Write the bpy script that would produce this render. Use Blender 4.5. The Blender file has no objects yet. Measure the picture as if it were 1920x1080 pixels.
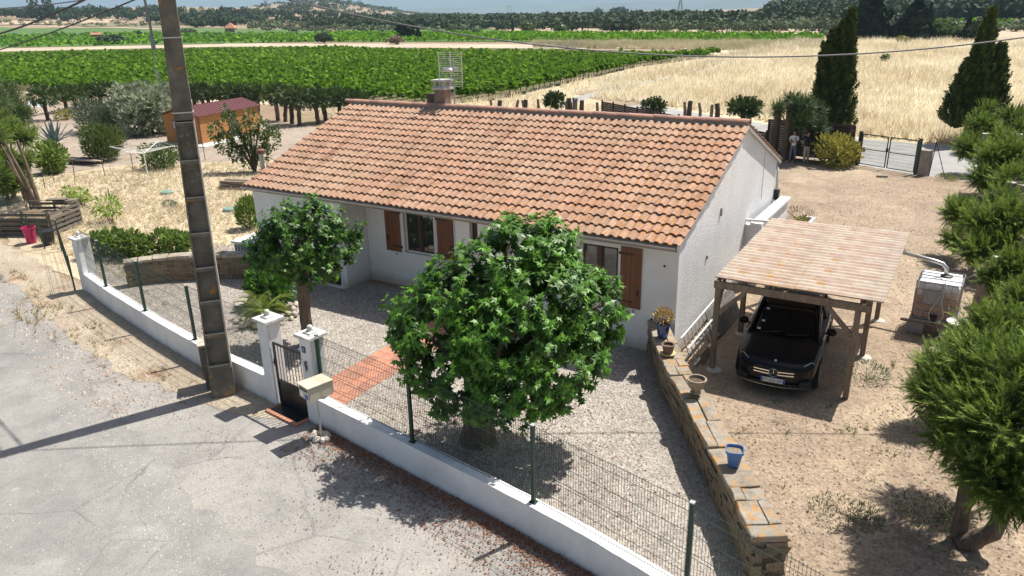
import bpy, math, random
import numpy as np
from math import sin, cos, pi, radians, sqrt, atan2, hypot
from mathutils import Vector, Matrix

random.seed(7)
RNG = np.random.default_rng(11)
S = bpy.context.scene
COL = S.collection

# ---------------------------------------------------------------- camera
CF, CPITCH, CROLL, CYAW = 1407.6174, 0.3510450, -0.0215900, 0.5555178   # focal length in 1920-px units, angles in rad
CPOS = Vector((5.6259, -16.7064, 8.2187))
_F = Vector((-sin(CYAW) * cos(CPITCH), cos(CYAW) * cos(CPITCH), -sin(CPITCH)))
_R0 = Vector((cos(CYAW), sin(CYAW), 0.0)); _U0 = _R0.cross(_F)
_R = _R0 * cos(CROLL) + _U0 * sin(CROLL); _U = -_R0 * sin(CROLL) + _U0 * cos(CROLL)
cam_data = bpy.data.cameras.new('camera'); cam = bpy.data.objects.new('camera', cam_data); COL.objects.link(cam)
cam_data.sensor_width = 36.0; cam_data.lens = CF / 1920 * 36.0
cam_data.clip_start = 0.1; cam_data.clip_end = 40000
cam.matrix_world = Matrix(((_R.x, _U.x, -_F.x, CPOS.x), (_R.y, _U.y, -_F.y, CPOS.y), (_R.z, _U.z, -_F.z, CPOS.z), (0, 0, 0, 1)))
S.camera = cam

# ---------------------------------------------------------------- light
SUN_EL, SUN_DIR = radians(61.5), radians(65.0)         # elevation, and the direction (from +X, anticlockwise) the sun stands in
sv = Vector((cos(SUN_DIR) * cos(SUN_EL), sin(SUN_DIR) * cos(SUN_EL), sin(SUN_EL)))
world = bpy.data.worlds.new('World'); S.world = world; world.use_nodes = True
wn = world.node_tree.nodes; wl = world.node_tree.links
sky = wn.new('ShaderNodeTexSky'); sky.sky_type = 'NISHITA'; sky.sun_disc = False
sky.sun_elevation = SUN_EL; sky.sun_rotation = pi / 2 - SUN_DIR
sky.altitude = 50; sky.air_density = 1.0; sky.dust_density = 3.2; sky.ozone_density = 1.5
wl.new(sky.outputs[0], wn['Background'].inputs['Color']); wn['Background'].inputs['Strength'].default_value = 0.072
sun_data = bpy.data.lights.new('sun', 'SUN'); sun = bpy.data.objects.new('sun', sun_data); COL.objects.link(sun)
sun_data.energy = 5.0; sun_data.angle = radians(0.5); sun_data.color = (1.0, 0.955, 0.88)
sun.rotation_euler = sv.to_track_quat('Z', 'Y').to_euler(); sun.location = (20, 40, 60)
S.view_settings.view_transform = 'Standard'; S.view_settings.look = 'None'
S.view_settings.gamma = 1.0; S.view_settings.use_curve_mapping = False
S.view_settings.exposure = 0.56
S.render.engine = 'CYCLES'
S.cycles.use_denoising = True
S.cycles.max_bounces = 7; S.cycles.diffuse_bounces = 3; S.cycles.glossy_bounces = 3; S.cycles.transmission_bounces = 5
S.cycles.transparent_max_bounces = 8; S.cycles.volume_bounces = 0
S.cycles.sample_clamp_indirect = 6.0
S.cycles.volume_max_steps = 16

def A(px, py, z=0.0):
    """Surveyed point of the place: where the sight line through a photo pixel meets height z."""
    d = _R * ((px - 960) / CF) + _U * ((540 - py) / CF) + _F
    t = (z - CPOS.z) / d.z
    return CPOS + d * t

# ---------------------------------------------------------------- materials
MATS = {}
def nmat(name):
    m = bpy.data.materials.new(name); m.use_nodes = True
    nt = m.node_tree; b = nt.nodes['Principled BSDF']
    return m, nt, b
def _tex(nt, scale, detail=4.0, rough=0.6, kind='NOISE', coord='Object', stretch=None, dist=0.0):
    tc = nt.nodes.new('ShaderNodeTexCoord'); mp = nt.nodes.new('ShaderNodeMapping')
    nt.links.new(tc.outputs[coord], mp.inputs['Vector'])
    if stretch: mp.inputs['Scale'].default_value = stretch
    if kind == 'NOISE':
        t = nt.nodes.new('ShaderNodeTexNoise'); t.inputs['Scale'].default_value = scale
        t.inputs['Detail'].default_value = detail; t.inputs['Roughness'].default_value = rough
        t.inputs['Distortion'].default_value = dist
        o = t.outputs['Fac']
    else:
        t = nt.nodes.new('ShaderNodeTexVoronoi'); t.inputs['Scale'].default_value = scale
        o = t.outputs['Color'] if kind == 'VCOL' else t.outputs['Distance']
    nt.links.new(mp.outputs['Vector'], t.inputs['Vector'])
    return o
def _ramp(nt, src, stops):
    r = nt.nodes.new('ShaderNodeValToRGB'); e = r.color_ramp.elements
    while len(e) < len(stops): e.new(0.5)
    for k, (p, c) in enumerate(stops):
        e[k].position = p; e[k].color = (*c, 1) if len(c) == 3 else c
    nt.links.new(src, r.inputs['Fac']); return r.outputs['Color']
def _mix(nt, fac, a, b, mode='MIX'):
    m = nt.nodes.new('ShaderNodeMix'); m.data_type = 'RGBA'; m.blend_type = mode
    for sock, v in ((m.inputs[0], fac), (m.inputs[6], a), (m.inputs[7], b)):
        if isinstance(v, (int, float)): sock.default_value = v
        elif isinstance(v, tuple): sock.default_value = (*v, 1)
        else: nt.links.new(v, sock)
    return m.outputs[2]
def _math(nt, op, a, b=0.0):
    m = nt.nodes.new('ShaderNodeMath'); m.operation = op
    for sock, v in ((m.inputs[0], a), (m.inputs[1], b)):
        if isinstance(v, (int, float)): sock.default_value = v
        else: nt.links.new(v, sock)
    return m.outputs[0]
def _bump(nt, b, src, strength, dist=0.01):
    bp = nt.nodes.new('ShaderNodeBump'); bp.inputs['Strength'].default_value = strength; bp.inputs['Distance'].default_value = dist
    nt.links.new(src, bp.inputs['Height']); nt.links.new(bp.outputs['Normal'], b.inputs['Normal'])

def mat(name, color, rough=0.7, metal=0.0, var=0.0, scale=6.0, color2=None, bump=0.0, bscale=40.0, coat=0.0, spec=None, stretch=None, bdist=0.01, pos=(0.38, 0.64), island=False):
    """Plain surface whose colour wanders between color and color2."""
    if name in MATS: return MATS[name]
    m, nt, b = nmat(name)
    b.inputs['Roughness'].default_value = rough; b.inputs['Metallic'].default_value = metal
    if coat: b.inputs['Coat Weight'].default_value = coat; b.inputs['Coat Roughness'].default_value = 0.04
    if spec is not None: b.inputs['Specular IOR Level'].default_value = spec
    if color2 is None: color2 = tuple(c * (1 - var) for c in color)
    if var or color2 != color:
        n = _tex(nt, scale, 6, 0.65, stretch=stretch)
        c = _ramp(nt, n, [(pos[0], color2), (pos[1], color)])
        if island:
            oi = nt.nodes.new('ShaderNodeObjectInfo')
            c = _mix(nt, 1.0, c, _ramp(nt, oi.outputs['Random'], [(0, (0.72, 0.74, 0.76)), (0.5, (1, 1, 1)), (1, (1.2, 1.12, 1.02))]), 'MULTIPLY')
        nt.links.new(c, b.inputs['Base Color'])
    else:
        b.inputs['Base Color'].default_value = (*color, 1)
    if bump: _bump(nt, b, _tex(nt, bscale, 5, 0.7), bump, bdist)
    MATS[name] = m; return m

def leafmat(name, c_dark, c_light, rough=0.45, transl=0.25, tcol=None, spec=0.5):
    """Leaves: each leaf has its own tint (attribute rnd) and lets some light through."""
    if name in MATS: return MATS[name]
    m, nt, b = nmat(name)
    at = nt.nodes.new('ShaderNodeAttribute'); at.attribute_name = 'rnd'
    oi = nt.nodes.new('ShaderNodeObjectInfo')
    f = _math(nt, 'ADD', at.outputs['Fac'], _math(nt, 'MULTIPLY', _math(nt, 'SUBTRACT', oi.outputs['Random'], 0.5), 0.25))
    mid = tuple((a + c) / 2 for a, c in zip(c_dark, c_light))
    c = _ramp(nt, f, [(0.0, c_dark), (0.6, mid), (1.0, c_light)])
    nt.links.new(c, b.inputs['Base Color']); b.inputs['Roughness'].default_value = rough
    b.inputs['Specular IOR Level'].default_value = spec
    if transl:
        t = nt.nodes.new('ShaderNodeBsdfTranslucent'); mx = nt.nodes.new('ShaderNodeMixShader')
        mx.inputs[0].default_value = transl
        tc = _mix(nt, 0.5, c, tcol or tuple(min(1, v * 1.8) for v in c_light))
        nt.links.new(tc, t.inputs['Color'])
        nt.links.new(b.outputs[0], mx.inputs[1]); nt.links.new(t.outputs[0], mx.inputs[2])
        nt.links.new(mx.outputs[0], nt.nodes['Material Output'].inputs['Surface'])
    MATS[name] = m; return m

def dirty(name, color, rough, zref, grime, streaks=.6, foot=.22, bump=.25, bscale=60, bdist=.01, speck=None):
    """render or paint with rain streaks under its top edge (zref) and splashed earth at its foot"""
    m, nt, b = nmat(name); geo = nt.nodes.new('ShaderNodeNewGeometry'); sp = nt.nodes.new('ShaderNodeSeparateXYZ'); nt.links.new(geo.outputs['Position'], sp.inputs[0])
    c = _ramp(nt, _tex(nt, .9, 7, .7), [(.34, tuple(v * .9 for v in color)), (.62, color)])
    if speck: c = _mix(nt, 1., c, _ramp(nt, _tex(nt, speck, 4, .75), [(.36, (.7, .71, .73)), (.5, (1, 1, 1))]), 'MULTIPLY')
    up = _ramp(nt, _math(nt, 'SUBTRACT', sp.outputs['Z'], zref), [(.0, (0, 0, 0)), (1.0, (1, 1, 1))])
    st = _ramp(nt, _tex(nt, 3.2, 7, .75, stretch=(1, 1, .05)), [(.54, (0, 0, 0)), (.7, (1, 1, 1))])
    c = _mix(nt, _math(nt, 'MULTIPLY', _math(nt, 'MULTIPLY', up, st), streaks), c, grime)
    ft = _ramp(nt, _math(nt, 'ADD', sp.outputs['Z'], _math(nt, 'MULTIPLY', _math(nt, 'SUBTRACT', _tex(nt, 2.6, 7, .75), .5), foot * 1.6)), [(foot * .25, (.75, .75, .75)), (foot * 1.5, (0, 0, 0))])
    c = _mix(nt, ft, c, (.46, .38, .3))
    nt.links.new(c, b.inputs['Base Color']); b.inputs['Roughness'].default_value = rough; b.inputs['Specular IOR Level'].default_value = .2
    _bump(nt, b, _tex(nt, bscale, 5, .7), bump, bdist); MATS[name] = m; return m

def groundmat(name, base, alt, patch=None, patch_pos=(0.55, 0.7), big=0.25, mid=1.6, pebble=22.0, peb_amt=0.5, bump=0.5, streak=None, patch_scale=0.5, patch2=None, p2scale=0.9, p2pos=(0.6, 0.7), grit=(0.66, 1.3), crack=0.0):
    """Open ground: broad and middle-sized colour drift, stone-sized grit and relief, patches of a second material."""
    if name in MATS: return MATS[name]
    m, nt, b = nmat(name)
    b.inputs['Roughness'].default_value = 0.92; b.inputs['Specular IOR Level'].default_value = 0.2
    n1 = _tex(nt, big, 6, 0.62, stretch=streak); n2 = _tex(nt, mid, 6, 0.7)
    c = _mix(nt, _ramp(nt, n1, [(0.36, (0, 0, 0)), (0.64, (1, 1, 1))]), base, alt)
    c = _mix(nt, 1.0, c, _ramp(nt, n2, [(0.3, (0.8, 0.8, 0.8)), (0.72, (1.16, 1.15, 1.13))]), 'MULTIPLY')
    if patch:
        n3 = _tex(nt, patch_scale, 9, 0.72, dist=0.4)
        c = _mix(nt, _ramp(nt, n3, [(patch_pos[0], (0, 0, 0)), (patch_pos[1], (1, 1, 1))]), c, patch)
    if patch2:
        n4 = _tex(nt, p2scale, 10, 0.75, dist=0.8)
        c = _mix(nt, _ramp(nt, n4, [(p2pos[0], (0, 0, 0)), (p2pos[1], (1, 1, 1))]), c, patch2)
    if crack:
        tc = nt.nodes.new('ShaderNodeTexCoord'); nz_ = nt.nodes.new('ShaderNodeTexNoise'); nz_.inputs['Scale'].default_value = 1.1; nz_.inputs['Detail'].default_value = 7; nt.links.new(tc.outputs['Object'], nz_.inputs['Vector'])
        ad = _mix(nt, .24, tc.outputs['Object'], nz_.outputs['Color'], 'ADD')
        vo = nt.nodes.new('ShaderNodeTexVoronoi'); vo.feature = 'DISTANCE_TO_EDGE'; vo.inputs['Scale'].default_value = crack; nt.links.new(ad, vo.inputs['Vector'])
        ln = _ramp(nt, vo.outputs['Distance'], [(.0, (.75, .75, .75)), (.012, (0, 0, 0))])
        msk = _ramp(nt, _tex(nt, .35, 4, .6), [(.46, (0, 0, 0)), (.56, (1, 1, 1))])
        c = _mix(nt, _math(nt, 'MULTIPLY', ln, msk), c, tuple(x * .6 for x in base))
    v = _tex(nt, pebble, kind='VCOL'); vb = nt.nodes.new('ShaderNodeRGBToBW'); nt.links.new(v, vb.inputs[0])
    fine = _tex(nt, pebble * 2.3, 3, 0.8)
    g = _mix(nt, 0.5, _ramp(nt, vb.outputs[0], [(0.15, (grit[0],) * 3), (0.85, (grit[1],) * 3)]), _ramp(nt, fine, [(0.3, (grit[0],) * 3), (0.7, (grit[1],) * 3)]))
    c = _mix(nt, peb_amt, c, _mix(nt, 1.0, c, g, 'MULTIPLY'))
    nt.links.new(c, b.inputs['Base Color'])
    if bump: _bump(nt, b, _math(nt, 'ADD', _tex(nt, pebble, kind='VDIST'), _math(nt, 'MULTIPLY', n2, 2.0)), bump, 0.02)
    MATS[name] = m; return m

# ---------------------------------------------------------------- mesh helpers
def props(o, label=None, cat=None, group=None, kind=None):
    if label: o['label'] = label
    if cat: o['category'] = cat
    if group: o['group'] = group
    if kind: o['kind'] = kind
    return o
def thing(name, label, cat, loc=(0, 0, 0), rz=0.0, group=None):
    o = bpy.data.objects.new(name, None); COL.objects.link(o); o.empty_display_size = 0.2
    o.location = loc; o.rotation_euler = (0, 0, rz)
    return props(o, label, cat, group)
def link(name, me, parent=None):
    o = bpy.data.objects.new(name, me); COL.objects.link(o)
    if parent is not None: o.parent = parent
    return o
def children(o): return [c for c in COL.objects if c.parent == o] if False else list(o.children)
def copy_tree(o, parent=None):
    c = o.copy(); COL.objects.link(c)
    if parent is not None: c.parent = parent
    for ch in list(o.children): copy_tree(ch, c)
    return c
def dup(o, loc, rz=0.0, label=None, scale=None, group=None):
    c = copy_tree(o); c.location = loc; c.rotation_euler = (0, 0, rz)
    if scale: c.scale = scale if hasattr(scale, '__len__') else (scale,) * 3
    if label: c['label'] = label
    if group: c['group'] = group
    return c

class MB:
    """Collects shapes, then links them as one mesh object."""
    def __init__(s): s.v = []; s.f = []
    def add(s, v, f, M=None):
        n = len(s.v)
        s.v += [tuple(M @ Vector(p)) for p in v] if M is not None else [tuple(p) for p in v]
        s.f += [tuple(i + n for i in q) for q in f]; return s
    def box(s, c, d, rz=0.0, M=None, taper=None):
        x, y, z = d[0] / 2, d[1] / 2, d[2] / 2; t = taper or 1.0
        v = [(-x, -y, -z), (x, -y, -z), (x, y, -z), (-x, y, -z), (-x * t, -y * t, z), (x * t, -y * t, z), (x * t, y * t, z), (-x * t, y * t, z)]
        f = [(0, 3, 2, 1), (4, 5, 6, 7), (0, 1, 5, 4), (1, 2, 6, 5), (2, 3, 7, 6), (3, 0, 4, 7)]
        T = Matrix.Translation(c) @ (M if M is not None else Matrix.Rotation(rz, 4, 'Z'))
        return s.add(v, f, T)
    def b2(s, p0, p1):
        """axis-aligned box between two corners"""
        c = [(a + b) / 2 for a, b in zip(p0, p1)]; d = [abs(a - b) for a, b in zip(p0, p1)]
        return s.box(c, d)
    def bar(s, a, b, w, h=None, up=(0, 0, 1)):
        """rectangular bar from a to b"""
        a, b = Vector(a), Vector(b); d = b - a; L = d.length
        if L < 1e-6: return s
        y = d / L; x = y.cross(Vector(up))
        if x.length < 1e-3: x = y.cross(Vector((1, 0, 0)))
        x.normalize(); z = x.cross(y)
        M = Matrix((x, y, z)).transposed().to_4x4()
        return s.box((a + b) / 2, (w, L, h or w), M=M)
    def tube(s, pts, rad, n=8, cap=True):
        pts = [Vector(p) for p in pts]; m = len(pts)
        rad = [rad] * m if isinstance(rad, (int, float)) else rad
        base = len(s.v); prev = None
        for i, p in enumerate(pts):
            d = (pts[min(i + 1, m - 1)] - pts[max(i - 1, 0)]).normalized()
            if prev is None:
                x = d.cross(Vector((0, 0, 1)))
                if x.length < 1e-2: x = d.cross(Vector((1, 0, 0)))
            else:
                x = prev - d * prev.dot(d)
            x.normalize(); prev = x; y = d.cross(x)
            for k in range(n):
                a = 2 * pi * k / n; s.v.append(tuple(p + (x * cos(a) + y * sin(a)) * rad[i]))
        for i in range(m - 1):
            for k in range(n):
                a = base + i * n + k; b = base + i * n + (k + 1) % n
                s.f.append((a, b, b + n, a + n))
        if cap:
            s.f.append(tuple(base + k for k in range(n))[::-1]); s.f.append(tuple(base + (m - 1) * n + k for k in range(n)))
        return s
    def lathe(s, prof, n=16, c=(0, 0, 0), cap=True):
        base = len(s.v)
        for r, z in prof:
            for k in range(n):
                a = 2 * pi * k / n; s.v.append((c[0] + r * cos(a), c[1] + r * sin(a), c[2] + z))
        for i in range(len(prof) - 1):
            for k in range(n):
                a = base + i * n + k; b = base + i * n + (k + 1) % n; s.f.append((a, b, b + n, a + n))
        if cap:
            s.f.append(tuple(base + k for k in range(n))[::-1]); s.f.append(tuple(base + (len(prof) - 1) * n + k for k in range(n)))
        return s
    def prism(s, poly, z0, z1):
        n = len(poly); v = [(x, y, z0) for x, y in poly] + [(x, y, z1) for x, y in poly]
        f = [tuple(range(n))[::-1], tuple(range(n, 2 * n))] + [(i, (i + 1) % n, (i + 1) % n + n, i + n) for i in range(n)]
        return s.add(v, f)
    def extr(s, poly, axis, a0, a1):
        """polygon (two coordinates of the plane across axis) swept from a0 to a1 along axis"""
        n = len(poly)
        P = {'x': lambda t, p: (t, p[0], p[1]), 'y': lambda t, p: (p[0], t, p[1]), 'z': lambda t, p: (p[0], p[1], t)}[axis]
        v = [P(a0, p) for p in poly] + [P(a1, p) for p in poly]
        f = [tuple(range(n)), tuple(range(2 * n - 1, n - 1, -1))] + [(i, i + n, (i + 1) % n + n, (i + 1) % n) for i in range(n)]
        return s.add(v, f)
    def build(s, name, m, parent=None, smooth=False, bevel=0.0):
        me = bpy.data.meshes.new(name); me.from_pydata(s.v, [], s.f); me.update()
        if m is not None: me.materials.append(m)
        if smooth: me.shade_smooth()
        o = link(name, me, parent)
        if bevel:
            md = o.modifiers.new('bevel', 'BEVEL'); md.width = bevel; md.segments = 2; md.limit_method = 'ANGLE'
        return o

def npmesh(name, V, loops, sizes, m, parent=None, rnd=None, smooth=False):
    """mesh from numpy arrays: V (n,3), flat vertex indices, polygon sizes, one value per polygon"""
    me = bpy.data.meshes.new(name)
    me.vertices.add(len(V)); me.vertices.foreach_set('co', np.asarray(V, np.float32).ravel())
    me.loops.add(len(loops)); me.loops.foreach_set('vertex_index', np.asarray(loops, np.int32))
    me.polygons.add(len(sizes)); st = np.zeros(len(sizes), np.int32); st[1:] = np.cumsum(sizes)[:-1]
    me.polygons.foreach_set('loop_start', st); me.polygons.foreach_set('loop_total', np.asarray(sizes, np.int32))
    if rnd is not None:
        a = me.attributes.new('rnd', 'FLOAT', 'FACE'); a.data.foreach_set('value', np.asarray(rnd, np.float32))
    if smooth: me.polygons.foreach_set('use_smooth', np.ones(len(sizes), bool))
    me.update(calc_edges=True); me.validate()
    if m is not None: me.materials.append(m)
    return link(name, me, parent)

def norm(a): return a / np.maximum(np.linalg.norm(a, axis=-1, keepdims=True), 1e-9)
# leaf shapes: vertices (x across, y along, z up from the blade) and faces
LOBED = (np.array([(0, 0, 0), (.13, .1, .03), (.36, .04, -.06), (.22, .34, .04), (.5, .62, -.16), (.17, .62, .02), (0, 1.22, -.22),
                   (-.17, .62, .02), (-.5, .62, -.16), (-.22, .34, .04), (-.36, .04, -.06), (-.13, .1, .03), (0, .45, 0.02)], float),
         [(0, 1, 12), (1, 2, 3, 12), (3, 4, 5, 12), (5, 6, 12), (6, 7, 12), (7, 8, 9, 12), (9, 10, 11, 12), (11, 0, 12)])
OVAL = (np.array([(0, 0, 0), (.24, .35, .05), (.2, .7, .03), (0, 1, -.06), (-.2, .7, .03), (-.24, .35, .05), (0, .5, -.02)], float),
        [(0, 1, 2, 6), (6, 2, 3), (3, 4, 6), (6, 4, 5, 0)])
DIAM = (np.array([(0, 0, 0), (.3, .5, .08), (0, 1, 0), (-.3, .5, .08)], float), [(0, 1, 2), (0, 2, 3)])
BLADE = (np.array([(-.06, 0, 0), (.06, 0, 0), (0.02, 1, 0.1)], float), [(0, 1, 2)])
SPRAY = (np.array([(-.03, 0, 0), (.03, 0, 0), (.08, .35, .05), (0, 1, .1), (.42, .62, .02), (.05, .5, .06), (-.42, .55, .02), (-.05, .42, .06), (.3, .28, 0), (-.3, .22, 0),
                   (.04, .12, .02), (-.04, .1, .02), (.2, .95, .06), (-.2, .88, .06)], float),
         [(0, 1, 2, 3), (2, 4, 5), (7, 5, 6), (10, 8, 2), (11, 7, 9), (5, 12, 3), (7, 3, 13)])
LANCE = (np.array([(0, 0, 0), (.11, .35, .04), (.08, .75, .02), (0, 1, -.05), (-.08, .75, .02), (-.11, .35, .04)], float), [(0, 1, 2, 3), (0, 3, 4, 5)])
NEEDLE = (np.array([(-.11, 0, 0), (.11, 0, 0), (.0, 1, .05), (.0, .1, .02), (.12, .22, .02), (.45, .75, .08), (0, .1, .02), (-.12, .22, .02), (-.45, .7, -.06), (.02, .45, .02), (.1, .5, .04), (.3, 1.0, .12)], float),
          [(0, 1, 2), (3, 5, 4), (6, 7, 8), (9, 11, 10)])
TUFT = (np.array([(-.05, 0, 0), (.05, 0, 0), (.35, 1, .1), (-.06, 0, .02), (.04, 0, .04), (-.3, .95, .2), (0, 0, -.05), (.05, 0, .05), (.05, 1.1, -.3), (-.02, 0, .05), (.06, 0, -.02), (-.08, .8, .42)], float),
        [(0, 1, 2), (3, 4, 5), (6, 7, 8), (9, 10, 11)])
PAD = (np.array([(-.5, -.5, 0), (.1, -.6, .08), (.55, -.2, 0), (.45, .5, -.08), (-.1, .6, .05), (-.6, .2, -.05)], float), [(0, 1, 2, 3), (0, 3, 4, 5)])

def cloud(name, P, D, N, size, tmpl, m, parent=None, rnd=None):
    """one mesh with a leaf of the template at each point P, growing along D with its face turned to N"""
    T, F = tmpl; n, k = len(P), len(T)
    Y = norm(D); X = norm(np.cross(Y, N)); Z = np.cross(X, Y)
    s = np.broadcast_to(np.asarray(size, float).reshape(-1, 1, 1), (n, 1, 1)) if np.ndim(size) else size
    V = P[:, None, :] + s * (T[None, :, 0:1] * X[:, None] + T[None, :, 1:2] * Y[:, None] + T[None, :, 2:3] * Z[:, None])
    idx = np.concatenate([np.array(f) for f in F]); loops = (idx[None, :] + (np.arange(n) * k)[:, None]).ravel()
    sizes = np.tile([len(f) for f in F], n)
    if rnd is None: rnd = RNG.random(n)
    return npmesh(name, V.reshape(-1, 3), loops, sizes, m, parent, np.repeat(rnd, len(F)))

def unit(n): return norm(RNG.normal(size=(n, 3)))
def in_blobs(blobs, n, shell=0.72):
    """n points near the skin of a union of ellipsoids (cx,cy,cz,rx,ry,rz), with the outward direction"""
    B = np.array(blobs, float); w = (B[:, 3] * B[:, 4] * B[:, 5]) ** 0.66; w /= w.sum()
    i = RNG.choice(len(B), n, p=w); u = unit(n)
    r = 1 - (1 - shell) * RNG.random(n) ** 1.6
    P = B[i, :3] + u * B[i, 3:] * r[:, None]
    N = norm(u / B[i, 3:])
    return P, N
print('setup ok')
# ================================================================ TERRAIN
def ss(a, b, x):
    t = np.clip((x - a) / (b - a), 0, 1); return t * t * (3 - 2 * t)
FWD_AZ = atan2(_F.y, _F.x)
def height(x, y):
    """lie of the land: a flat plain that rises to low hills on the left and, less, on the right"""
    x = np.asarray(x, float); y = np.asarray(y, float)
    dx, dy = x - CPOS.x, y - CPOS.y; D = np.hypot(dx, dy)
    b = np.arctan2(dy, dx) - FWD_AZ; b = (b + pi) % (2 * pi) - pi; b = np.degrees(b)    # + is left of the view axis
    wl = ss(6, 24, b); wm = np.exp(-((b - 13) / 5.0) ** 2); wr = ss(-16, -24, b)
    wob = np.sin(x * .004 + 1.3) * np.cos(y * .0031) + .5 * np.sin(x * .011) * np.sin(y * .009 + 2)
    h = wl * (4.5 * ss(330, 620, D) + (11 + 3 * wob) * ss(620, 900, D) + 10 * ss(900, 1300, D))
    h += wm * (4 * ss(500, 1000, D) + 30 * ss(1100, 1900, D) * (1 + .25 * wob))
    h += (1 - wl) * (1.6 * ss(300, 700, D) + 2.0 * ss(700, 1500, D) * (1 + .4 * wob))
    h += wr * (1.5 * ss(200, 420, D) + 16 * ss(420, 1000, D) * (1 + .3 * wob))
    return h * (1 - .6 * ss(3000, 8000, D))
def AT(px, py, dz=0.0):
    """point of the (hilly) land under a photo pixel"""
    d = _R * ((px - 960) / CF) + _U * ((540 - py) / CF) + _F; hz = hypot(d.x, d.y)
    t = 20.0
    while t < 9000:
        p = CPOS + d * (t / hz)
        if p.z < float(height(p.x, p.y)) + dz: return Vector((p.x, p.y, float(height(p.x, p.y))))
        t *= 1.012
    p = CPOS + d * (9000 / hz); return Vector((p.x, p.y, float(height(p.x, p.y))))

M_earth = groundmat('dry earth', (.34, .265, .185), (.27, .2, .135), patch=(.17, .16, .08), patch_pos=(.56, .66), big=.012, mid=.2, patch_scale=.03, pebble=4, peb_amt=.4, bump=.3)
rad = [0, 25, 50, 80, 120, 160, 200, 250, 300, 360, 430, 500, 570, 640, 700, 760, 820, 900, 1000, 1100, 1200, 1300, 1500, 1700, 1900, 2200, 2600, 3200, 4000, 5500, 8000, 12000]
NA = 180; V = []; Fc = []
for r in rad:
    for k in range(NA):
        a = 2 * pi * k / NA; V.append((CPOS.x + r * cos(a), CPOS.y + r * sin(a)))
V = np.array(V); Z = height(V[:, 0], V[:, 1]) - .024
L = []
for i in range(len(rad) - 1):
    for k in range(NA):
        a = i * NA + k; b = i * NA + (k + 1) % NA; L += [a, b, b + NA, a + NA][::-1] if False else [a, a + NA, b + NA, b]
ground = npmesh('ground', np.c_[V, Z], L, [4] * (len(L) // 4), M_earth, smooth=True); props(ground, 'dry tan earth of the plain reaching to the hills', kind='structure')

def jag(poly, step=0.6, amp=0.12, seed=1):
    """the polygon with its edges broken up, as edges of loose ground are"""
    r = random.Random(seed); out = []
    n = len(poly)
    for i in range(n):
        a, b = Vector(poly[i][:2]), Vector(poly[(i + 1) % n][:2]); d = b - a; k = max(1, int(d.length / step)); nrm = Vector((-d.y, d.x)).normalized()
        for j in range(k):
            p = a + d * (j / k) + nrm * (r.uniform(-amp, amp) if j else 0); out.append((p.x, p.y))
    return out
def sheet(name, poly, z, m, label, amp=0.0, step=.6, kind='structure', seed=1):
    if amp: poly = jag(poly, step, amp, seed)
    bmv = [(x, y, z) for x, y in (p[:2] for p in poly)]
    from mathutils.geometry import tessellate_polygon
    tris = tessellate_polygon([[Vector(p) for p in bmv]])
    tris = [t if (Vector(bmv[t[1]]) - Vector(bmv[t[0]])).cross(Vector(bmv[t[2]]) - Vector(bmv[t[0]])).z > 0 else t[::-1] for t in tris]
    o = MB().add(bmv, tris).build(name, m); return props(o, label, kind=kind)

# the line of the white street wall (street face), gate gap between x -7.0 and -5.8
WL = [(-18.35, -4.45), (-15.9, -5.08), (-12.2, -5.9), (-9.7, -6.38), (-7.2, -6.68), (-5.5, -6.88), (-3.6, -7.18), (-.8, -7.62), (.45, -7.84), (1.55, -8.06), (2.7, -8.36), (4.2, -8.8)]
def wall_y(x):
    for (x0, y0), (x1, y1) in zip(WL, WL[1:]):
        if x <= x1: return y0 + (y1 - y0) * (x - x0) / (x1 - x0)
    return WL[-1][1]

M_street = groundmat('worn street', (.315, .3, .28), (.245, .235, .222), patch=(.375, .35, .315), crack=.33, patch_pos=(.42, .72), patch_scale=.6, big=.16, mid=1.1, pebble=26, peb_amt=.55, bump=.35, patch2=(.33, .2, .13), p2scale=.75, p2pos=(.645, .73), streak=(1, .6, 1))
M_road = groundmat('old asphalt', (.25, .242, .23), (.3, .288, .27), crack=.42, patch=(.2, .195, .188), patch_pos=(.5, .7), patch_scale=.5, big=.2, mid=1.4, pebble=34, peb_amt=.5, bump=.25, patch2=(.42, .41, .39), p2scale=.8, p2pos=(.66, .74))
M_gravel = groundmat('pale gravel', (.34, .31, .275), (.285, .255, .225), big=.3, mid=1.5, pebble=24, peb_amt=1.0, bump=1.0, patch=(.25, .2, .15), patch_pos=(.62, .74), patch_scale=.5, grit=(.4, 1.75))
M_drive = groundmat('drive of earth and grit', (.35, .275, .20), (.27, .205, .148), big=.22, mid=1.3, pebble=17, peb_amt=.8, bump=.8, patch=(.42, .335, .23), patch_pos=(.52, .7), patch_scale=.3, patch2=(.19, .135, .095), p2scale=.45, p2pos=(.56, .72), grit=(.5, 1.5))
M_straw = groundmat('mown straw', (.54, .46, .32), (.47, .38, .26), big=.35, mid=2.2, pebble=12, peb_amt=.6, bump=.8, patch=(.34, .25, .17), patch_pos=(.58, .72), patch_scale=.4, patch2=(.2, .2, .09), p2scale=.3, p2pos=(.68, .8), grit=(.6, 1.35))
M_verge = groundmat('verge of dust and dead weeds', (.42, .36, .275), (.34, .28, .21), big=.5, mid=2.0, pebble=16, peb_amt=.7, bump=.8, patch=(.26, .15, .09), patch_pos=(.55, .68), patch_scale=.8, patch2=(.19, .17, .08), p2scale=.7, p2pos=(.66, .78), grit=(.55, 1.4))
M_lane = groundmat('grey lane', (.36, .355, .345), (.3, .295, .285), big=.2, mid=1, pebble=16, peb_amt=.4, bump=.2)

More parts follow.
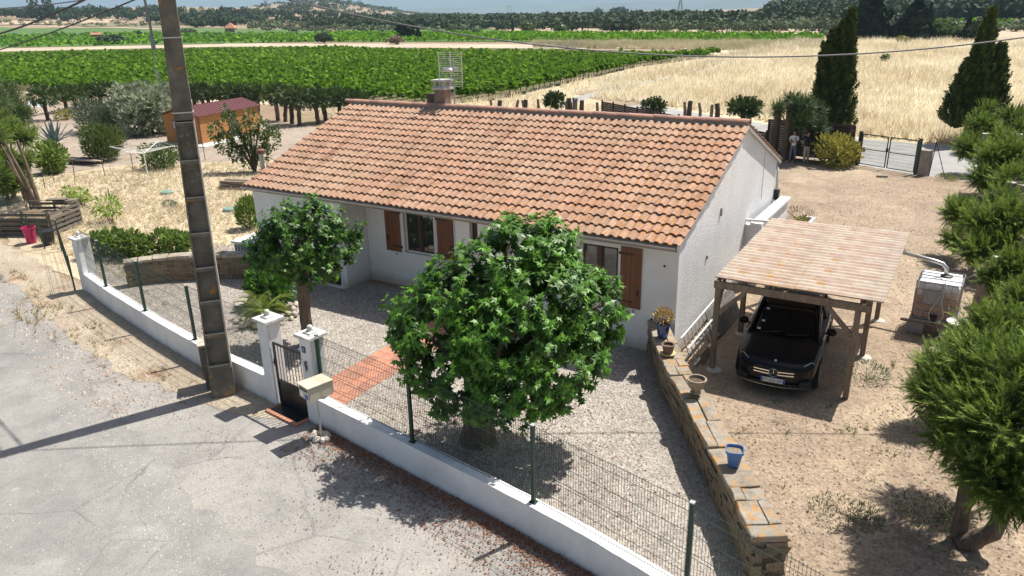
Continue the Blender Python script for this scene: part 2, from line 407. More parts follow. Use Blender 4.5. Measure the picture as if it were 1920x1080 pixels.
P = lambda px, py: A(px, py)[:2]
sheet('street', [P(-700, 380), (-50, 2.5), (-30, -2.4), (-22, -3.8), (-18.3, -4.6), (-12.2, -5.95), (-7.2, -6.7), (-3.6, -7.2), (-.8, -7.64), (1.55, -8.08), (6, -9.4), (12, -11), (12, -24), (-30, -30), (-60, -14)], -.004, M_street, 'grey worn street with loose grit before the white wall', .1, .5)
sheet('road', [P(-700, 430), P(0, 515), P(70, 590), P(150, 690), P(240, 790), P(330, 900), P(430, 1000), P(560, 1110), (2, -26), (-30, -30), (-60, -14)], .0, M_road, 'older asphalt of the street in the lower left', .16, .35, seed=5)
sheet('verge', [P(-80, 455), P(0, 512), P(60, 562), P(130, 640), P(230, 700), P(330, 735), P(420, 770), (-6, -7.1), (-7.3, -6.55), (-18.4, -4.3), (-22.5, -3.6), (-30, -2.2), (-50, 3), (-60, 3)], .002, M_verge, 'strip of dust and dead weeds between the street and the white wall', .14, .4, seed=3)
sheet('front_gravel', [(-18.3, -4.3), (-16, -4.95), (-12.2, -5.75), (-7, -6.55), (-3.6, -7.05), (-.8, -7.5), (4.1, -8.6), (4.25, -7.8), (3.5, -6.3), (2.6, -4.95), (1.7, -3.5), (.1, -1.1), (-.2, .6), (-14.8, .6), (-14.8, -.6), (-17.6, -3.5)], .004, M_gravel, 'pale gravel of the front yard', 0)
sheet('driveway', [(.0, -.5), (3.95, -8.6), (9, -10), (9, 26.0), (3.4, 26.6), (.2, 28.2), (-5, 29.0), (-11, 32), (-12, 12), (-.1, 12)], -.002, M_drive, 'drive of earth and grit along the gable', .1, .6)
sheet('dry_lawn', [(-18.4, -4.1), (-17.7, -3.5), (-14.7, -.5), (-14.7, 14), (-26, 18), (-38, 10.5), (-40, 5.2), (-36, .2), (-30, -1.6), (-24, -3.4)], -.012, M_straw, 'mown straw-coloured lawn left of the house', .2, .6)
sheet('side_gravel', [(-18.3, -3.9), (-14.7, -.5), (-14.7, 9), (-16.6, 7), (-17.4, 3.2), (-19.6, -.6), (-22.4, -1.9)], -.008, M_gravel, 'gravel strip beside the left end of the house', .25, .5, seed=9)
M_gardengravel = groundmat('garden grit', (.37, .31, .25), (.3, .245, .195), big=.2, mid=1.4, pebble=10, peb_amt=.8, bump=.8, patch=(.43, .35, .25), patch_pos=(.6, .74), grit=(.55, 1.4))
sheet('garden_ground', [(-40, 5.2), (-38, 10.5), (-26, 18), (-14.7, 14), (-14, 32), (-40, 27), (-60, 30), (-85, 27), (-75, 10), (-50, 4)], -.016, M_gardengravel, 'bare gritty ground of the back garden', .3, 1.0)
sheet('lane', [(6.5, 36.2), (-1.2, 37.6), (-16.6, 47.5), (-20.5, 50.5), (-24, 47.2), (-20, 44), (-11, 38), (-5.2, 30.6), (.1, 28.0), (3.6, 26.4), (12, 24), (24, 22), (24, 34)], -.006, M_lane, 'grey lane passing behind the gate', .15, .8)
def strip(name, pix, w, z, m, label):
    c = [Vector(P(*q)) for q in pix]; L_ = []; R2 = []
    for i, p in enumerate(c):
        d = (c[min(i + 1, len(c) - 1)] - c[max(i - 1, 0)]).normalized(); n_ = Vector((-d.y, d.x)) * w / 2; L_.append(p + n_); R2.append(p - n_)
    sheet(name, [tuple(p) for p in L_] + [tuple(p) for p in R2[::-1]], z, m, label, .1, 2.0)
strip('meadow_track', [(1050, 200), (1092, 182), (1180, 161), (1280, 141), (1345, 127), (1420, 121), (1500, 119)], 1.6, -.004, M_track if False else M_lane, 'pale narrow track crossing the dead grass')

# fields --------------------------------------------------------
def draped(name, pix, m, label, n=14, lift=.06, kind='structure', k=4):
    """a field sheet laid over the land between four surveyed corners (near left, near right, far right, far left)"""
    c = [AT(*p) for p in pix]; V = []; L = []
    for j in range(k + 1):
        for i in range(n + 1):
            u, v = i / n, j / k
            p = (c[0] * (1 - u) + c[1] * u) * (1 - v) + (c[3] * (1 - u) + c[2] * u) * v
            V.append((p.x, p.y, float(height(p.x, p.y)) + lift))
    for j in range(k):
        for i in range(n):
            a = j * (n + 1) + i; L += [a, a + 1, a + n + 2, a + n + 1]
    o = npmesh(name, np.array(V), L, [4] * (len(L) // 4), m); return props(o, label, kind=kind)
M_wheatsoil = groundmat('dead grass ground', (.58, .5, .36), (.5, .42, .28), big=.05, mid=.5, pebble=5, peb_amt=.5, bump=.4, patch=(.25, .25, .13), patch_pos=(.6, .74), patch_scale=.06)
M_track = groundmat('pale track', (.5, .43, .33), (.42, .35, .26), big=.05, mid=.6, pebble=5, peb_amt=.3, bump=.2)
M_vinesoil = groundmat('vineyard floor', (.12, .125, .05), (.15, .12, .07), big=.2, mid=1, pebble=3, peb_amt=.5, bump=.3)
M_green1 = groundmat('far vineyard green', (.115, .2, .045), (.09, .165, .035), big=.02, mid=.35, pebble=1.6, peb_amt=.9, bump=.4)
M_green2 = groundmat('far field green', (.09, .155, .05), (.11, .18, .055), big=.015, mid=.2, pebble=1.0, peb_amt=.8, bump=.3)
M_olive = groundmat('olive grove floor', (.17, .17, .1), (.24, .21, .13), big=.02, mid=.2, pebble=1.0, peb_amt=.8, bump=.3)
M_tanf = groundmat('bare field', (.44, .34, .24), (.5, .4, .3), big=.01, mid=.1, pebble=1.5, peb_amt=.4, bump=.2)
# the dead-grass meadow and the main vineyard
MEADOW = [(-26, 43.5), (-28, 48), (-30, 62), (-33, 100), (-36, 128), (-37.5, 150), (-32, 190), (40, 205), (60, 120), (60, 40), (24, 36.5), (6.5, 37.6), (-1.2, 39), (-14, 47.5), (-18, 52)]
MEADOW2 = [(-33.5, 41), (-36.2, 49), (-37, 65), (-40, 97), (-36.5, 128), (-33.6, 100), (-33, 66), (-30, 54), (-26.5, 44)]
sheet('meadow', [(-110, 33), (-40, 38), (-28, 40), (-18, 44), (-33, 58), (-30, 70), (-30, 100), (-30, 185), (50, 195), (80, 120), (80, 40), (24, 34.5), (6.5, 36.2), (-1.2, 37.6), (-16.6, 47.5), (-26.5, 57), (-29.6, 70), (-30.5, 100), (-33.2, 100), (-38, 150), (-45, 150), (-45, 60), (-110, 45)], -.02, M_wheatsoil, 'ground of the dead-grass meadow', 0)
VINE = [(-110, 36.5), (-93, 35), (-73, 36.5), (-55, 40.5), (-43, 41), (-37, 49.5), (-38, 65), (-41, 97), (-37, 127), (-45, 139), (-94, 152), (-138, 158), (-175, 168), (-215, 151), (-247, 134), (-285, 120), (-300, 110)]
sheet('vineyard_ground', VINE, -.010, M_vinesoil, 'dark ground of the large vineyard', .3, 2)
draped('farm_track', [(-40, 98), (420, 88), (420, 82.8), (-40, 92.3)], M_track, 'pale farm track behind the large vineyard on the left')
draped('farm_track', [(420, 88), (1100, 92), (1100, 84.5), (420, 81.8)], M_track, 'pale strip of dry ground behind the large vineyard')
draped('dry_ground', [(1000, 89), (1560, 96), (1560, 79), (1000, 80)], M_wheatsoil, 'dry strip between the two vineyards on the right')
draped('vineyard_ground', [(620, 79), (1545, 79.5), (1545, 67), (620, 63)], M_green1, 'ground of the second vineyard', lift=.1)
draped('vineyard_ground', [(-60, 91), (620, 78), (620, 62.5), (-60, 62)], M_green1, 'ground of the vineyard behind the farm track on the left', lift=.1)
draped('green_field', [(-60, 78), (620, 65), (620, 57.5), (-60, 50)], M_green2, 'green field under the left hill', lift=.25)
draped('bare_field', [(90, 52), (330, 58.5), (330, 55), (90, 49)], M_tanf, 'bare strip crossing the green fields on the left', lift=.4)
draped('olive_grove', [(150, 50.5), (310, 56), (310, 45), (130, 43.5)], M_olive, 'grey-green grove floor below the left hill', lift=.5)
draped('bare_field', [(-60, 50), (210, 45), (210, 37), (-60, 41)], M_tanf, 'tan slope at the foot of the left hill', lift=.6)
draped('bare_field', [(880, 62), (1500, 62), (1500, 54), (980, 53)], M_tanf, 'bare field before the far wood', lift=.12)
draped('bare_field', [(1250, 64), (1540, 66), (1540, 52), (1290, 53)], M_tanf, 'pale bare field right of the second vineyard', lift=.2)
draped('bare_field', [(1760, 74), (1990, 80), (1990, 50), (1760, 51)], M_tanf, 'tan field at the right edge', lift=.2)
draped('green_field', [(1740, 52), (1990, 52), (1990, 40), (1740, 41)], M_green1, 'green field behind the tan field on the right', lift=.35)
draped('green_field', [(640, 60), (950, 60), (900, 52), (700, 51)], M_green1, 'green field before the far wood in the middle', lift=.3)
draped('bare_field', [(500, 33), (640, 34), (625, 27), (480, 26)], M_tanf, 'tan field on the middle hill', lift=.8)
draped('bare_field', [(370, 29), (480, 27), (470, 23), (380, 24)], M_tanf, 'small pale field on the middle hill', lift=.8)

# mountains ------------------------------------------------------
M_mount = mat('far mountain scrub', (.11, .15, .14), 1.0, var=.3, scale=.002)
def ridge_line(name, label, D, pts, depth):
    """range whose crest passes over the given directions (photo column, height of the crest in metres)"""
    V = []; L = []; xs = np.linspace(pts[0][0], pts[-1][0], 90); hs = np.interp(xs, [p[0] for p in pts], [p[1] for p in pts])
    prof = [(0, 0), (.3, .32), (.6, .72), (.8, .93), (1, 1), (1.25, .85), (1.7, 0)]
    for x, h in zip(xs, hs):
        d = _R * ((x - 960) / CF) + _F; hz = hypot(d.x, d.y)
        for t, k in prof:
            r = D + depth * t; w = 1 + .03 * sin(x * .05 + t * 4) + .025 * sin(x * .017 * 3 + t * 9)
            V.append((CPOS.x + d.x / hz * r, CPOS.y + d.y / hz * r, -5 + (h + 5) * k * w))
    m = len(prof)
    for i in range(len(xs) - 1):
        for j in range(m - 1):
            a = i * m + j; L += [a, a + m, a + m + 1, a + 1]
    return props(npmesh(name, np.array(V), L, [4] * (len(L) // 4), M_mount, smooth=True), label, kind='structure')
ridge_line('mountains', 'blue far mountain range', 8200, [(100, 60), (300, 110), (390, 205), (420, 220), (470, 238), (520, 236), (580, 262), (640, 290), (700, 262), (760, 215), (830, 172), (880, 176), (940, 190), (1040, 212), (1080, 238), (1200, 275), (1400, 300), (1600, 290), (1760, 330), (2100, 360)], 1500)
ridge_line('mountains', 'lower spur before the far mountains', 5200, [(-300, 60), (-100, 85), (100, 75), (350, 50), (480, 40), (700, 45), (1000, 62), (1250, 70), (1500, 90), (1700, 120), (2200, 150)], 900)
# ================================================================ HOUSE
HL, HW = 14.79, 9.5               # length along X, depth along Y
Y_R, Z_R = 5.15, 5.03             # ridge of the wall
SL = (Z_R - 3.07) / Y_R           # roof slope
M_wall = dirty('white render', (.80, .80, .785), .85, 2.0, (.5, .49, .46), .5, .26)
M_gable = dirty('rough white render', (.86, .86, .86), .9, 2.6, (.55, .55, .55), .35, .3, bump=1.0, bscale=24, bdist=.04, speck=20)
M_white = mat('white paint', (.78, .78, .76), .55, var=.1, scale=3)
M_woodbrown = mat('varnished brown wood', (.2, .07, .025), .5, color2=(.15, .05, .02), scale=3, stretch=(14, 14, 1), bump=.15, bscale=30)
M_darkwood = mat('dark brown wood', (.07, .035, .02), .6, var=.3, scale=5)
M_iron = mat('black iron', (.012, .012, .013), .5)
M_glass, _nt, _b = nmat('window glass')
_b.inputs['Base Color'].default_value = (.03, .035, .04, 1); _b.inputs['Roughness'].default_value = .04; _b.inputs['Specular IOR Level'].default_value = .9
M_curtain = mat('net curtain', (.3, .3, .3), .9, var=.3, scale=5, stretch=(12, 1, 1))
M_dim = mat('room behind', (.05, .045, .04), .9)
M_gutter = mat('brown-grey gutter', (.42, .37, .33), .5, var=.2, scale=3)
M_soffit = mat('grimy fascia', (.3, .28, .25), .8, var=.3, scale=5)

house = thing('house', 'white single-storey house with a long terracotta tiled roof and brown shutters', 'house', (0, 0, 0))
# walls: left block, recess, right block; each front wall is built as strips round its openings
def wall_strips(mb, x0, x1, y, t, z1, holes, z0=-.05):
    """wall in the plane y (outer face) with rectangular openings (xa, xb, za, zb)"""
    xs = sorted({x0, x1, *[h[0] for h in holes], *[h[1] for h in holes]})
    for a, b in zip(xs, xs[1:]):
        hs = sorted([h for h in holes if h[0] <= a and h[1] >= b], key=lambda h: h[2]); z = z0
        for h in hs:
            if h[2] > z: mb.b2((a, y, z), (b, y + t, h[2]))
            z = h[3]
        mb.b2((a, y, z), (b, y + t, z1))
TOP = 2.98
mb = MB()
YL, YR_ = -.17, .93
wall_strips(mb, -HL, -10.83, YL, .3, TOP - .02, [(-13.28, -12.3, 1.5, 2.5), (-12.45, -11.05, -.06, .95)])
wall_strips(mb, -10.82, -5.0, YR_, .3, TOP + .3, [(-9.28, -8.1, 1.15, 2.56)])
wall_strips(mb, -6.6, 0, 0, .3, TOP, [(-2.66, -1.56, 1.14, 2.66), (-6.12, -5.84, 2.2, 2.86)])
mb.b2((-11.1, YL + .3, -.05), (-10.83, YR_ + .3, TOP + .1)); mb.b2((-6.6, .3, -.05), (-6.3, YR_ + .3, TOP + .1))
mb.build('front_wall', M_wall, house)
# gables and back
def gable(x0, x1, m, name):
    y0 = .3 if x1 > -1 else YL + .3
    poly = [(y0, -.05), (HW, -.05), (HW, Z_R - SL * (HW - Y_R)), (Y_R, Z_R), (y0, Z_R - SL * (Y_R - y0))]
    MB().extr([(y0 - .299, TOP + .0), (y0, TOP), (y0, Z_R - SL * (Y_R - y0)), (y0 - .299, Z_R - SL * (Y_R - y0 + .299))], 'x', x0, x1).build('wall_corner', m, house)
    MB().extr(poly, 'x', x0, x1).build(name, m, house)
gable(-.32, 0, M_gable, 'gable_wall'); gable(-HL, -HL + .3, M_wall, 'gable_wall')
MB().b2((-HL + .3, HW - .3, -.05), (-.33, HW - .002, 3.3)).build('back_wall', M_wall, house)
# roof boarding under the tiles
E0 = (-.36, 3.06 - SL * .1)        # eave line (y, z)
rb = MB(); th = .07
zf = lambda y: Z_R + .06 - SL * abs(y - Y_R)
rb.extr([(-.3, zf(-.3)), (Y_R, zf(Y_R)), (HW + .3, zf(HW + .3)), (HW + .3, zf(HW + .3) - th), (Y_R, zf(Y_R) - th), (-.3, zf(-.3) - th)], 'x', -HL - .1, .06)
rb.build('roof_boarding', M_soffit, house)

# roof tiles ----------------------------------------------------
M_tile, nt, b = nmat('terracotta roof tile')
oi = nt.nodes.new('ShaderNodeAttribute'); oi.attribute_name = 'rnd'; ob = nt.nodes.new('ShaderNodeObjectInfo')
geo = nt.nodes.new('ShaderNodeNewGeometry')
def wtex(scale, det=5, rg=.65, kind='NOISE', dist=0.):
    t = nt.nodes.new('ShaderNodeTexNoise'); t.inputs['Scale'].default_value = scale; t.inputs['Detail'].default_value = det; t.inputs['Roughness'].default_value = rg; t.inputs['Distortion'].default_value = dist
    nt.links.new(geo.outputs['Position'], t.inputs['Vector']); return t.outputs['Fac']
f = _math(nt, 'FRACT', _math(nt, 'ADD', oi.outputs['Fac'], ob.outputs['Random']))
c = _ramp(nt, f, [(0, (.42, .25, .172)), (.2, (.44, .265, .182)), (.45, (.425, .268, .19)), (.65, (.455, .285, .2)), (.85, (.435, .255, .175)), (1, (.41, .272, .2))])
c = _mix(nt, _ramp(nt, wtex(.45), [(.42, (0, 0, 0)), (.62, (.75, .75, .75))]), c, (.45, .32, .23))
c = _mix(nt, 1.0, c, _ramp(nt, wtex(7, 7, .7), [(.28, (.66, .64, .62)), (.72, (1.2, 1.19, 1.17))]), 'MULTIPLY')
mp_ = nt.nodes.new('ShaderNodeMapping'); mp_.inputs['Scale'].default_value = (2.6, .22, .22); nt.links.new(geo.outputs['Position'], mp_.inputs['Vector']); tk_ = nt.nodes.new('ShaderNodeTexNoise'); tk_.inputs['Scale'].default_value = 1.6; tk_.inputs['Detail'].default_value = 8; tk_.inputs['Roughness'].default_value = .72; nt.links.new(mp_.outputs[0], tk_.inputs['Vector'])
c = _mix(nt, 1., c, _ramp(nt, tk_.outputs['Fac'], [(.36, (.7, .67, .64)), (.56, (1.02, 1.02, 1.02))]), 'MULTIPLY')
# orange lichen, thicker towards the lower right of the roof (+X)
sx = nt.nodes.new('ShaderNodeSeparateXYZ'); nt.links.new(geo.outputs['Position'], sx.inputs[0])
grad = _math(nt, 'MULTIPLY', _math(nt, 'ADD', sx.outputs['X'], 15.0), .0062)
grad = _math(nt, 'SUBTRACT', grad, _math(nt, 'MULTIPLY', sx.outputs['Y'], .006))
lf = _math(nt, 'ADD', wtex(10.5, 7, .7, dist=.2), grad)
lich = _ramp(nt, lf, [(.635, (0, 0, 0)), (.67, (1, 1, 1))])
c = _mix(nt, _math(nt, 'MULTIPLY', lich, .85), c, (.52, .22, .04))
wf = _ramp(nt, wtex(3.1, 9, .75), [(.71, (0, 0, 0)), (.74, (1, 1, 1))])
c = _mix(nt, _math(nt, 'MULTIPLY', wf, .7), c, (.6, .56, .5))
nt.links.new(c, b.inputs['Base Color']); b.inputs['Roughness'].default_value = .85; b.inputs['Specular IOR Level'].default_value = .25
_bump(nt, b, wtex(30, 5, .7), .35, .01)

TW, TR, NTR = .2325, .383, 15
TSL = sqrt(1 + SL * SL)
NTC = int(round((HL + .22) / TW))
def tile_geo(L=.44, thick=.034):
    """one roll-and-pan tile; local x across, y up the slope, z off the roof"""
    prof = []
    for k in range(7):
        a = pi * k / 6; prof.append((.052 - .072 * cos(a), .05 * sin(a) ** .9))
    prof = [(-.075 - .045, .0)] + [(x - .052 * 0 - .05, z) for x, z in prof] + [(.10, -.004), (.125, .004)]
    V = []; F = []; n = len(prof)
    for y, dz in ((0, .034), (L, -.016)):
        for x, z in prof: V.append((x, y, z + dz))
    for x, z in prof: V.append((x, 0, z + .034))
    for x, z in prof: V.append((x, .006, z + .034 - thick))       # front lip, own vertices so that its edge stays sharp
    for i in range(n - 1):
        F.append((i, i + 1, n + i + 1, n + i)); F.append((3 * n + i, 3 * n + i + 1, 2 * n + i + 1, 2 * n + i))
    return V, F
TV, TF = tile_geo()
me = bpy.data.meshes.new('tile'); me.from_pydata(TV, [], TF); me.materials.append(M_tile); me.shade_smooth()
tile_variants = [me]
ang = math.atan(SL)
Rslope = Matrix.Rotation(ang, 4, 'X')
y_e, z_e = -.40, zf(-.40) + .035
def tile_pos(cidx, ridx):
    x = .02 - cidx * TW; s = ridx * TR
    return Vector((x, y_e + s / TSL, z_e + s * SL / TSL))
rr = random.Random(3)
restV = []; restF = []; restR = []
CN = 20                                                           # the twenty columns nearest the gable are single tiles
for ci in range(NTC):
    for ri in range(NTR):
        p = tile_pos(ci, ri)
        M = Matrix.Translation(p + Vector((rr.uniform(-.008, .008), rr.uniform(-.012, .012), rr.uniform(-.003, .008)))) @ Rslope @ Matrix.Rotation(rr.uniform(-.025, .025), 4, 'Z') @ Matrix.Rotation(rr.uniform(-.016, .016), 4, 'X')
        if ci < CN:
            o = link('tile', me, house); o.matrix_local = M
        else:
            n = len(restV); restV += [tuple(M @ Vector(v)) for v in TV]; restF += [tuple(i + n for i in q) for q in TF]; r = rr.random(); restR += [r] * len(TF)
# back slope, seen only as a rim behind the ridge
Rb = Matrix.Rotation(pi, 4, 'Z') @ Matrix.Rotation(ang, 4, 'X')
for ci in range(NTC + 1):
    for ri in range(13):
        s = ri * TR
        p = Vector((-.1 - ci * TW + .12, HW + .35 - s / TSL, zf(HW + .35) + .035 + s * SL / TSL))
        M = Matrix.Translation(p) @ Rb
        n = len(restV); restV += [tuple(M @ Vector(v)) for v in TV]; restF += [tuple(i + n for i in q) for q in TF]; restR += [rr.random()] * len(TF)
o = npmesh('roof_tiling', np.array(restV), np.concatenate([np.array(q) for q in restF]), [len(q) for q in restF], M_tile, house, rnd=restR, smooth=True); props(o, kind='stuff')
# ridge tiles
def barrel(L, r0, r1, n=8, th=.018):
    V = []; F = []
    for y, r in ((0, r0), (L, r1)):
        for k in range(n + 1):
            a = pi * k / n; V.append((-r * cos(a), y, r * sin(a) * .8))
    for y, r in ((0, r0 - th), (L, r1 - th)):
        for k in range(n + 1):
            a = pi * k / n; V.append((-r * cos(a), y, r * sin(a) * .8))
    m = n + 1
    for k in range(n):
        F.append((k, k + m, k + m + 1, k + 1)); F.append((k + 2 * m, k + 1 + 2 * m, k + 3 * m + 1, k + 3 * m)); F.append((k, k + 1, k + 2 * m + 1, k + 2 * m)); F.append((k + m, k + 3 * m, k + 3 * m + 1, k + m + 1))
    return V, F
M_ridge = mat('red ridge tile', (.47, .26, .19), .85, color2=(.36, .22, .17), scale=4, bump=.3, bscale=30, island=True)
bv, bf = barrel(.46, .135, .115); rm = bpy.data.meshes.new('ridge_tile'); rm.from_pydata(bv, [], bf); rm.materials.append(M_ridge)
for k in range(38):
    o = link('ridge_tile', rm, house)
    o.matrix_local = Matrix.Translation((.1 - k * .402, Y_R, Z_R + .13 + rr.uniform(-.006, .008))) @ Matrix.Rotation(pi / 2, 4, 'Z') @ Matrix.Rotation(.05, 4, 'X')
# mortar under the ridge and verge of the gable
mb = MB(); mb.extr([(Y_R - .12, Z_R + .05), (Y_R + .12, Z_R + .05), (Y_R + .07, Z_R + .15), (Y_R - .07, Z_R + .15)], 'x', -HL - .1, .05); mb.build('ridge_mortar', mat('mortar', (.4, .36, .31), .9, var=.2), house)
mb = MB()
for sgn, yy in ((1, -.36), (-1, HW + .33)):
    mb.extr([(yy, zf(yy) - .09), (Y_R, Z_R - .035), (Y_R, Z_R + .07), (yy, zf(yy) + .015)], 'x', .0601, .075)
mb.build('verge_board', M_white, house)
# gutters --------------------------------------------------------
def gutter(x0, x1, y, z, name='gutter', r=.075):
    V = []; F = []; n = 7
    for x in (x0, x1):
        for rr_ in (r, r - .012):
            for k in range(n + 1):
                a = pi + pi * k / n; V.append((x, y + rr_ * cos(a), z + rr_ * sin(a)))
    m = n + 1
    for k in range(n):
        F.append((k, k + 1, 2 * m + k + 1, 2 * m + k)); F.append((m + k, 3 * m + k, 3 * m + k + 1, m + k + 1)); F.append((k, m + k, m + k + 1, k + 1)); F.append((2 * m + k, 2 * m + k + 1, 3 * m + k + 1, 3 * m + k))
    F += [(0, 2 * m, 3 * m, m), (n, m + n, 3 * m + n, 2 * m + n)]
    mb = MB().add(V, F)
    for x in (x0, x1): mb.b2((x - .004, y - r + .004, z - r * .6), (x + .004, y + r - .004, z))
    return mb.build(name, M_gutter, house)
gutter(-HL - .2, .03, -.43, zf(-.4) - .0)
gutter(-HL - .1, .03, HW + .43, zf(HW + .4) - .02)
mb = MB(); mb.b2((-HL - .1, -.33, zf(-.3) - .17), (.05, -.3005, zf(-.3) - .01)); mb.build('fascia', M_soffit, house)
mb = MB(); mb.b2((-HL - .05, -.30, TOP - .06), (.0, -.0, TOP - .02)); mb.build('soffit', M_white, house)
for x in (-13.6, -12.2, -10.6, -9.0, -7.2, -5.4, -3.6, -1.9, -.5):
    MB().tube([(x, -.32, zf(-.4) - .05), (x, -.43, zf(-.4) - .095), (x, -.51, zf(-.4) - .04), (x, -.515, zf(-.4) + .01)], .008, 5).build('gutter_bracket', M_gutter, house)
# downpipe at the back corner of the gable
MB().tube([(-.1, HW + .42, 3.2), (.02, HW + .25, 2.95), (.06, HW + .1, 2.7), (.06, HW + .1, .1)], .045, 10).build('downpipe', mat('pvc grey', (.5, .5, .5), .4), house)
MB().b2((-.02, HW + .05, 2.0), (.16, HW + .22, 2.35)).build('meter_box', M_iron, house)

# shutters, windows, doors --------------------------------------
def shutter(x0, x1, z0, z1, y, hinge):
    mb = MB(); nbd = 4; w = (x1 - x0) / nbd
    for k in range(nbd):
        mb.b2((x0 + k * w + .003, y - .035, z0), (x0 + (k + 1) * w - .003, y - .004, z1))
    o = mb.build('shutter', M_woodbrown, house)
    s = 1 if hinge == 'l' else -1; xa = x0 if s == 1 else x1
    for z in (z0 + .17, z1 - .17):
        MB().b2((xa + s * .01, y - .045, z - .018), (xa + s * (x1 - x0) * .62, y - .0355, z + .018)).b2((xa - s * .04, y - .05, z - .03), (xa + s * .012, y + .0, z + .03)).build('hinge_strap', M_iron, o)
    MB().b2((xa + s * (x1 - x0) * .82, y - .06, z0 + .35), (xa + s * (x1 - x0) * .88, y - .0355, z0 + .5)).build('latch', M_iron, o)
    MB().tube([((x0 + x1) / 2 + .1, y + .0, z0 - .06), ((x0 + x1) / 2 + .1, y - .07, z0 - .06), ((x0 + x1) / 2 + .14, y - .07, z0 - .1)], .012, 5).build('shutter_stop', M_iron, o)
    return o
def window(x0, x1, z0, z1, y, curtain=True):
    fr = MB(); t = .055; yi = y + .09
    fr.b2((x0, yi, z0), (x0 + t, yi + .07, z1)).b2((x1 - t, yi, z0), (x1, yi + .07, z1)).b2((x0 + t, yi, z1 - t), (x1 - t, yi + .07, z1)).b2((x0 + t, yi, z0), (x1 - t, yi + .07, z0 + t))
    o = fr.build('window', M_white, house)
    xm = (x0 + x1) / 2; mb = MB()
    mb.b2((xm - .05, yi - .012, z0 + t), (xm + .05, yi + .06, z1 - t))
    for a, b in ((x0 + t, xm - .05), (xm + .05, x1 - t)):
        mb.b2((a, yi + .01, z0 + t), (a + .05, yi + .05, z1 - t)).b2((b - .05, yi + .01, z0 + t), (b, yi + .05, z1 - t)).b2((a + .05, yi + .01, z1 - t - .05), (b - .05, yi + .05, z1 - t)).b2((a + .05, yi + .01, z0 + t), (b - .05, yi + .05, z0 + t + .05))
    mb.build('sash', M_darkwood, o)
    for a, b in ((x0 + t + .05, xm - .1), (xm + .1, x1 - t - .05)):
        MB().b2((a, yi + .025, z0 + t + .05), (b, yi + .033, z1 - t - .05)).build('pane', M_glass, o)
        if curtain: MB().b2((a + .03, yi + .12, z0 + t), (b - .06, yi + .125, z1 - t)).build('curtain', M_curtain, o)
    MB().b2((x0 - .3, yi + .3, z0 - .2), (x1 + .3, yi + .32, z1 + .2)).build('dim_room_sheet', M_dim, o)  # dark sheet standing in for the dim room behind the panes
    # reveal trim and sill
    MB().b2((x0 - .09, y - .02, z0 - .06), (x1 + .09, yi + .002, z0 - .001)).build('sill', M_white, o)
    MB().b2((x0 - .08, y - .014, z0), (x0 - .001, y - .001, z1 + .06)).b2((x1 + .001, y - .014, z0), (x1 + .08, y - .001, z1 + .06)).b2((x0, y - .014, z1 + .001), (x1, y - .001, z1 + .06)).build('surround', M_white, o)
    return o
window(-9.28, -8.1, 1.15, 2.56, YR_); shutter(-10.02, -9.42, 1.13, 2.58, YR_, 'r'); shutter(-7.96, -7.36, 1.13, 2.58, YR_, 'l')
window(-2.66, -1.56, 1.14, 2.66, 0); shutter(-3.42, -2.84, 1.1, 2.7, 0, 'r'); shutter(-1.50, -.93, 1.1, 2.7, 0, 'l')
window(-13.28, -12.3, 1.5, 2.5, YL, False)
# small deep opening beside the middle
MB().b2((-6.12, .16, 2.2), (-5.84, .2, 2.86)).build('vent_board', M_darkwood, house)
# garage-style low brown door of the left block
mb = MB()
for k in range(6): mb.b2((-12.4, YL + .1, .02 + k * .155), (-11.1, YL + .13, .02 + k * .155 + .148))
o = mb.build('door', M_darkwood, house)
MB().b2((-12.45, YL - .015, -.02), (-12.4, YL + .14, .95)).b2((-11.1, YL - .015, -.02), (-11.05, YL + .14, .95)).b2((-12.45, YL + .05, .95), (-11.05, YL + .14, 1.0)).build('door_frame', M_white, o)
MB().b2((-12.6, YL - .12, -.02), (-10.9, YL - .003, .05)).build('doorstep', M_white, house)
for x, z in ((-.35, 2.35), (-.12, 1.0), (-.62, .9)): MB().lathe([(.03, 0), (.025, .03)], 8, (0, 0, 0)).build('wall_hook', M_iron, house).matrix_local = Matrix.Translation((x, -.001, z)) @ Matrix.Rotation(pi / 2, 4, 'X')
# lamp on the gable, long crack line
MB().b2((.001, 3.2, 2.9), (.05, 3.26, 3.12)).build('wall_lamp', mat('lamp grey', (.3, .3, .3), .5), house)
MB().b2((.001, 2.2, 1.95), (.04, 2.25, 2.05)).build('wall_lamp', MATS['lamp grey'], house)
MB().tube([(.012, 7.7, 3.95), (.012, 7.72, 2.4)], .006, 5).build('wall_cable', MATS['lamp grey'], house)

# chimney --------------------------------------------------------
M_chim = mat('chimney render', (.3, .22, .17), .9, var=.25, scale=4, bump=.3)
M_conc = mat('pale concrete', (.55, .54, .52), .85, var=.2, scale=5, bump=.2)
ch = MB().box((-10.85, 5.45, 5.15), (.42, .42, 1.2)).build('chimney', M_chim, house)
MB().box((-10.85, 5.45, 5.76), (.56, .56, .07)).box((-10.85, 5.45, 5.82), (.48, .48, .05)).build('chimney_collar', M_conc, ch)
mb = MB()
for dx in (-.18, .18):
    for dy in (-.18, .18): mb.box((-10.85 + dx, 5.45 + dy, 5.92), (.08, .08, .16))
mb.build('chimney_post', M_conc, ch)
MB().box((-10.85, 5.45, 6.03), (.6, .6, .06)).build('chimney_cap', M_conc, ch)
MB().box((-11.42, 5.6, 5.3), (.3, .3, .5)).build('vent_stack', mat('dark vent', (.06, .055, .05), .7), house)
fl = MB().tube([(-14.75, .6, 2.95), (-14.95, .6, 2.97), (-15.05, .6, 3.05), (-15.05, .6, 3.9)], .08, 12).build('flue_pipe', mat('galvanised steel', (.45, .46, .47), .35, metal=.8, var=.2), house)
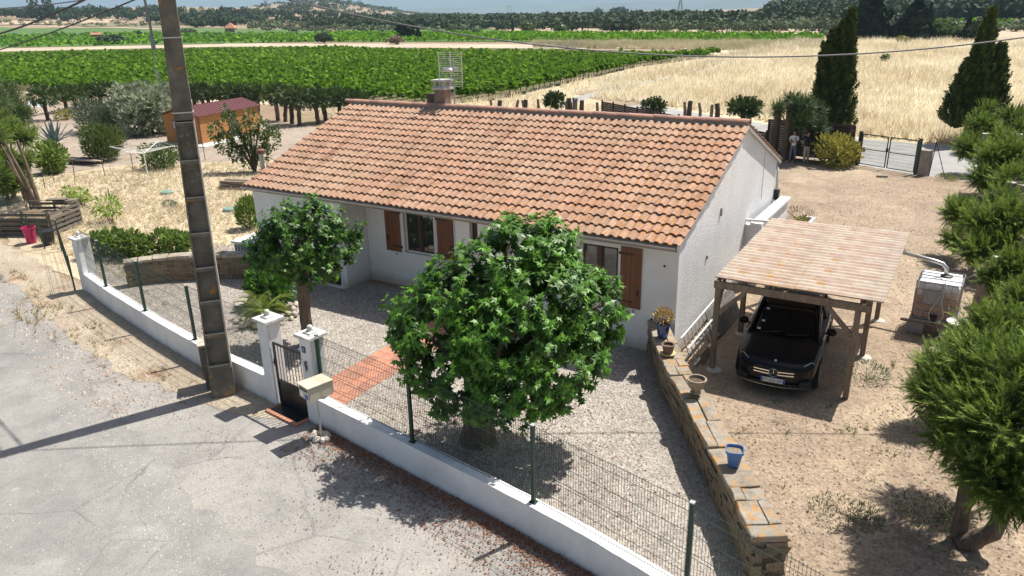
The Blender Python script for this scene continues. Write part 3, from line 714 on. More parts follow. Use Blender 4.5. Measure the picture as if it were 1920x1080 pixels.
MB().lathe([(.12, 0), (.14, .03), (.14, .12), (.08, .16)], 14, (-15.05, .6, 3.9)).build('flue_cap', mat('rusty cap', (.16, .07, .05), .7), fl)

# grid aerial -----------------------------------------------------
aer = thing('grid_antenna', 'white grid dish aerial on a mast behind the chimney', 'antenna', (-10.45, 5.6, 4.68))
M_al = mat('dull aluminium', (.72, .72, .72), .4, metal=.3)
MB().tube([(0, 0, 0), (0, 0, 2.1)], .025, 8).bar((-.25, -.0, .35), (.0, 0, .35), .03).bar((-.25, 0, .9), (0, 0, .9), .03).build('mast', mat('mast grey', (.4, .4, .4), .5), aer)
fx = Vector((cos(CYAW), sin(CYAW), 0)); fy = Vector((-sin(CYAW), cos(CYAW), 0))
def ap(u, v, k=1.0):   # u across, v up; the grid curves towards the camera side at its rim
    c_ = Vector((-.12, .0, 1.72)); return c_ + fx * u + Vector((0, 0, v)) - fy * (k * .28 * (u * u + v * v))
mb = MB(); W, H_ = .40, .58
for u in (-W, 0, W):
    mb = MB()
    for a in np.linspace(-H_, H_, 9)[:-1]: mb.bar(ap(u, a), ap(u, a + H_ / 4), .03, .03)
    mb.build('frame_rail', M_al, aer)
mb = MB()
for v in np.linspace(-H_, H_, 17):
    for a in np.linspace(-W, W, 5)[:-1]: mb.bar(ap(a, v), ap(a + W / 2, v), .014, .014)
mb.build('grid_wire', M_al, aer)
MB().bar(ap(-.27, .05) - fy * .02, ap(.27, .05) - fy * .02, .06).bar(ap(-.27, -.05) - fy * .02, ap(.27, -.05) - fy * .02, .05).build('crossbar', M_al, aer)
MB().tube([ap(0, 0), ap(0, 0) - fy * .35], .04, 8).lathe([(.09, -.05), (.1, .02), (.07, .06)], 10, ap(0, 0) - fy * .38).build('feed', M_al, aer)

# wing wall and planter at the back of the gable --------------------
mb = MB(); mb.b2((.004, 6.0, -.02), (.5, 6.25, 1.98)); mb.b2((.2, 6.25, -.02), (.42, 9.9, 1.98))
mb.b2((.16, 5.96, 1.98), (.5, 9.95, 2.06))
wing = mb.build('wing_wall', M_gable); props(wing, 'low white wall with a flat coping running along the gable end', 'wall')
pl = MB(); pl.b2((.9, 9.2, 0), (1.0, 12.3, .85)); pl.b2((.42, 9.2, 0), (.9, 9.32, .85)); pl.b2((.42, 12.2, 0), (.9, 12.3, .85)); pl.b2((-.6, 9.6, -.02), (.42, 12.3, .45))
plo = pl.build('planter', M_white); props(plo, 'long white masonry planter behind the gable corner', 'planter')
MB().b2((.42, 9.32, .3), (.9, 12.2, .75)).build('soil', mat('soil', (.12, .08, .05), .95, var=.4, scale=8), plo)
# ================================================================ STREET WALL, FENCE, GATE
M_streetwall, nt, b = nmat('weathered white wall')
c = _ramp(nt, _tex(nt, 1.1, 7, .7), [(.34, (.66, .66, .65)), (.6, (.8, .8, .79))])
geo = nt.nodes.new('ShaderNodeNewGeometry'); sp = nt.nodes.new('ShaderNodeSeparateXYZ'); nt.links.new(geo.outputs['Position'], sp.inputs[0])
edge = _ramp(nt, _math(nt, 'ADD', sp.outputs['Z'], _math(nt, 'MULTIPLY', _tex(nt, 3.0, 6, .75, stretch=(1, 1, .12)), .22)), [(.60, (0, 0, 0)), (.74, (1, 1, 1))])
foot = _ramp(nt, _math(nt, 'ADD', sp.outputs['Z'], _math(nt, 'MULTIPLY', _tex(nt, 2.2, 6, .7), .2)), [(.08, (1, 1, 1)), (.2, (0, 0, 0))])
streak = _math(nt, 'MULTIPLY', edge, _ramp(nt, _tex(nt, 5, 8, .8, stretch=(1, 1, .08)), [(.56, (0, 0, 0)), (.72, (.75, .75, .75))]))
c = _mix(nt, streak, c, (.3, .3, .28)); c = _mix(nt, _math(nt, 'MULTIPLY', foot, .6), c, (.42, .36, .3))
blot = _ramp(nt, _tex(nt, 4.2, 9, .78), [(.62, (0, 0, 0)), (.72, (.6, .6, .6))])
c = _mix(nt, blot, c, (.48, .47, .44))
nt.links.new(c, b.inputs['Base Color']); b.inputs['Roughness'].default_value = .88; b.inputs['Specular IOR Level'].default_value = .2
_bump(nt, b, _tex(nt, 30, 6, .7), .3)

WH = .62; WT = .24
def wall_run(pts, name='wall_body'):
    V = []; F = []
    n = len(pts); off = []
    for i, p in enumerate(pts):
        d = (Vector(pts[min(i + 1, n - 1)]) - Vector(pts[max(i - 1, 0)])).normalized(); off.append(Vector((-d.y, d.x)))
    for p, o in zip(pts, off):
        q = Vector(p) + o * WT
        V += [(p[0], p[1], -.06), (p[0], p[1], WH), (q.x, q.y, WH), (q.x, q.y, -.06)]
    for i in range(n - 1):
        a = 4 * i; c_ = a + 4
        F += [(a, c_, c_ + 1, a + 1), (a + 1, c_ + 1, c_ + 2, a + 2), (a + 2, c_ + 2, c_ + 3, a + 3)]
    F += [(0, 1, 2, 3), tuple(4 * (n - 1) + k for k in (3, 2, 1, 0))]
    return V, F
def dense(pts, k=8, seed=0):
    r = random.Random(seed); o = []
    for a, b_ in zip(pts, pts[1:]):
        for j in range(k): o.append((a[0] + (b_[0] - a[0]) * j / k, a[1] + (b_[1] - a[1]) * j / k + r.uniform(-.006, .006)))
    return o + [pts[-1]]
leftW = [(x, wall_y(x)) for x in (-18.15, -15.9, -12.2, -9.7, -7.2)]
rightW = [(x, wall_y(x)) for x in (-5.36, -3.6, -.8, .45, 1.55, 2.7, 4.2)]
wl1 = MB().add(*wall_run(dense(leftW))).build('street_wall', M_streetwall); props(wl1, 'low white wall left of the gate, behind the concrete pole', 'wall')
wl2 = MB().add(*wall_run(dense(rightW))).build('street_wall', M_streetwall); props(wl2, 'low white wall right of the gate, shaded by the big round tree', 'wall')

def pillar(x, y, rz, h, label, name='gate_pillar', w=.36):
    t = thing(name, label, 'pillar', (x, y, 0), rz)
    MB().box((0, 0, h / 2 - .03), (w, w, h + .06)).build('shaft', M_streetwall, t, bevel=.012)
    MB().box((0, 0, h + .045), (w + .14, w + .14, .07)).box((0, 0, h + .022), (w + .06, w + .06, .02)).build('cap', M_conc2, t, bevel=.012)
    MB().box((0, 0, h + .10), (w * .62, w * .62, .045)).box((0, 0, h + .14), (w * .3, w * .3, .05)).build('cap_step', M_conc2, t, bevel=.01)
    MB().lathe([(.0, -.06), (.045, -.045), (.065, 0), (.045, .045), (.0, .06)], 12, (0, 0, h + .2), cap=False).build('finial', M_conc2, t, smooth=True)
    return t
M_conc2 = mat('weathered white cap', (.74, .73, .7), .85, color2=(.5, .49, .45), scale=6, bump=.3)
WA = atan2(wall_y(-5) - wall_y(-8), 3)
p1 = pillar(-7.02, wall_y(-7.02) + .16, WA, 1.98, 'white square pillar on the latch side of the garden gate')
MB().tube([(.0 + .07 * cos(a) - .0, -.183, 1.72 + .09 * sin(a)) for a in np.linspace(0, 2 * pi, 13)], .008, 4).build('ring_relief', M_streetwall, p1)
p2 = pillar(-5.54, wall_y(-5.54) + .16, WA, 1.98, 'white square pillar with a blue number plate beside the letterbox')
p3 = pillar(-18.3, wall_y(-18.3) + .16, WA, 1.72, 'white square pillar ending the wall at the far left', 'end_pillar')
MB().b2((.02, .181, .62), (.12, .26, 1.7)).build('rib', M_streetwall, p3)

def text(name, s, size, m, parent, M, depth=.002, align='CENTER'):
    cu = bpy.data.curves.new('lettering', 'FONT'); cu.body = s; cu.size = size; cu.extrude = depth; cu.align_x = align; cu.align_y = 'CENTER'; cu.resolution_u = 3
    tmp = bpy.data.objects.new('tmp', cu); COL.objects.link(tmp); bpy.context.view_layer.update()
    me = bpy.data.meshes.new_from_object(tmp.evaluated_get(bpy.context.evaluated_depsgraph_get()))
    bpy.data.objects.remove(tmp); me.materials.clear(); me.materials.append(m); me.name = name
    o = link(name, me, parent); o.matrix_local = M; return o
M_blue = mat('blue enamel', (.02, .03, .16), .3); M_whitep = mat('white lettering', (.8, .8, .8), .5)
FRONT = Matrix.Rotation(pi / 2, 4, 'X')
np_ = MB().b2((-.1, -.192, 1.66), (.02, -.181, 1.8)).build('number_plate', M_blue, p2)
text('digit', '1', .12, M_whitep, np_, Matrix.Translation((-.04, -.1945, 1.73)) @ FRONT)
mb = MB()
for k in range(7):
    a = k * .9; mb.tube([(-.02 + .05 * cos(a), -.186, 1.45 + .05 * sin(a) - k * .012), (-.02 + .02 * cos(a + 1), -.2, 1.42 + .03 * sin(a) - k * .02), (.02 - .01 * k, -.186, 1.35 - k * .02)], .012, 5)
mb.build('ironwork_lizard', mat('grey iron', (.1, .1, .1), .5), p2)
# gate -----------------------------------------------------------
gx0, gx1 = -6.83, -5.73; gy = wall_y(-6.4) + .12
gate = thing('garden_gate', 'black iron garden gate with bars above a solid lower panel', 'gate', (gx0, gy, 0), WA)
gw = (gx1 - gx0) / cos(WA); M_gate = mat('black gate paint', (.012, .013, .014), .35)
MB().b2((0, -.02, .06), (.04, .02, 1.55)).b2((gw - .04, -.02, .06), (gw, .02, 1.55)).b2((.04, -.02, 1.51), (gw - .04, .02, 1.55)).b2((.04, -.02, .62), (gw - .04, .02, .66)).b2((.04, -.02, .06), (gw - .04, .02, .1)).build('gate_frame', M_gate, gate)
for k in range(8):
    x = .04 + (gw - .08) * (k + 1) / 9; MB().tube([(x, 0, .66), (x, 0, 1.51)], .009, 6).build('bar', M_gate, gate)
MB().b2((.04, -.004, .1), (gw - .04, .004, .62)).build('panel', M_gate, gate)
MB().b2((.01, -.05, 1.0), (.09, -.021, 1.16)).build('lock', M_gate, gate); MB().tube([(.05, -.05, 1.1), (.05, -.09, 1.1), (.16, -.09, 1.1)], .01, 6).build('handle', M_gate, gate)
M_terra = mat('terracotta paving tile', (.47, .225, .15), .75, color2=(.39, .18, .12), scale=3, island=True, bump=.15)
mt = thing('threshold', 'red tiled threshold with a dark mat under the garden gate', 'doorstep', (-6.29, gy - .18, 0), WA)
MB().box((0, 0, .02), (1.14, .62, .05)).build('slab', M_terra, mt); MB().box((0, -.02, .052), (.96, .4, .012)).build('mat', M_gate, mt)
# path -----------------------------------------------------------
grout = MB().b2((-6.78, -6.5, -.03), (-5.55, -.0, .012)).build('path', mat('path mortar', (.5, .38, .3), .9, var=.15)); props(grout, 'terracotta tiled path from the gate to the house', kind='structure')
tm = MB().box((0, 0, 0), (.292, .292, .02)); tme = None
for i in range(4):
    for j in range(21):
        if tme is None:
            o = tm.build('tile', M_terra, grout, bevel=.0); tme = o.data
        else: o = link('tile', tme, grout)
        o.location = (-6.625 + i * .307, -6.33 + j * .307, .012 + random.uniform(-.002, .004)); o.rotation_euler = (random.uniform(-.01, .01), random.uniform(-.01, .01), random.uniform(-.01, .01))

# welded mesh fence ------------------------------------------------
M_green = mat('dark green coated steel', (.012, .045, .033), .4)
def mesh_panel(L, h, z0, step=.05, fold=(.18, .42, .66, .90)):
    """a welded panel: verticals every step, horizontal wire pairs in folds; along local +x"""
    mb = MB(); w = .0045
    n = int(L / step)
    for k in range(n + 1):
        x = k * L / n; pts = [(x, 0, z0)]
        for f_ in fold: pts += [(x, 0, z0 + h * f_ - .03), (x, -.02, z0 + h * f_), (x, 0, z0 + h * f_ + .03)]
        pts.append((x, 0, z0 + h + .02))
        mb.bar((x, 0, z0), (x, 0, z0 + h + .025), w)
    for f_ in fold + (0.02, 1.0):
        for dz in ((-.03, .03) if f_ in fold[1:2] else (0,)): mb.bar((0, -.005, z0 + h * f_ + dz), (L, -.005, z0 + h * f_ + dz), .006)
    return mb
def fence_along(name, label, posts, h, z0, step=.05, pw=.06):
    t = thing(name, label, 'fence', (posts[0][0], posts[0][1], 0)); o0 = Vector((posts[0][0], posts[0][1], 0))
    for i, (x, y, full) in enumerate(posts):
        if full:
            p = MB().b2((-pw / 2, -pw / 2, z0 - .02), (pw / 2, pw / 2, z0 + h + .06)).build('post', M_green, t); p.location = Vector((x, y, 0)) - o0
            MB().box((0, 0, z0 + h + .068), (pw + .008, pw + .008, .018)).build('post_cap', M_capgrey, p)
            if z0 > .3: MB().box((0, 0, z0 + .012), (.13, .1, .012)).build('foot_plate', M_green, p)
        if i + 1 < len(posts):
            x2, y2, _ = posts[i + 1]; L = hypot(x2 - x, y2 - y); a = atan2(y2 - y, x2 - x)
            o = mesh_panel(L, h, z0 + .05, step).build('mesh_panel', M_green, t); o.location = Vector((x, y, 0)) - o0; o.rotation_euler = (0, 0, a)
    return t
M_capgrey = mat('grey plastic cap', (.4, .42, .42), .5)
cy = lambda x: wall_y(x) + .13
fence_along('mesh_fence', 'green welded mesh fence on the white wall left of the gate', [(-18.0, cy(-18.0), 0), (-16.36, cy(-16.36), 1), (-13.39, cy(-13.39), 1), (-10.42, cy(-10.42), 1), (-7.2, cy(-7.2), 0)], 1.39, WH)
fence_along('mesh_fence', 'green welded mesh fence on the white wall right of the gate', [(-5.33, cy(-5.33) + .02, 1), (-2.56, cy(-2.56), 1), (.36, cy(.36), 1), (3.2, cy(3.2), 1), (4.9, cy(4.2) - .25, 0), (7.8, cy(4.2) - 1.3, 0)], 1.39, WH)

# ================================================================ LETTERBOX, POLE
mbx = thing('letterbox', 'cream metal letterbox on a thin post in front of the gate pillar', 'letterbox', (-4.98, -7.26, 0), WA - .12)
M_cream = mat('cream enamel', (.62, .56, .42), .4, var=.08, scale=5)
MB().tube([(0, 0, -.02), (0, 0, 1.0)], .02, 10).build('post', mat('zinc post', (.5, .48, .42), .45, metal=.3), mbx)
bx = MB().extr([(-.24, 1.0), (.25, 1.0), (.30, 1.07), (.30, 1.3), (-.25, 1.3)], 'x', -.2, .2)
bxo = bx.build('box', M_cream, mbx); bxo.rotation_euler = (0, 0, pi / 2 - .55) if False else (0, 0, 0)
MB().b2((-.215, -.28, 1.302), (.215, .31, 1.318)).build('lid', M_cream, bxo)
MB().b2((-.18, -.262, 1.03), (.18, -.251, 1.27)).build('front_flap', mat('pale flap', (.55, .52, .45), .5), bxo)
MB().b2((-.15, -.2665, 1.2), (.15, -.2625, 1.25)).build('slot', M_iron, bxo)
MB().b2((-.15, -.2665, 1.06), (-.04, -.2625, 1.16)).build('sticker', M_whitep, bxo); MB().b2((.03, -.2665, 1.04), (.15, -.2625, 1.14)).build('sticker', mat('blue sticker', (.05, .12, .4), .5), bxo)
M_rock = mat('white rubble', (.6, .56, .5), .9, color2=(.42, .36, .3), scale=9, bump=.6, bscale=14, island=True)
def rock_mesh(seed, m, sub=2):
    import bmesh
    r = random.Random(seed); bm = bmesh.new(); bmesh.ops.create_icosphere(bm, subdivisions=sub, radius=.5)
    ax = [(Vector((r.gauss(0, 1), r.gauss(0, 1), r.gauss(0, 1))).normalized(), r.uniform(.3, .46)) for _ in range(9)]
    for v in bm.verts:
        for n_, d in ax:
            k = v.co.dot(n_) - d
            if k > 0: v.co -= n_ * k * .9
        v.co *= 1 + r.uniform(-.03, .03)
    me = bpy.data.meshes.new('rock'); bm.to_mesh(me); bm.free(); me.materials.append(m); return me
ROCKS = [rock_mesh(k, M_rock) for k in range(5)]
def rock(name, loc, size, parent=None, m=None):
    o = link(name, random.choice(ROCKS), parent); o.location = loc; o.scale = size; o.rotation_euler = (random.uniform(-.3, .3), random.uniform(-.3, .3), random.uniform(0, 6)); return o
rk = thing('rock_pile', 'white stones packed round the foot of the letterbox post', 'stones', (-5.0, -7.28, 0))
for k in range(9):
    a = k * .7; rock('stone', (.16 * cos(a) * (1 if k % 2 else 1.3), .13 * sin(a), .04), (.2, .16, .15), rk)

M_pole = mat('lichened concrete', (.19, .172, .132), .9, color2=(.105, .096, .076), scale=2.2, bump=.6, bscale=30)
nt = M_pole.node_tree; b = nt.nodes['Principled BSDF']; src = b.inputs['Base Color'].links[0].from_socket
c = _mix(nt, _ramp(nt, _tex(nt, 3.4, 9, .7), [(.585, (0, 0, 0)), (.63, (.85, .85, .85))]), src, (.42, .2, .03)); 
c = _mix(nt, _ramp(nt, _tex(nt, 9, 6, .7), [(.62, (0, 0, 0)), (.68, (.6, .6, .6))]), c, (.42, .4, .35)); nt.links.new(c, b.inputs['Base Color'])
M_palelit = mat('pale and sunlit concrete', (.5, .45, .36), .9, var=.3, scale=5)  # on the pole's right flange this pale tone stands for sunlight
pole = thing('utility_pole', 'tall tapering concrete utility pole with recessed panels and orange lichen', 'utility pole', (-8.42, -6.95, 0), radians(52))
PH = 11.0
hw = lambda z: (.265 - .0125 * z)            # half width across the face
hd = lambda z: (.20 - .008 * z)              # half depth
lean = lambda z: .021 * z
core = MB(); zs = [-.05, .75] 
webv = lambda z, k: k * hd(z)
def section(z0, z1, kx0, kx1, ky0, ky1, mb):
    v = []
    for z in (z0, z1):
        L_ = lean(z); v += [(L_ + kx0 * hw(z), ky0 * hd(z), z), (L_ + kx1 * hw(z), ky0 * hd(z), z), (L_ + kx1 * hw(z), ky1 * hd(z), z), (L_ + kx0 * hw(z), ky1 * hd(z), z)]
    mb.add(v, [(0, 3, 2, 1), (4, 5, 6, 7), (0, 1, 5, 4), (1, 2, 6, 5), (2, 3, 7, 6), (3, 0, 4, 7)])
mb = MB(); section(-.05, .72, -1, 1, -1, 1, mb); mb.build('solid_foot', M_pole, pole)
mb = MB(); section(6.3, PH, -1, 1, -1, 1, mb); mb.build('solid_head', M_pole, pole)
mb = MB(); section(.72, 6.3, -.86, .86, -.35, .35, mb); mb.build('web', M_pole, pole)
for s_ in (-1, 1):
    mb = MB(); section(.72, 6.3, .86 * s_ if s_ > 0 else -1, 1 if s_ > 0 else -.86, -1, 1, mb); mb.build('flange', M_pole if s_ < 0 else M_palelit, pole)  # right flange coloured lighter: its sunlit side is put into the material
z = .72; step_ = .78
while z < 6.2:
    mb = MB(); section(z, z + .07, -.859, .859, -.95, .95, mb); mb.build('rung', M_pole, pole)
    mb = MB(); section(z + .071, z + .085, -.9, .9, -1.01, -.6, mb); mb.build('rung_edge', M_palelit, pole); z += step_
for z in (6.45, 7.9): 
    MB().box((lean(z), 0, z), (2 * hw(z) + .03, 2 * hd(z) + .03, .025)).build('steel_band', mat('band', (.55, .55, .53), .5, metal=.4), pole)
# cable tube and fittings on the left of the pole, top crossarm and insulators
M_pvc = mat('grey cable tube', (.2, .22, .235), .5)
MB().tube([(-.75, -.05, 9.75), (-.5, -.04, 9.5), (-.3, -.03, 9.1), (-.22, 0, 8.7), (-.2, 0, 8.1), (-.2, .0, 7.75)], .024, 8).build('cable_tube', M_pvc, pole)
MB().b2((-.245, -.04, 7.68), (-.17, .04, 7.95)).build('clamp', M_pvc, pole)
MB().tube([(-.22, 0, 7.62), (-.23, -.02, 7.4), (-.23, -.02, 7.3)], .008, 5).b2((-.255, -.04, 7.12), (-.21, .0, 7.3)).build('tag', M_capgrey, pole)
MB().b2((-.7, -.3, 10.2), (1.1, -.22, 10.3)).build('crossarm', mat('galvanised arm', (.4, .42, .43), .4, metal=.7), pole)
for x in (-.6, .2, 1.0): MB().lathe([(.03, 0), (.06, .05), (.04, .1), (.06, .15), (.02, .2)], 10, (x, -.26, 10.3)).build('insulator', mat('brown glass', (.1, .04, .02), .2), pole)
cab = thing('meter_cabinet', 'grey-brown concrete meter cabinet at the foot of the utility pole', 'cabinet', (-8.83, -6.72, 0), radians(52))
MB().b2((-.3, -.14, -.05), (.02, .3, .42)).build('plinth', M_pole, cab)
MB().b2((-.33, -.17, .42), (.02, .32, 1.12)).build('body', mat('cabinet grey', (.16, .14, .115), .8, var=.3, scale=3), cab)
MB().b2((-.28, -.185, .48), (-.02, -.171, 1.06)).build('door', MATS['cabinet grey'], cab); MB().b2((-.35, -.19, 1.12), (.03, .34, 1.16)).build('lid', M_palelit, cab)

# overhead lines: hang between real supports --------------------------
M_cable = mat('black cable', (.03, .03, .035), .6); M_cablegrey = mat('grey cable', (.16, .16, .165), .6)
TOPP = Matrix.Translation(pole.location) @ Matrix.Rotation(radians(52), 4, 'Z')
def wire(name, label, a, b_, sag, r, m):
    a, b_ = Vector(a), Vector(b_); pts = [a.lerp(b_, t) - Vector((0, 0, 4 * sag * t * (1 - t))) for t in np.linspace(0, 1, 40)]
    o = MB().tube(pts, r, 6).build(name, m, smooth=True); return props(o, label, 'cable')
def on_plane(px, py, p0, d):
    """point of the vertical plane through p0 along d that lies under a surveyed sight line"""
    r = _R * ((px - 960) / CF) + _U * ((540 - py) / CF) + _F; n = Vector((-d.y, d.x, 0)); t = (p0 - CPOS).dot(n) / r.dot(n); return CPOS + r * t
W0 = (-7.80, -6.15)
def run(z0, z1, e, sag, u, r, m, label):
    a, b_ = Vector((*W0, z0)), Vector((*e, z1)); pts = []
    for t in np.linspace(0, u, 50): pts.append(a.lerp(b_, t) - Vector((0, 0, 4 * sag * t * (1 - t))))
    return props(MB().tube(pts, r, 6).build('overhead_cable', m, smooth=True), label, 'cable')
run(8.98, 12.82, (20, 10), 3.34, .72, .016, M_cablegrey, 'dark overhead cable crossing above the roof towards the right')
run(9.85, 8.45, (-40, -2), 1.51, 1, .026, M_cable, 'thick black cable in the upper left corner')
run(9.18, 6.17, (-40, -2), .61, 1, .017, M_cable, 'thin dark cable, the lowest one over the left fields')
run(9.06, 10.39, (-40, -2), .97, 1, .015, M_cablegrey, 'pale grey cable, the highest one over the left hill')

# ================================================================ DRY-STONE WALLS
M_stone = mat('brown field stone', (.23, .18, .12), .92, color2=(.13, .105, .07), scale=3.5, bump=.7, bscale=16, island=True)
M_joint = mat('wall core', (.07, .055, .04), .95, var=.3, scale=6)
M_slab, nt, b = nmat('grey coping with orange lichen')
c = _ramp(nt, _tex(nt, 4.2, 8, .75), [(.35, (.2, .175, .14)), (.62, (.36, .325, .27))])
oi = nt.nodes.new('ShaderNodeObjectInfo'); c = _mix(nt, 1., c, _ramp(nt, oi.outputs['Random'], [(0, (.88, .86, .84)), (1, (1.1, 1.09, 1.07))]), 'MULTIPLY')
geo = nt.nodes.new('ShaderNodeNewGeometry'); tn_ = nt.nodes.new('ShaderNodeTexNoise'); tn_.inputs['Scale'].default_value = 4.6; tn_.inputs['Detail'].default_value = 12; tn_.inputs['Roughness'].default_value = .8; nt.links.new(geo.outputs['Position'], tn_.inputs['Vector'])
c = _mix(nt, _ramp(nt, tn_.outputs['Fac'], [(.52, (0, 0, 0)), (.57, (.9, .9, .9))]), c, (.46, .23, .055))
c = _mix(nt, _ramp(nt, _tex(nt, 7, 8, .8), [(.58, (0, 0, 0)), (.68, (.8, .8, .8))]), c, (.16, .135, .1))
nt.links.new(c, b.inputs['Base Color']); b.inputs['Roughness'].default_value = .92; _bump(nt, b, _tex(nt, 18, 8, .75), .8, .03)
def stone_mesh(seed):
    r = random.Random(seed); V = []
    for x in (-.5, 0, .5):
        for z in (-.5, .5):
            for y in (-.5, .5):
                V.append((x + r.uniform(-.08, .08), y * (1 if y > 0 else r.uniform(.75, 1.1)), z + r.uniform(-.13, .13)))
    q = lambda i, z, y: i * 4 + z * 2 + y
    F = []
    for i in (0, 1):
        F += [(q(i, 0, 0), q(i + 1, 0, 0), q(i + 1, 1, 0), q(i, 1, 0)), (q(i, 1, 0), q(i + 1, 1, 0), q(i + 1, 1, 1), q(i, 1, 1)), (q(i, 0, 1), q(i + 1, 0, 1), q(i + 1, 0, 0), q(i, 0, 0)), (q(i, 0, 1), q(i, 1, 1), q(i + 1, 1, 1), q(i + 1, 0, 1))]
    F += [(q(0, 0, 0), q(0, 1, 0), q(0, 1, 1), q(0, 0, 1)), (q(2, 0, 0), q(2, 0, 1), q(2, 1, 1), q(2, 1, 0))]
    me = bpy.data.meshes.new('stone'); me.from_pydata(V, [], F); me.materials.append(M_stone); return me
STONES = [stone_mesh(k) for k in range(8)]
def stone_wall(name, label, pts, h, t, side, sw=(.16, .42), sh=(.07, .14), ends=(False, False), seed=1, cop=.07, limit=290, mcop=None):
    """pts: line of the stone face (left of travel = side +1 is the body)"""
    r = random.Random(seed); root = thing(name, label, 'wall', (pts[0][0], pts[0][1], 0)); o0 = Vector((pts[0][0], pts[0][1], 0))
    nrm = []
    for i in range(len(pts)):
        d = (Vector(pts[min(i + 1, len(pts) - 1)]) - Vector(pts[max(i - 1, 0)])).normalized(); nrm.append(Vector((-d.y, d.x)) * side)
    mb = MB(); V = []; Fc = []
    for p, n_ in zip(pts, nrm):
        a = Vector(p) + n_ * .05; b2 = Vector(p) + n_ * (t - .02)
        V += [(a.x - o0.x, a.y - o0.y, -.06), (a.x - o0.x, a.y - o0.y, h - .03), (b2.x - o0.x, b2.y - o0.y, h - .03), (b2.x - o0.x, b2.y - o0.y, -.06)]
    for i in range(len(pts) - 1):
        a = 4 * i; Fc += [(a, a + 4, a + 5, a + 1), (a + 1, a + 5, a + 6, a + 2), (a + 2, a + 6, a + 7, a + 3)]
    Fc += [(0, 1, 2, 3), tuple(4 * (len(pts) - 1) + k for k in (3, 2, 1, 0))]
    MB().add(V, Fc).build('core', M_joint, root)
    cnt = 0
    seg = [(Vector(pts[i]), Vector(pts[i + 1])) for i in range(len(pts) - 1)]
    if ends[1]:
        e = Vector(pts[-1]); seg.append((e, e + nrm[-1] * t))
    if ends[0]:
        e = Vector(pts[0]); seg.insert(0, (e + nrm[0] * t, e))
    for a, b2 in seg:
        d = b2 - a; L = d.length; ang_ = atan2(d.y, d.x); z = 0.0
        while z < h - .04:
            hh = min(r.uniform(*sh), h - z); x = -r.uniform(0, .1)
            while x < L:
                w = r.uniform(*sw)
                if cnt < limit:
                    o = link('stone', r.choice(STONES), root); cnt += 1
                    p = a + d.normalized() * min(max(x + w / 2, w * .4), L - w * .3); nn = Vector((-d.y, d.x)).normalized() * side
                    q = p + nn * (.07 + r.uniform(-.015, .015))
                    o.location = (q.x - o0.x, q.y - o0.y, z + hh / 2); o.scale = (w * 1.0, .14, hh * 1.02); o.rotation_euler = (0, r.uniform(-.04, .04), ang_ + (0 if side > 0 else 0) + r.uniform(-.04, .04))
                x += w + .012
            z += hh
    # coping: flat uneven cap stones laid across the wall, each its own piece
    r2 = random.Random(seed + 5); total = sum((Vector(b2) - Vector(a)).length for a, b2 in zip(pts, pts[1:]))
    def at(d):
        for i, (a, b2) in enumerate(zip(pts, pts[1:])):
            L = (Vector(b2) - Vector(a)).length
            if d <= L or i == len(pts) - 2: u = min(d / L, 1.02); return Vector(a).lerp(Vector(b2), u), nrm[i].lerp(nrm[i + 1], min(u, 1)).normalized()
            d -= L
    d = -.04
    while d < total:
        w = r2.uniform(.35, .95); cuts = [0, 1] if r2.random() < .45 or t < .44 else [0, r2.uniform(.35, .65), 1]
        for c0, c1 in zip(cuts, cuts[1:]):
            poly = []
            for (du, v) in ((.012, c0), (w * .5, c0), (w - .012, c0), (w - .012, (c0 + c1) / 2), (w - .012, c1), (w * .5, c1), (.012, c1), (.012, (c0 + c1) / 2)):
                p, nn = at(min(d + du + r2.uniform(-.018, .018), total + .05)); v_ = v + (.012 if v == c0 and c0 > 0 else -.012 if v == c1 and c1 < 1 else r2.uniform(-.05, .04) if v in (0, 1) else 0)
                q = p + nn * (-.03 + (t + .06) * v_); poly.append((q.x - o0.x, q.y - o0.y))
            z1 = h + cop + r2.uniform(-.02, .02); tx, ty = r2.uniform(-.03, .03), r2.uniform(-.03, .03); cx_ = sum(p[0] for p in poly) / 8; cy_ = sum(p[1] for p in poly) / 8
            V = [(x, y, h - .03) for x, y in poly] + [(x, y, z1 - .012 + tx * (x - cx_) + ty * (y - cy_)) for x, y in poly] + [(cx_ + (x - cx_) * .93, cy_ + (y - cy_) * .93, z1 + tx * (x - cx_) + ty * (y - cy_)) for x, y in poly]
            Fc = [(i, (i + 1) % 8, 8 + (i + 1) % 8, 8 + i) for i in range(8)] + [(8 + i, 8 + (i + 1) % 8, 16 + (i + 1) % 8, 16 + i) for i in range(8)] + [tuple(range(16, 24))]
            if side < 0: Fc = [f[::-1] for f in Fc]
            MB().add(V, Fc).build('cap_stone', mcop or M_slab, root)
        d += w
    return root
swr = stone_wall('stone_wall', 'brown stone retaining wall with an orange-lichened coping between yard and drive', [(-.7, -.02), (-.2, -.9), (.42, -1.98), (1.0, -2.85), (1.5, -3.52), (2.28, -4.76), (2.74, -5.44), (3.28, -6.28), (3.78, -7.08)], .80, .46, 1, sw=(.2, .5), sh=(.08, .17), ends=(False, True), seed=4, limit=285)
M_slab2 = mat('pale coping stone', (.4, .36, .28), .9, color2=(.24, .2, .15), scale=3, bump=.8, bscale=14)
swl = stone_wall('stone_wall', 'curved dry-stone wall across the left end of the front yard', [(-17.35, -3.55), (-17.0, -2.95), (-16.3, -2.25), (-15.5, -1.7), (-14.7, -1.2), (-13.6, -.75), (-12.95, -.5)], .80, .42, 1, sw=(.16, .44), sh=(.055, .11), seed=9, ends=(True, False), limit=285, mcop=M_slab2)

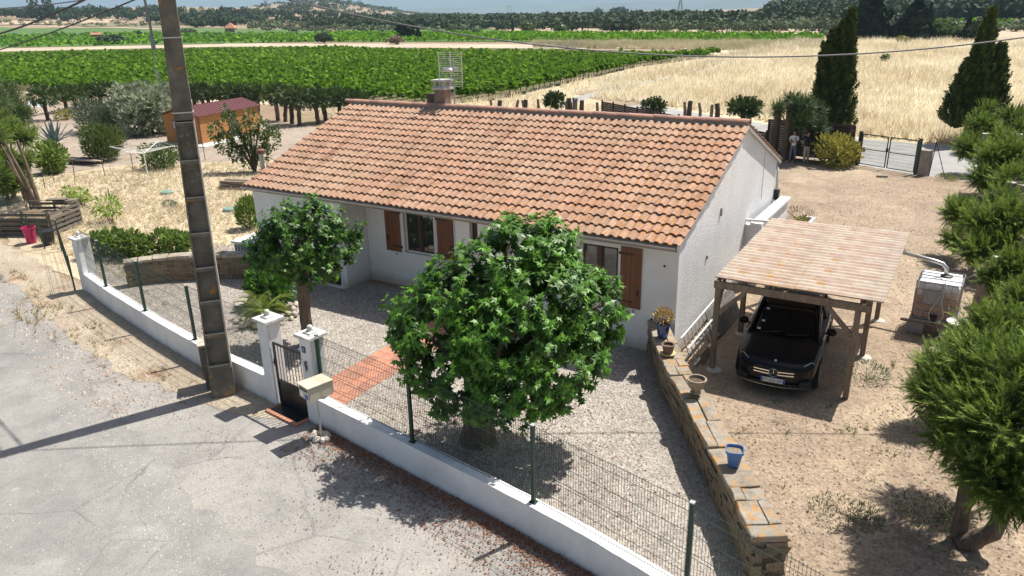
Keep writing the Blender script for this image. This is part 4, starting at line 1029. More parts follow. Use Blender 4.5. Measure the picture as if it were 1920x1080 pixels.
# pots on the wall ------------------------------------------------------
M_glaze = mat('blue glaze', (.02, .07, .22), .15, color2=(.01, .04, .14), scale=6, coat=.6)
M_bluep = mat('blue plastic', (.07, .17, .38), .4)
M_clay = mat('brown clay pot', (.18, .12, .09), .8, var=.3, scale=8)
M_stonepot = mat('stone pot', (.36, .3, .22), .9, color2=(.22, .17, .12), scale=8, bump=.5)
M_soil = MATS['soil']; ZW = .915
def pot(name, label, loc, prof, m, n=20, soil=None, cat='plant pot'):
    t = thing(name, label, cat, loc); MB().lathe(prof, n).build('vessel', m, t, smooth=False)
    top = prof[-1]; MB().lathe([(max(top[0] - .025, .02), top[1] - .06), (max(top[0] - .03, .01), top[1] - .02)], n).build('soil', M_soil, t)
    t.children[0].data.shade_smooth(); return t
def potwall(r0, r1, h, lip=.02, th=.02):
    return [(r0, 0), (r0 * .4 + r1 * .6, h * .5), (r1, h * .9), (r1 + lip, h * .92), (r1 + lip, h), (r1 - th, h), (r1 - th, h - .07), (.01, h - .07)]
def openpot(name, label, loc, r0, r1, h, m, **k):
    t = thing(name, label, 'plant pot', loc)
    MB().lathe(potwall(r0, r1, h), 22, cap=False).build('vessel', m, t, smooth=False, bevel=0); MB().lathe([(.01, h - .055), (r1 - .022, h - .06)], 16, cap=False).build('soil', M_soil, t); return t
pb = openpot('flower_pot', 'glossy dark blue pot with a dried succulent at the house end of the wall', (.02, -.92, ZW), .12, .16, .33, M_glaze)
pc = openpot('flower_pot', 'brown clay pot on a yellow saucer, second from the house corner', (.47, -1.78, ZW), .1, .135, .24, M_clay)
MB().lathe([(.12, -.0), (.17, .01), (.18, .03), (.15, .03)], 18).build('saucer', mat('yellow saucer', (.5, .4, .2), .7), pc)
ps = thing('flower_pot', 'weathered stone urn on the drive side of the wall, third from the house', 'plant pot', (1.62, -3.28, ZW - .0))
MB().lathe([(.1, 0), (.12, .03), (.08, .07), (.12, .12), (.16, .2), (.17, .27), (.2, .29), (.2, .33), (.165, .33), (.16, .26), (.01, .26)], 18, cap=False).build('vessel', M_stonepot, ps, smooth=False)
MB().lathe([(.01, .27), (.16, .27)], 14, cap=False).build('soil', M_soil, ps)
psq = thing('flower_pot', 'pale blue square plastic pot, the nearest on the lichened stone wall', 'plant pot', (2.99, -5.4, ZW - .03), .3); psq.scale = (.88, .88, .88)
sq = []
def rsq(r, z, n=20):
    o = []
    for k in range(n):
        a = 2 * pi * k / n; c_, s_ = cos(a), sin(a); f_ = r / (abs(c_) ** 4 + abs(s_) ** 4) ** .25; o.append((f_ * c_, f_ * s_, z))
    return o
rings = [(.105, 0), (.155, .3), (.175, .305), (.178, .36), (.158, .36), (.15, .29)]
V = []; Fc = []
for r, z in rings: V += rsq(r, z)
for i in range(len(rings) - 1):
    for k in range(20): Fc.append((i * 20 + k, i * 20 + (k + 1) % 20, (i + 1) * 20 + (k + 1) % 20, (i + 1) * 20 + k))
Fc.append(tuple(range(20))[::-1])
MB().add(V, Fc).build('vessel', M_bluep, psq, smooth=False)
MB().add(rsq(.149, .30), [tuple(range(20))]).build('soil', mat('dry litter', (.3, .24, .17), .95, var=.5, scale=30), psq)

# ================================================================ CARPORT
M_timber = mat('weathered timber', (.31, .24, .17), .85, color2=(.19, .14, .10), scale=2.5, stretch=(6, 6, 1), bump=.3)
cp = thing('carport', 'open timber carport with a rust-stained corrugated roof', 'carport', (1.0, -.25, 0))
CX0, CX1 = .06, 3.08; RY = [.03, 2.5, 5.2]
zr = lambda y: 2.36 + .028 * y
fo = mat('post footing', (.6, .55, .48), .9, var=.2)
for xi, x in enumerate((CX0, CX1)):
    for yi, y in enumerate(RY):
        pt = MB().b2((x - .06, y - .06, .02), (x + .06, y + .06, zr(y) - .26)).build('post', M_timber, cp, bevel=.006)
        if yi > 0 or xi == 0: MB().lathe([(.2, -.03), (.17, .02), (.1, .05)], 10, (x + .05, y - .02, 0)).build('footing', fo, pt)
for y in RY:
    MB().b2((CX0 - .1, y - .05, zr(y) - .26), (CX1 + .22, y + .03, zr(y) - .09)).build('beam', M_timber, cp, bevel=.006)
for x in (CX0, (CX0 + CX1) / 2, CX1 + .1):
    mb = MB(); a = (x, -.1, zr(-.1) - .07); b2 = (x, 5.4, zr(5.4) - .07); mb.bar(a, b2, .07, .055); mb.build('rafter', M_timber, cp)
def brace(a, b2): MB().bar(a, b2, .06, .1).build('brace', M_timber, cp)
for x, s in ((CX0, 1), (CX1, -1)):
    for y in RY: brace((x + s * .06, y - .01, 1.5), (x + s * .62, y - .01, zr(y) - .27))
for x in (CX0, CX1):
    for y, s in ((RY[0], 1), (RY[1], -1), (RY[1], 1), (RY[2], -1)): brace((x, y + s * .06, 1.55), (x, y + s * .55, zr(y) - .1))
M_sheet, nt, b = nmat('corrugated sheet, pink-red weathered')
geo = nt.nodes.new('ShaderNodeNewGeometry')
n1 = _tex(nt, 1.3, 5, .6, stretch=(.7, 2.2, 1)); n2 = _tex(nt, 5, 6, .65)
c = _ramp(nt, n1, [(.3, (.44, .3, .24)), (.45, (.52, .4, .32)), (.56, (.58, .5, .41)), (.7, (.48, .36, .29))])
c = _mix(nt, 1., c, _ramp(nt, n2, [(.3, (.78, .76, .74)), (.7, (1.1, 1.1, 1.1))]), 'MULTIPLY')
sp = nt.nodes.new('ShaderNodeSeparateXYZ'); nt.links.new(geo.outputs['Position'], sp.inputs[0])
spot = _math(nt, 'ADD', _tex(nt, 3.2, 9, .75, stretch=(1, 1.6, 1)), _math(nt, 'MULTIPLY', _math(nt, 'ABSOLUTE', _math(nt, 'SUBTRACT', sp.outputs['X'], 2.45)), -.055))
spot = _math(nt, 'ADD', spot, _math(nt, 'MULTIPLY', sp.outputs['Y'], -.012))
c = _mix(nt, _ramp(nt, spot, [(.49, (0, 0, 0)), (.57, (.85, .85, .85))]), c, (.5, .26, .06))
c = _mix(nt, _ramp(nt, _tex(nt, .9, 5, .6, stretch=(1, .5, 1)), [(.5, (0, 0, 0)), (.66, (.6, .6, .6))]), c, (.36, .3, .23))
nt.links.new(c, b.inputs['Base Color']); b.inputs['Roughness'].default_value = .85; _bump(nt, b, _tex(nt, 40, 5, .7), .3)
def corr(w, L, pitch=.22, amp=.032, th=.008, seg=8):
    n = int(round(L / pitch * seg)); V = []; Fc = []
    for x in (0, w):
        for dz in (0, -th):
            for k in range(n + 1): V.append((x, L * k / n, dz + amp * cos(2 * pi * k / seg)))
    m_ = n + 1
    for k in range(n):
        Fc += [(k, 2 * m_ + k, 2 * m_ + k + 1, k + 1), (m_ + k, m_ + k + 1, 3 * m_ + k + 1, 3 * m_ + k), (k, k + 1, m_ + k + 1, m_ + k), (2 * m_ + k, 3 * m_ + k, 3 * m_ + k + 1, 2 * m_ + k + 1)]
    Fc += [(0, m_, 3 * m_, 2 * m_), (n, 2 * m_ + n, 3 * m_ + n, m_ + n)]
    return V, Fc
for i, (x0, w) in enumerate(((-.02, 1.86), (1.74, 1.80))):
    for j in range(6):
        V, Fc = corr(w, .94); y = -.04 + j * .88
        o = MB().add(V, Fc).build('roof_sheet', M_sheet, cp, smooth=True); o.location = (x0, y, zr(y) + .012 * (i) + .003 * (j % 2) + random.uniform(0, .006)); o.rotation_euler = (.028, -.006 * i, random.uniform(-.003, .003))
        md = o.modifiers.new('split', 'EDGE_SPLIT'); md.split_angle = radians(50)
# gutter pipe from the house side, and to the tank
M_pipe = mat('aluminium tube', (.6, .58, .55), .35, metal=.6)
dp = MB().tube([(-.35, 6.1, 2.12), (.3, 5.9, 2.2), (.75, 5.75, 2.25)], .045, 10).build('pipe', M_white); props(dp, 'white pipe bridging from the wing wall to the carport roof', 'pipe'); dp.location = (.25, 0, -.02)
# ================================================================ CAR
M_paint, nt, b = nmat('black car paint'); b.inputs['Base Color'].default_value = (.006, .007, .009, 1); b.inputs['Roughness'].default_value = .25; b.inputs['Coat Weight'].default_value = .12; b.inputs['Coat Roughness'].default_value = .04; b.inputs['Specular IOR Level'].default_value = .16
M_cglass, nt, b = nmat('tinted car glass'); b.inputs['Base Color'].default_value = (.004, .005, .006, 1); b.inputs['Roughness'].default_value = .03; b.inputs['Specular IOR Level'].default_value = .165
M_chrome = mat('chrome', (.75, .76, .78), .12, metal=1.0); M_tyre = mat('tyre rubber', (.02, .02, .02), .85); M_blackpl = mat('black plastic', (.012, .012, .013), .55)
M_lens, nt, b = nmat('headlight lens'); b.inputs['Base Color'].default_value = (.28, .3, .33, 1); b.inputs['Roughness'].default_value = .08; b.inputs['Coat Weight'].default_value = 1; b.inputs['Metallic'].default_value = .5
car = thing('car', 'black compact family car parked nose-out under the carport', 'car', (2.62, -.88, 0), .085)
# local frame: y from the front bumper (0) backwards to 4.42, x across, z up
st = [(-.0, .50, .30, .60, .68), (.05, .66, .24, .66, .73), (.16, .78, .20, .72, .79), (.42, .86, .18, .80, .88), (.80, .893, .18, .87, .955), (1.2, .898, .18, .93, 1.02), (2.1, .898, .18, .96, 1.02), (3.2, .898, .18, .99, 1.04), (3.9, .88, .22, 1.01, 1.06), (4.25, .82, .28, .98, 1.04), (4.38, .72, .34, .88, .98), (4.42, .55, .40, .78, .86)]
V = []; Fc = []
def sec(t, hw_, zb, zs, zt):
    h = [(0, zb), (hw_ * .8, zb), (hw_ * .95, zb + .09), (hw_, zb + (zs - zb) * .5), (hw_ * .992, zs - .07), (hw_ * .955, zs), (hw_ * .8, zs + (zt - zs) * .55), (hw_ * .45, zt - .012), (0, zt)]
    return h
for s_ in st:
    h = sec(*s_); ring = h + [(-x, z) for x, z in h[1:-1]][::-1]; bow = [0.0] * len(ring)
    for x, z in ring:
        # the nose is bowed in plan
        dy = .16 * (abs(x) / .9) ** 2.2 if s_[0] < .3 else 0
        V.append((x, s_[0] + dy, z))
N_ = len(V) // len(st)
for i in range(len(st) - 1):
    for k in range(N_): Fc.append((i * N_ + k, i * N_ + (k + 1) % N_, (i + 1) * N_ + (k + 1) % N_, (i + 1) * N_ + k))
Fc += [tuple(range(N_))[::-1], tuple((len(st) - 1) * N_ + k for k in range(N_))]
body = MB().add(V, Fc).build('body', M_paint, car, smooth=True)
md = body.modifiers.new('sub', 'SUBSURF'); md.levels = md.render_levels = 2
# cabin
def grid(name, rows, m, th=.0, sub=1):
    V = [p for r in rows for p in r]; n = len(rows[0]); Fc = [(i * n + k, i * n + k + 1, (i + 1) * n + k + 1, (i + 1) * n + k) for i in range(len(rows) - 1) for k in range(n - 1)]
    o = MB().add(V, Fc).build(name, m, car, smooth=True)
    if th:
        md = o.modifiers.new('thick', 'SOLIDIFY'); md.thickness = th; md.offset = -1
    if sub: md = o.modifiers.new('sub', 'SUBSURF'); md.levels = md.render_levels = sub
    return o
belt = lambda t: .985 + .018 * (t - 1.1)
def arc(y0, hw_, z0, zc, dy, n=7):
    return [(hw_ * (2 * k / (n - 1) - 1), y0 + dy * (abs(2 * k / (n - 1) - 1) ** 2), z0 + (zc - z0) * (1 - (2 * k / (n - 1) - 1) ** 2)) for k in range(n)]
grid('windscreen', [arc(1.10, .74, .97, 1.035, .26), arc(1.45, .69, 1.19, 1.25, .22), arc(1.88, .60, 1.42, 1.475, .15)], M_cglass, .01)
grid('roof', [arc(1.88, .61, 1.425, 1.482, .15), arc(2.4, .62, 1.49, 1.54, .02), arc(3.1, .61, 1.49, 1.535, 0), arc(3.85, .56, 1.43, 1.47, -.05)], M_paint, .02)
grid('rear_window', [arc(3.85, .56, 1.43, 1.47, -.05), arc(4.05, .62, 1.25, 1.29, -.08), arc(4.3, .68, 1.03, 1.06, -.12)], M_cglass, .01)
for s in (-1, 1):
    e = lambda t, f: None
    tops = [(1.36, .745, 1.0), (1.6, .70, 1.185), (1.95, .655, 1.385), (2.5, .645, 1.465), (3.2, .635, 1.46), (3.75, .60, 1.40), (4.15, .66, 1.1)]
    rows = [[(s * .80, max(t, 1.3), belt(t) - .02) for t, w, z in tops], [(s * w, t + (.06 if t < 1.5 else 0), z) for t, w, z in tops]]
    grid('side_window', rows, M_cglass, .006, 0)
    mb = MB(); pts = [(s * .765, 1.22, .985)] + [(s * (w + .008), t, z + .012) for t, w, z in tops] ; mb.tube(pts, [.03] + [.034] * 6 + [.05], 8); mb.build('roof_rail', M_paint, car, smooth=True)
    mb = MB(); mb.bar((s * .80, 2.62, 1.0), (s * .648, 2.6, 1.45), .07, .03, up=(0, 1, 0)); mb.build('door_pillar', M_blackpl, car); mb = MB(); mb.bar((s * .80, 3.5, 1.02), (s * .63, 3.42, 1.43), .08, .03, up=(0, 1, 0)); mb.build('door_pillar', M_blackpl, car)
    MB().tube([(s * .865, 1.35, .965), (s * .875, 2.4, .985), (s * .87, 3.6, 1.01), (s * .82, 4.1, 1.04)], .012, 6).build('belt_trim', M_chrome, car)
    # mirror
    m_ = MB(); m_.lathe([(.0, -.09), (.06, -.08), (.1, -.02), (.1, .04), (.06, .09), (0, .1)], 12, cap=False)
    o = m_.build('wing_mirror', M_paint, car, smooth=True); o.matrix_local = Matrix.Translation((s * 1.0, 1.66, 1.06)) @ Matrix.Scale(.62, 4, (0, 1, 0)) @ Matrix.Scale(.75, 4, (0, 0, 1)) @ Matrix.Rotation(pi / 2, 4, 'Y') @ Matrix.Scale(1.25, 4)
    MB().bar((s * .82, 1.66, .99), (s * .95, 1.67, 1.04), .05, .03).build('mirror_arm', M_blackpl, car)
    # wheels
    for y in (.88, 3.62):
        w_ = MB().lathe([(.20, -.1), (.31, -.105), (.325, -.08), (.325, .08), (.31, .105), (.2, .1)], 28).build('wheel', M_tyre, car, smooth=True); w_.matrix_local = Matrix.Translation((s * .80, y, .325)) @ Matrix.Rotation(s * pi / 2, 4, 'Y')
        rim = MB(); rim.lathe([(.205, .085), (.215, .106), (.2, .11)], 24); rim.lathe([(.05, .09), (.05, .115), (.0, .118)], 12, cap=False)
        for k in range(5):
            a = 2 * pi * k / 5; rim.bar((.04 * cos(a), .04 * sin(a), .104), (.205 * cos(a), .205 * sin(a), .1), .045, .02)
        rim.build('rim', mat('alloy', (.4, .4, .42), .3, metal=.9), w_)
        ar = MB().tube([(s * .893, y + .37 * cos(a), .325 + .37 * sin(a)) for a in np.linspace(-.15, pi + .15, 15)], .022, 6).build('arch', M_blackpl, car)
    MB().tube([(s * .90, 1.9, .84), (s * .915, 2.0, .845), (s * .90, 2.1, .84)], .014, 6).build('door_handle', M_chrome, car); MB().tube([(s * .90, 2.8, .86), (s * .915, 2.9, .865), (s * .90, 3.0, .86)], .014, 6).build('door_handle', M_chrome, car)
    # headlights: swept lenses
    P_ = [(.42, .135, .63), (.60, .17, .60), (.74, .27, .64), (.80, .42, .745), (.74, .40, .79), (.60, .25, .735), (.47, .155, .69)]
    V = [(s * x, y - .02, z) for x, y, z in P_]; V += [(s * (x * .97), y + .1, z) for x, y, z in P_]; n = 7
    Fc = [tuple(range(n))[::-s], tuple(range(n, 2 * n))[::s]] + [(k, (k + 1) % n, n + (k + 1) % n, n + k) for k in range(n)]
    hl = MB().add(V, Fc).build('headlight', M_lens, car)
    MB().tube([(s * (x + .0), y - .03, z + .004) for x, y, z in (P_[6], P_[5], P_[4], P_[3])], .01, 6).build('light_strip', M_chrome, hl)
    MB().box((s * .66, .14, .36), (.26, .14, .12), rz=s * .35).build('air_intake', M_blackpl, car)
    MB().box((s * .68, 4.36, .82), (.3, .08, .16), rz=-s * .3).build('tail_light', mat('red lens', (.25, .01, .01), .2), car)
# grille, bars, emblem
gm = MB(); Pg = [(-.44, .665), (-.40, .50), (-.25, .455), (.25, .455), (.40, .50), (.44, .665), (.3, .69), (-.3, .69)]
V = [(x, -.012 + .16 * (abs(x) / .9) ** 2.2, z) for x, z in Pg] + [(x, .14, z) for x, z in Pg]; gm.add(V, [tuple(range(8)), *[(k, (k + 1) % 8, 8 + (k + 1) % 8, 8 + k) for k in range(8)]])
grille = gm.build('grille', M_blackpl, car)
def nose(x): return -.03 + .16 * (abs(x) / .9) ** 2.2
for z in (.545, .615):
    for s in (-1, 1):
        mb = MB(); xs = np.linspace(.09, .43, 6)
        for a, c_ in zip(xs, xs[1:]): mb.bar((s * a, nose(a) - .005, z + (a * .03)), (s * c_, nose(c_) - .005, z + c_ * .03), .02, .024)
        mb.build('chrome_bar', M_chrome, grille)
MB().tube([(.098 * cos(a), -.05, .585 + .098 * sin(a)) for a in np.linspace(0, 2 * pi, 25)], .010, 6, cap=False).build('emblem_ring', M_chrome, grille)
MB().lathe([(.0, 0), (.09, .004)], 20, cap=False).build('emblem_disc', M_blackpl, grille).matrix_local = Matrix.Translation((0, -.038, .585)) @ Matrix.Rotation(pi / 2, 4, 'X')
mb = MB()
for k in range(3):
    a = pi / 2 + k * 2 * pi / 3; tip = Vector((.094 * cos(a), -.05, .585 + .094 * sin(a))); c0 = Vector((0, -.056, .585)); sd = Vector((-sin(a), 0, cos(a))) * .016
    n = len(mb.v); mb.v += [tuple(c0 + sd), tuple(c0 - sd), tuple(tip), tuple(c0 + Vector((0, -.012, 0)))]; mb.f += [(n, n + 3, n + 2), (n + 3, n + 1, n + 2), (n, n + 2, n + 1)]
mb.build('emblem_star', M_chrome, grille)
MB().lathe([(.0, .002), (.028, .002), (.028, 0)], 16, cap=False).build('hood_badge', M_chrome, car).matrix_local = Matrix.Translation((0, .16, .803)) @ Matrix.Rotation(.75, 4, 'X')
pl_ = MB().b2((-.26, -.045, .345), (.26, -.03, .455)).build('number_plate', mat('plate white', (.75, .75, .75), .4), car)
for x0, x1 in ((-.26, -.215), (.215, .26)): MB().b2((x0, -.0475, .346), (x1, -.0455, .454)).build('plate_band', mat('plate blue', (.01, .06, .4), .4), pl_)
text('plate_lettering', 'FY-032-ZR', .098, M_iron, pl_, Matrix.Translation((0, -.0475, .4)) @ FRONT @ Matrix.Scale(.92, 4, (1, 0, 0)))
mb = MB(); xs = np.linspace(-.72, .72, 13)
for a, c_ in zip(xs, xs[1:]): mb.bar((a, nose(a) + .0, .255 + .03 * (abs(a) / .72) ** 2), (c_, nose(c_) + .0, .255 + .03 * (abs(c_) / .72) ** 2), .02, .016)
mb.build('front_lip', M_chrome, car)
MB().b2((-.5, -.02, .3), (.5, .1, .34)).build('lower_grille', M_blackpl, car)
for x0, x1 in ((-.5, .0), (.08, .55)): MB().bar((x0, 1.12, 1.045 - .02 * abs(x0)), (x1, 1.22, 1.09), .02, .012).build('wiper', M_blackpl, car)
for x, y, z in ((-.5, 1.40, 1.185), (-.56, 1.2, 1.055), (-.46, 1.74, 1.375)): 
    o = MB().b2((-.035, -.025, 0), (.035, .025, .002)).build('sticker', M_whitep, car); o.matrix_local = Matrix.Translation((x, y, z + .03)) @ Matrix.Rotation(.57, 4, 'X') @ Matrix.Rotation(.1, 4, 'Y')
# ================================================================ TANK, LADDERS, YARD THINGS
def hgt(p, py):
    """height above the point p at which the surveyed line at photo row py passes"""
    lo, hi = -5.0, 60.0
    for _ in range(50):
        m = (lo + hi) / 2; q = Vector((p[0], p[1], m)) - CPOS; y = 540 - CF * q.dot(_U) / q.dot(_F)
        if y > py: lo = m
        else: hi = m
    return lo
M_cagew = mat('galvanised cage', (.42, .42, .42), .4, metal=.6); M_poly, nt, b = nmat('stained plastic tank')
geo = nt.nodes.new('ShaderNodeTexCoord'); sp = nt.nodes.new('ShaderNodeSeparateXYZ'); nt.links.new(geo.outputs['Object'], sp.inputs[0])
f = _math(nt, 'ADD', sp.outputs['Z'], _math(nt, 'MULTIPLY', _math(nt, 'SUBTRACT', _tex(nt, 3.0, 8, .75), .5), .55))
c = _ramp(nt, f, [(.2, (.36, .24, .19)), (.5, (.42, .28, .22)), (.7, (.5, .3, .19)), (.85, (.66, .6, .53)), (1.0, (.78, .78, .78))]); c = _mix(nt, 1., c, _ramp(nt, _tex(nt, 6, 6, .7), [(.3, (.75, .72, .7)), (.7, (1.1, 1.1, 1.1))]), 'MULTIPLY')
nt.links.new(c, b.inputs['Base Color']); b.inputs['Roughness'].default_value = .5
ibc = thing('water_tank', 'caged white plastic water tank stained rusty, standing on blocks beside the carport', 'water tank', (5.45, 4.95, .36), -.04)
TL, TW2, THh = 1.02, 1.12, 1.0
MB().box((0, 0, .58), (TL - .06, TW2 - .06, 1.0)).build('tank', M_poly, ibc, bevel=.07)
MB().box((0, 0, 1.095), (TL - .12, TW2 - .12, .04)).build('tank_top', mat('white plastic', (.78, .78, .78), .45, var=.08), ibc, bevel=.015)
for zz in (.12, .30, .50, .70, .90, 1.12):
    MB().tube([(-TL / 2, -TW2 / 2, zz), (TL / 2, -TW2 / 2, zz), (TL / 2, TW2 / 2, zz), (-TL / 2, TW2 / 2, zz), (-TL / 2, -TW2 / 2, zz)], .011, 6).build('cage_ring', M_cagew, ibc)
for k in range(6):
    for s in (-1, 1):
        x = -TL / 2 + TL * k / 5; MB().tube([(x, s * TW2 / 2, .1), (x, s * TW2 / 2, 1.13)], .010, 6).build('cage_bar', M_cagew, ibc)
        y = -TW2 / 2 + TW2 * k / 5; MB().tube([(s * TL / 2, y, .1), (s * TL / 2, y, 1.13)], .010, 6).build('cage_bar', M_cagew, ibc)
for y in (-.25, .25): MB().tube([(-TL / 2, y, 1.135), (TL / 2, y, 1.135)], .012, 6).build('top_bar', M_cagew, ibc)
MB().box((-.06, -TW2 / 2 - .016, .72), (.48, .006, .36)).build('label_plate', mat('grey plate', (.3, .31, .31), .4), ibc)
MB().lathe([(.0, 0), (.14, .0), (.15, .04), (.1, .06), (0, .06)], 16, (.1, .15, 1.11), cap=False).build('lid', M_blackpl, ibc)
MB().tube([(-.25, -.35, 1.15), (-.05, -.3, 1.2), (.12, -.45, 1.18), (.16, -.6, 1.05), (.12, -.62, .7), (.22, -.64, .3), (.15, -.72, .12), (-.05, -.7, .1), (-.12, -.62, .3), (.05, -.61, .75), (.13, -.6, 1.0)], .014, 6).build('hose', mat('cream hose', (.55, .5, .42), .5), ibc)
MB().lathe([(.05, -.1), (.05, .05), (.09, .06), (.09, .1)], 10, (0, -TW2 / 2 - .03, .14)).build('tap', M_blackpl, ibc)
MB().box((0, 0, .05), (TL + .08, TW2 + .06, .08)).build('pallet', mat('steel pallet', (.2, .2, .21), .5, metal=.5), ibc)
for x, y in ((-.38, -.42), (.38, -.42), (-.38, .42), (.38, .42)):
    o = MB().box((0, 0, 0), (.38, .24, .30)).build('block', mat('grey block', (.34, .32, .3), .9, var=.2), ibc, bevel=.01); o.location = (x, y, -.2)
MB().box((-.1, -.5, -.03), (1.3, .12, .04)).build('plank', M_timber, ibc)
pp = MB().tube([(4.35, 5.35, 1.92), (5.2, 5.18, 1.84), (5.42, 5.13, 1.8), (5.52, 5.11, 1.7), (5.55, 5.1, 1.46)], .052, 12).build('downpipe', M_pipe, smooth=True); props(pp, 'shiny metal rain pipe bending down from the carport eave into the tank', 'pipe')
mb = MB(); mb.bar((4.28, 5.2, 2.18), (4.5, 5.3, 1.95), .06); o = mb.build('pipe_collar', M_pipe, pp)

M_ladder = mat('ladder aluminium', (.62, .62, .62), .45, metal=.35, var=.2, scale=10)
def ladder(name, label, p0, p1, wdir, w, n, rail=.05, mtl=None):
    t = thing(name, label, 'ladder', p0); a = Vector((0, 0, 0)); b2 = Vector(p1) - Vector(p0); wv = Vector(wdir).normalized() * w
    for s in (0, 1): MB().bar(a + wv * s, b2 + wv * s, rail, .028).build('rail', mtl or M_ladder, t)
    for k in range(n):
        q = a.lerp(b2, (k + .7) / (n + .4)); MB().bar(q, q + wv, .03, .024).build('rung', mtl or M_ladder, t)
    return t
ladder('ladder', 'aluminium ladder lying on its side against the gable, the outer one', (.66, -.35, .06), (.62, 3.4, .14), (-.42, .0, .9), .44, 12)
ladder('ladder', 'aluminium ladder on its side behind the outer one, touching the gable', (.38, -.15, .1), (.32, 3.8, .2), (-.3, 0, .9), .52, 13)
pn = thing('stacked_panel', 'dark boards leaning on the gable behind the ladders', 'boards', (.3, .2, 0))
for k, (y0, y1, h) in enumerate(((1.2, 3.6, .8), (1.5, 3.3, .7), (-.3, .3, .25))):
    o = MB().b2((0, y0, .01), (.03, y1, h)).build('board', mat('grey board', (.2, .19, .18), .8, var=.4, scale=4) if k < 2 else M_timber, pn); o.location = (.28 + k * .1, 0, 0); o.rotation_euler = (0, -.35, 0)

# back gate -----------------------------------------------------------
def g2(px, py, z=0.0): p = A(px, py, z); return (p.x, p.y)
gl, gr = Vector((.27, 28.16, 0)), Vector((3.25, 26.71, 0)); gd = gr - gl; ga = atan2(gd.y, gd.x); GL = gd.length
bg = thing('double_gate', 'green wire double gate closing the drive towards the lane', 'gate', gl, ga)
for x in (0, GL): MB().box((x, 0, .9), (.15, .15, 1.86)).build('post', M_green, bg, bevel=.01)
for s in (0, 1):
    x0 = .1 + s * (GL / 2 - .06); x1 = x0 + GL / 2 - .14
    lf_ = MB(); t_ = .022
    lf_.b2((x0, -t_, .08), (x0 + .05, t_, 1.72)).b2((x1 - .05, -t_, .08), (x1, t_, 1.72)).b2((x0 + .05, -t_, 1.67), (x1 - .05, t_, 1.72)).b2((x0 + .05, -t_, .9), (x1 - .05, t_, .94)).b2((x0 + .05, -t_, .08), (x1 - .05, t_, .12))
    o = lf_.build('leaf', M_green, bg)
    mb = MB(); n = 26
    for k in range(1, n): x = x0 + .05 + (x1 - x0 - .1) * k / n; mb.bar((x, 0, .12), (x, 0, 1.67), .006)
    for k in range(1, 9): z = .12 + 1.55 * k / 9; mb.bar((x0 + .05, 0, z), (x1 - .05, 0, z), .006)
    w_ = mb.build('wire_infill', M_green, o); props(w_, kind='stuff')
MB().b2((GL / 2 - .09, -.07, .92), (GL / 2 + .03, -.025, 1.12)).build('lock', M_iron, bg)
M_conp = mat('grey-brown rendered pier', (.34, .30, .25), .9, var=.25, scale=3)
for (x, y, h, lab) in ((gr.x + .36, gr.y - .1, 1.3, 'squat rendered pier right of the back gate'), (gl.x - .3, gl.y + .12, 1.25, 'squat rendered pier left of the back gate behind the yellow shrub')):
    o = MB().box((x, y, h / 2), (.42, .42, h), rz=ga).build('gate_pier', M_conp, bevel=.02); props(o, lab, 'pier')
tf = thing('fence_post', 'thin braced metal fence post beside the right pier of the back gate', 'post', (gr.x + .62, gr.y - .18, 0))
MB().tube([(0, 0, 0), (.1, .1, 1.9)], .022, 6).build('upright', M_iron, tf); MB().tube([(.09, .09, 1.7), (.75, -.35, .0)], .018, 6).build('stay', M_iron, tf)

# slatted screen fence behind the house ---------------------------------
M_slat = mat('dark brown slat', (.075, .045, .035), .75, color2=(.04, .025, .02), scale=4, island=True)
def slat_fence(label, pts, h, pitch, name='slat_fence', z0=.08):
    t = thing(name, label, 'fence', (pts[0][0], pts[0][1], 0)); o0 = Vector((pts[0][0], pts[0][1], 0)); cnt = 0
    for (a, b2) in zip(pts, pts[1:]):
        a, b2 = Vector((*a, 0)), Vector((*b2, 0)); L = (b2 - a).length; n = max(1, round(L / 1.8)); ag = atan2((b2 - a).y, (b2 - a).x)
        for k in range(n + 1):
            p = a.lerp(b2, k / n) - o0; o = MB().b2((-.05, -.05, 0), (.05, .05, h + .05)).build('post', M_slat, t); o.location = p; o.rotation_euler = (0, 0, ag)
        me = MB().box((0, 0, 0), (L / n - .1, .02, pitch * .93)).build('slat', M_slat, t); base = me
        first = True
        for k in range(n):
            m_ = (a.lerp(b2, (k + .5) / n)) - o0; z = z0 + pitch / 2
            while z < h:
                o = base if first else link('slat', base.data, t); first = False
                o.location = (m_.x, m_.y, z); o.rotation_euler = (0, 0, ag); z += pitch; cnt += 1
    return t
slat_fence('dark slatted timber screen between the house and the back gate', [(-.12, 28.45), (-4.9, 29.3)], 2.02, .125)
slat_fence('dark slatted timber screen running behind the house', [(-5.0, 29.4), (-21, 40.8)], 1.35, .15)

# garden shed ------------------------------------------------------------
M_shedw = mat('orange-stained pine', (.46, .21, .06), .7, color2=(.36, .155, .045), scale=2, stretch=(1, 1, 8)); M_shedr = mat('maroon metal roof', (.13, .035, .038), .5, var=.15, scale=3)
shed = thing('garden_shed', 'orange wooden garden shed with a maroon metal roof', 'shed', (-40.6, 17.0, 0), radians(102))
SW, SD, SH, SR = 6.5, 3.0, 1.98, 2.45                   # local x along the long side, y across to the left
wl_ = MB(); wl_.b2((0, 0, 0), (SW, .05, SH)).b2((0, SD - .05, 0), (SW, SD, SH)); wl_.b2((0, .05, 0), (.05, SD - .05, SH)).b2((SW - .05, .05, 0), (SW, SD - .05, SH))
for x in (0, SW - .05): wl_.extr([(0, SH), (SD, SH), (SD / 2, SR)], 'x', x + .001, x + .049)
wl_.build('wall', M_shedw, shed)
for k in range(14):
    z = .05 + k * .138; MB().b2((.0, -.018, z), (SW, -.001, z + .128)).build('board', M_shedw, shed); MB().b2((-.018, 0, z), (-.001, SD, z + .128)).build('board', M_shedw, shed)
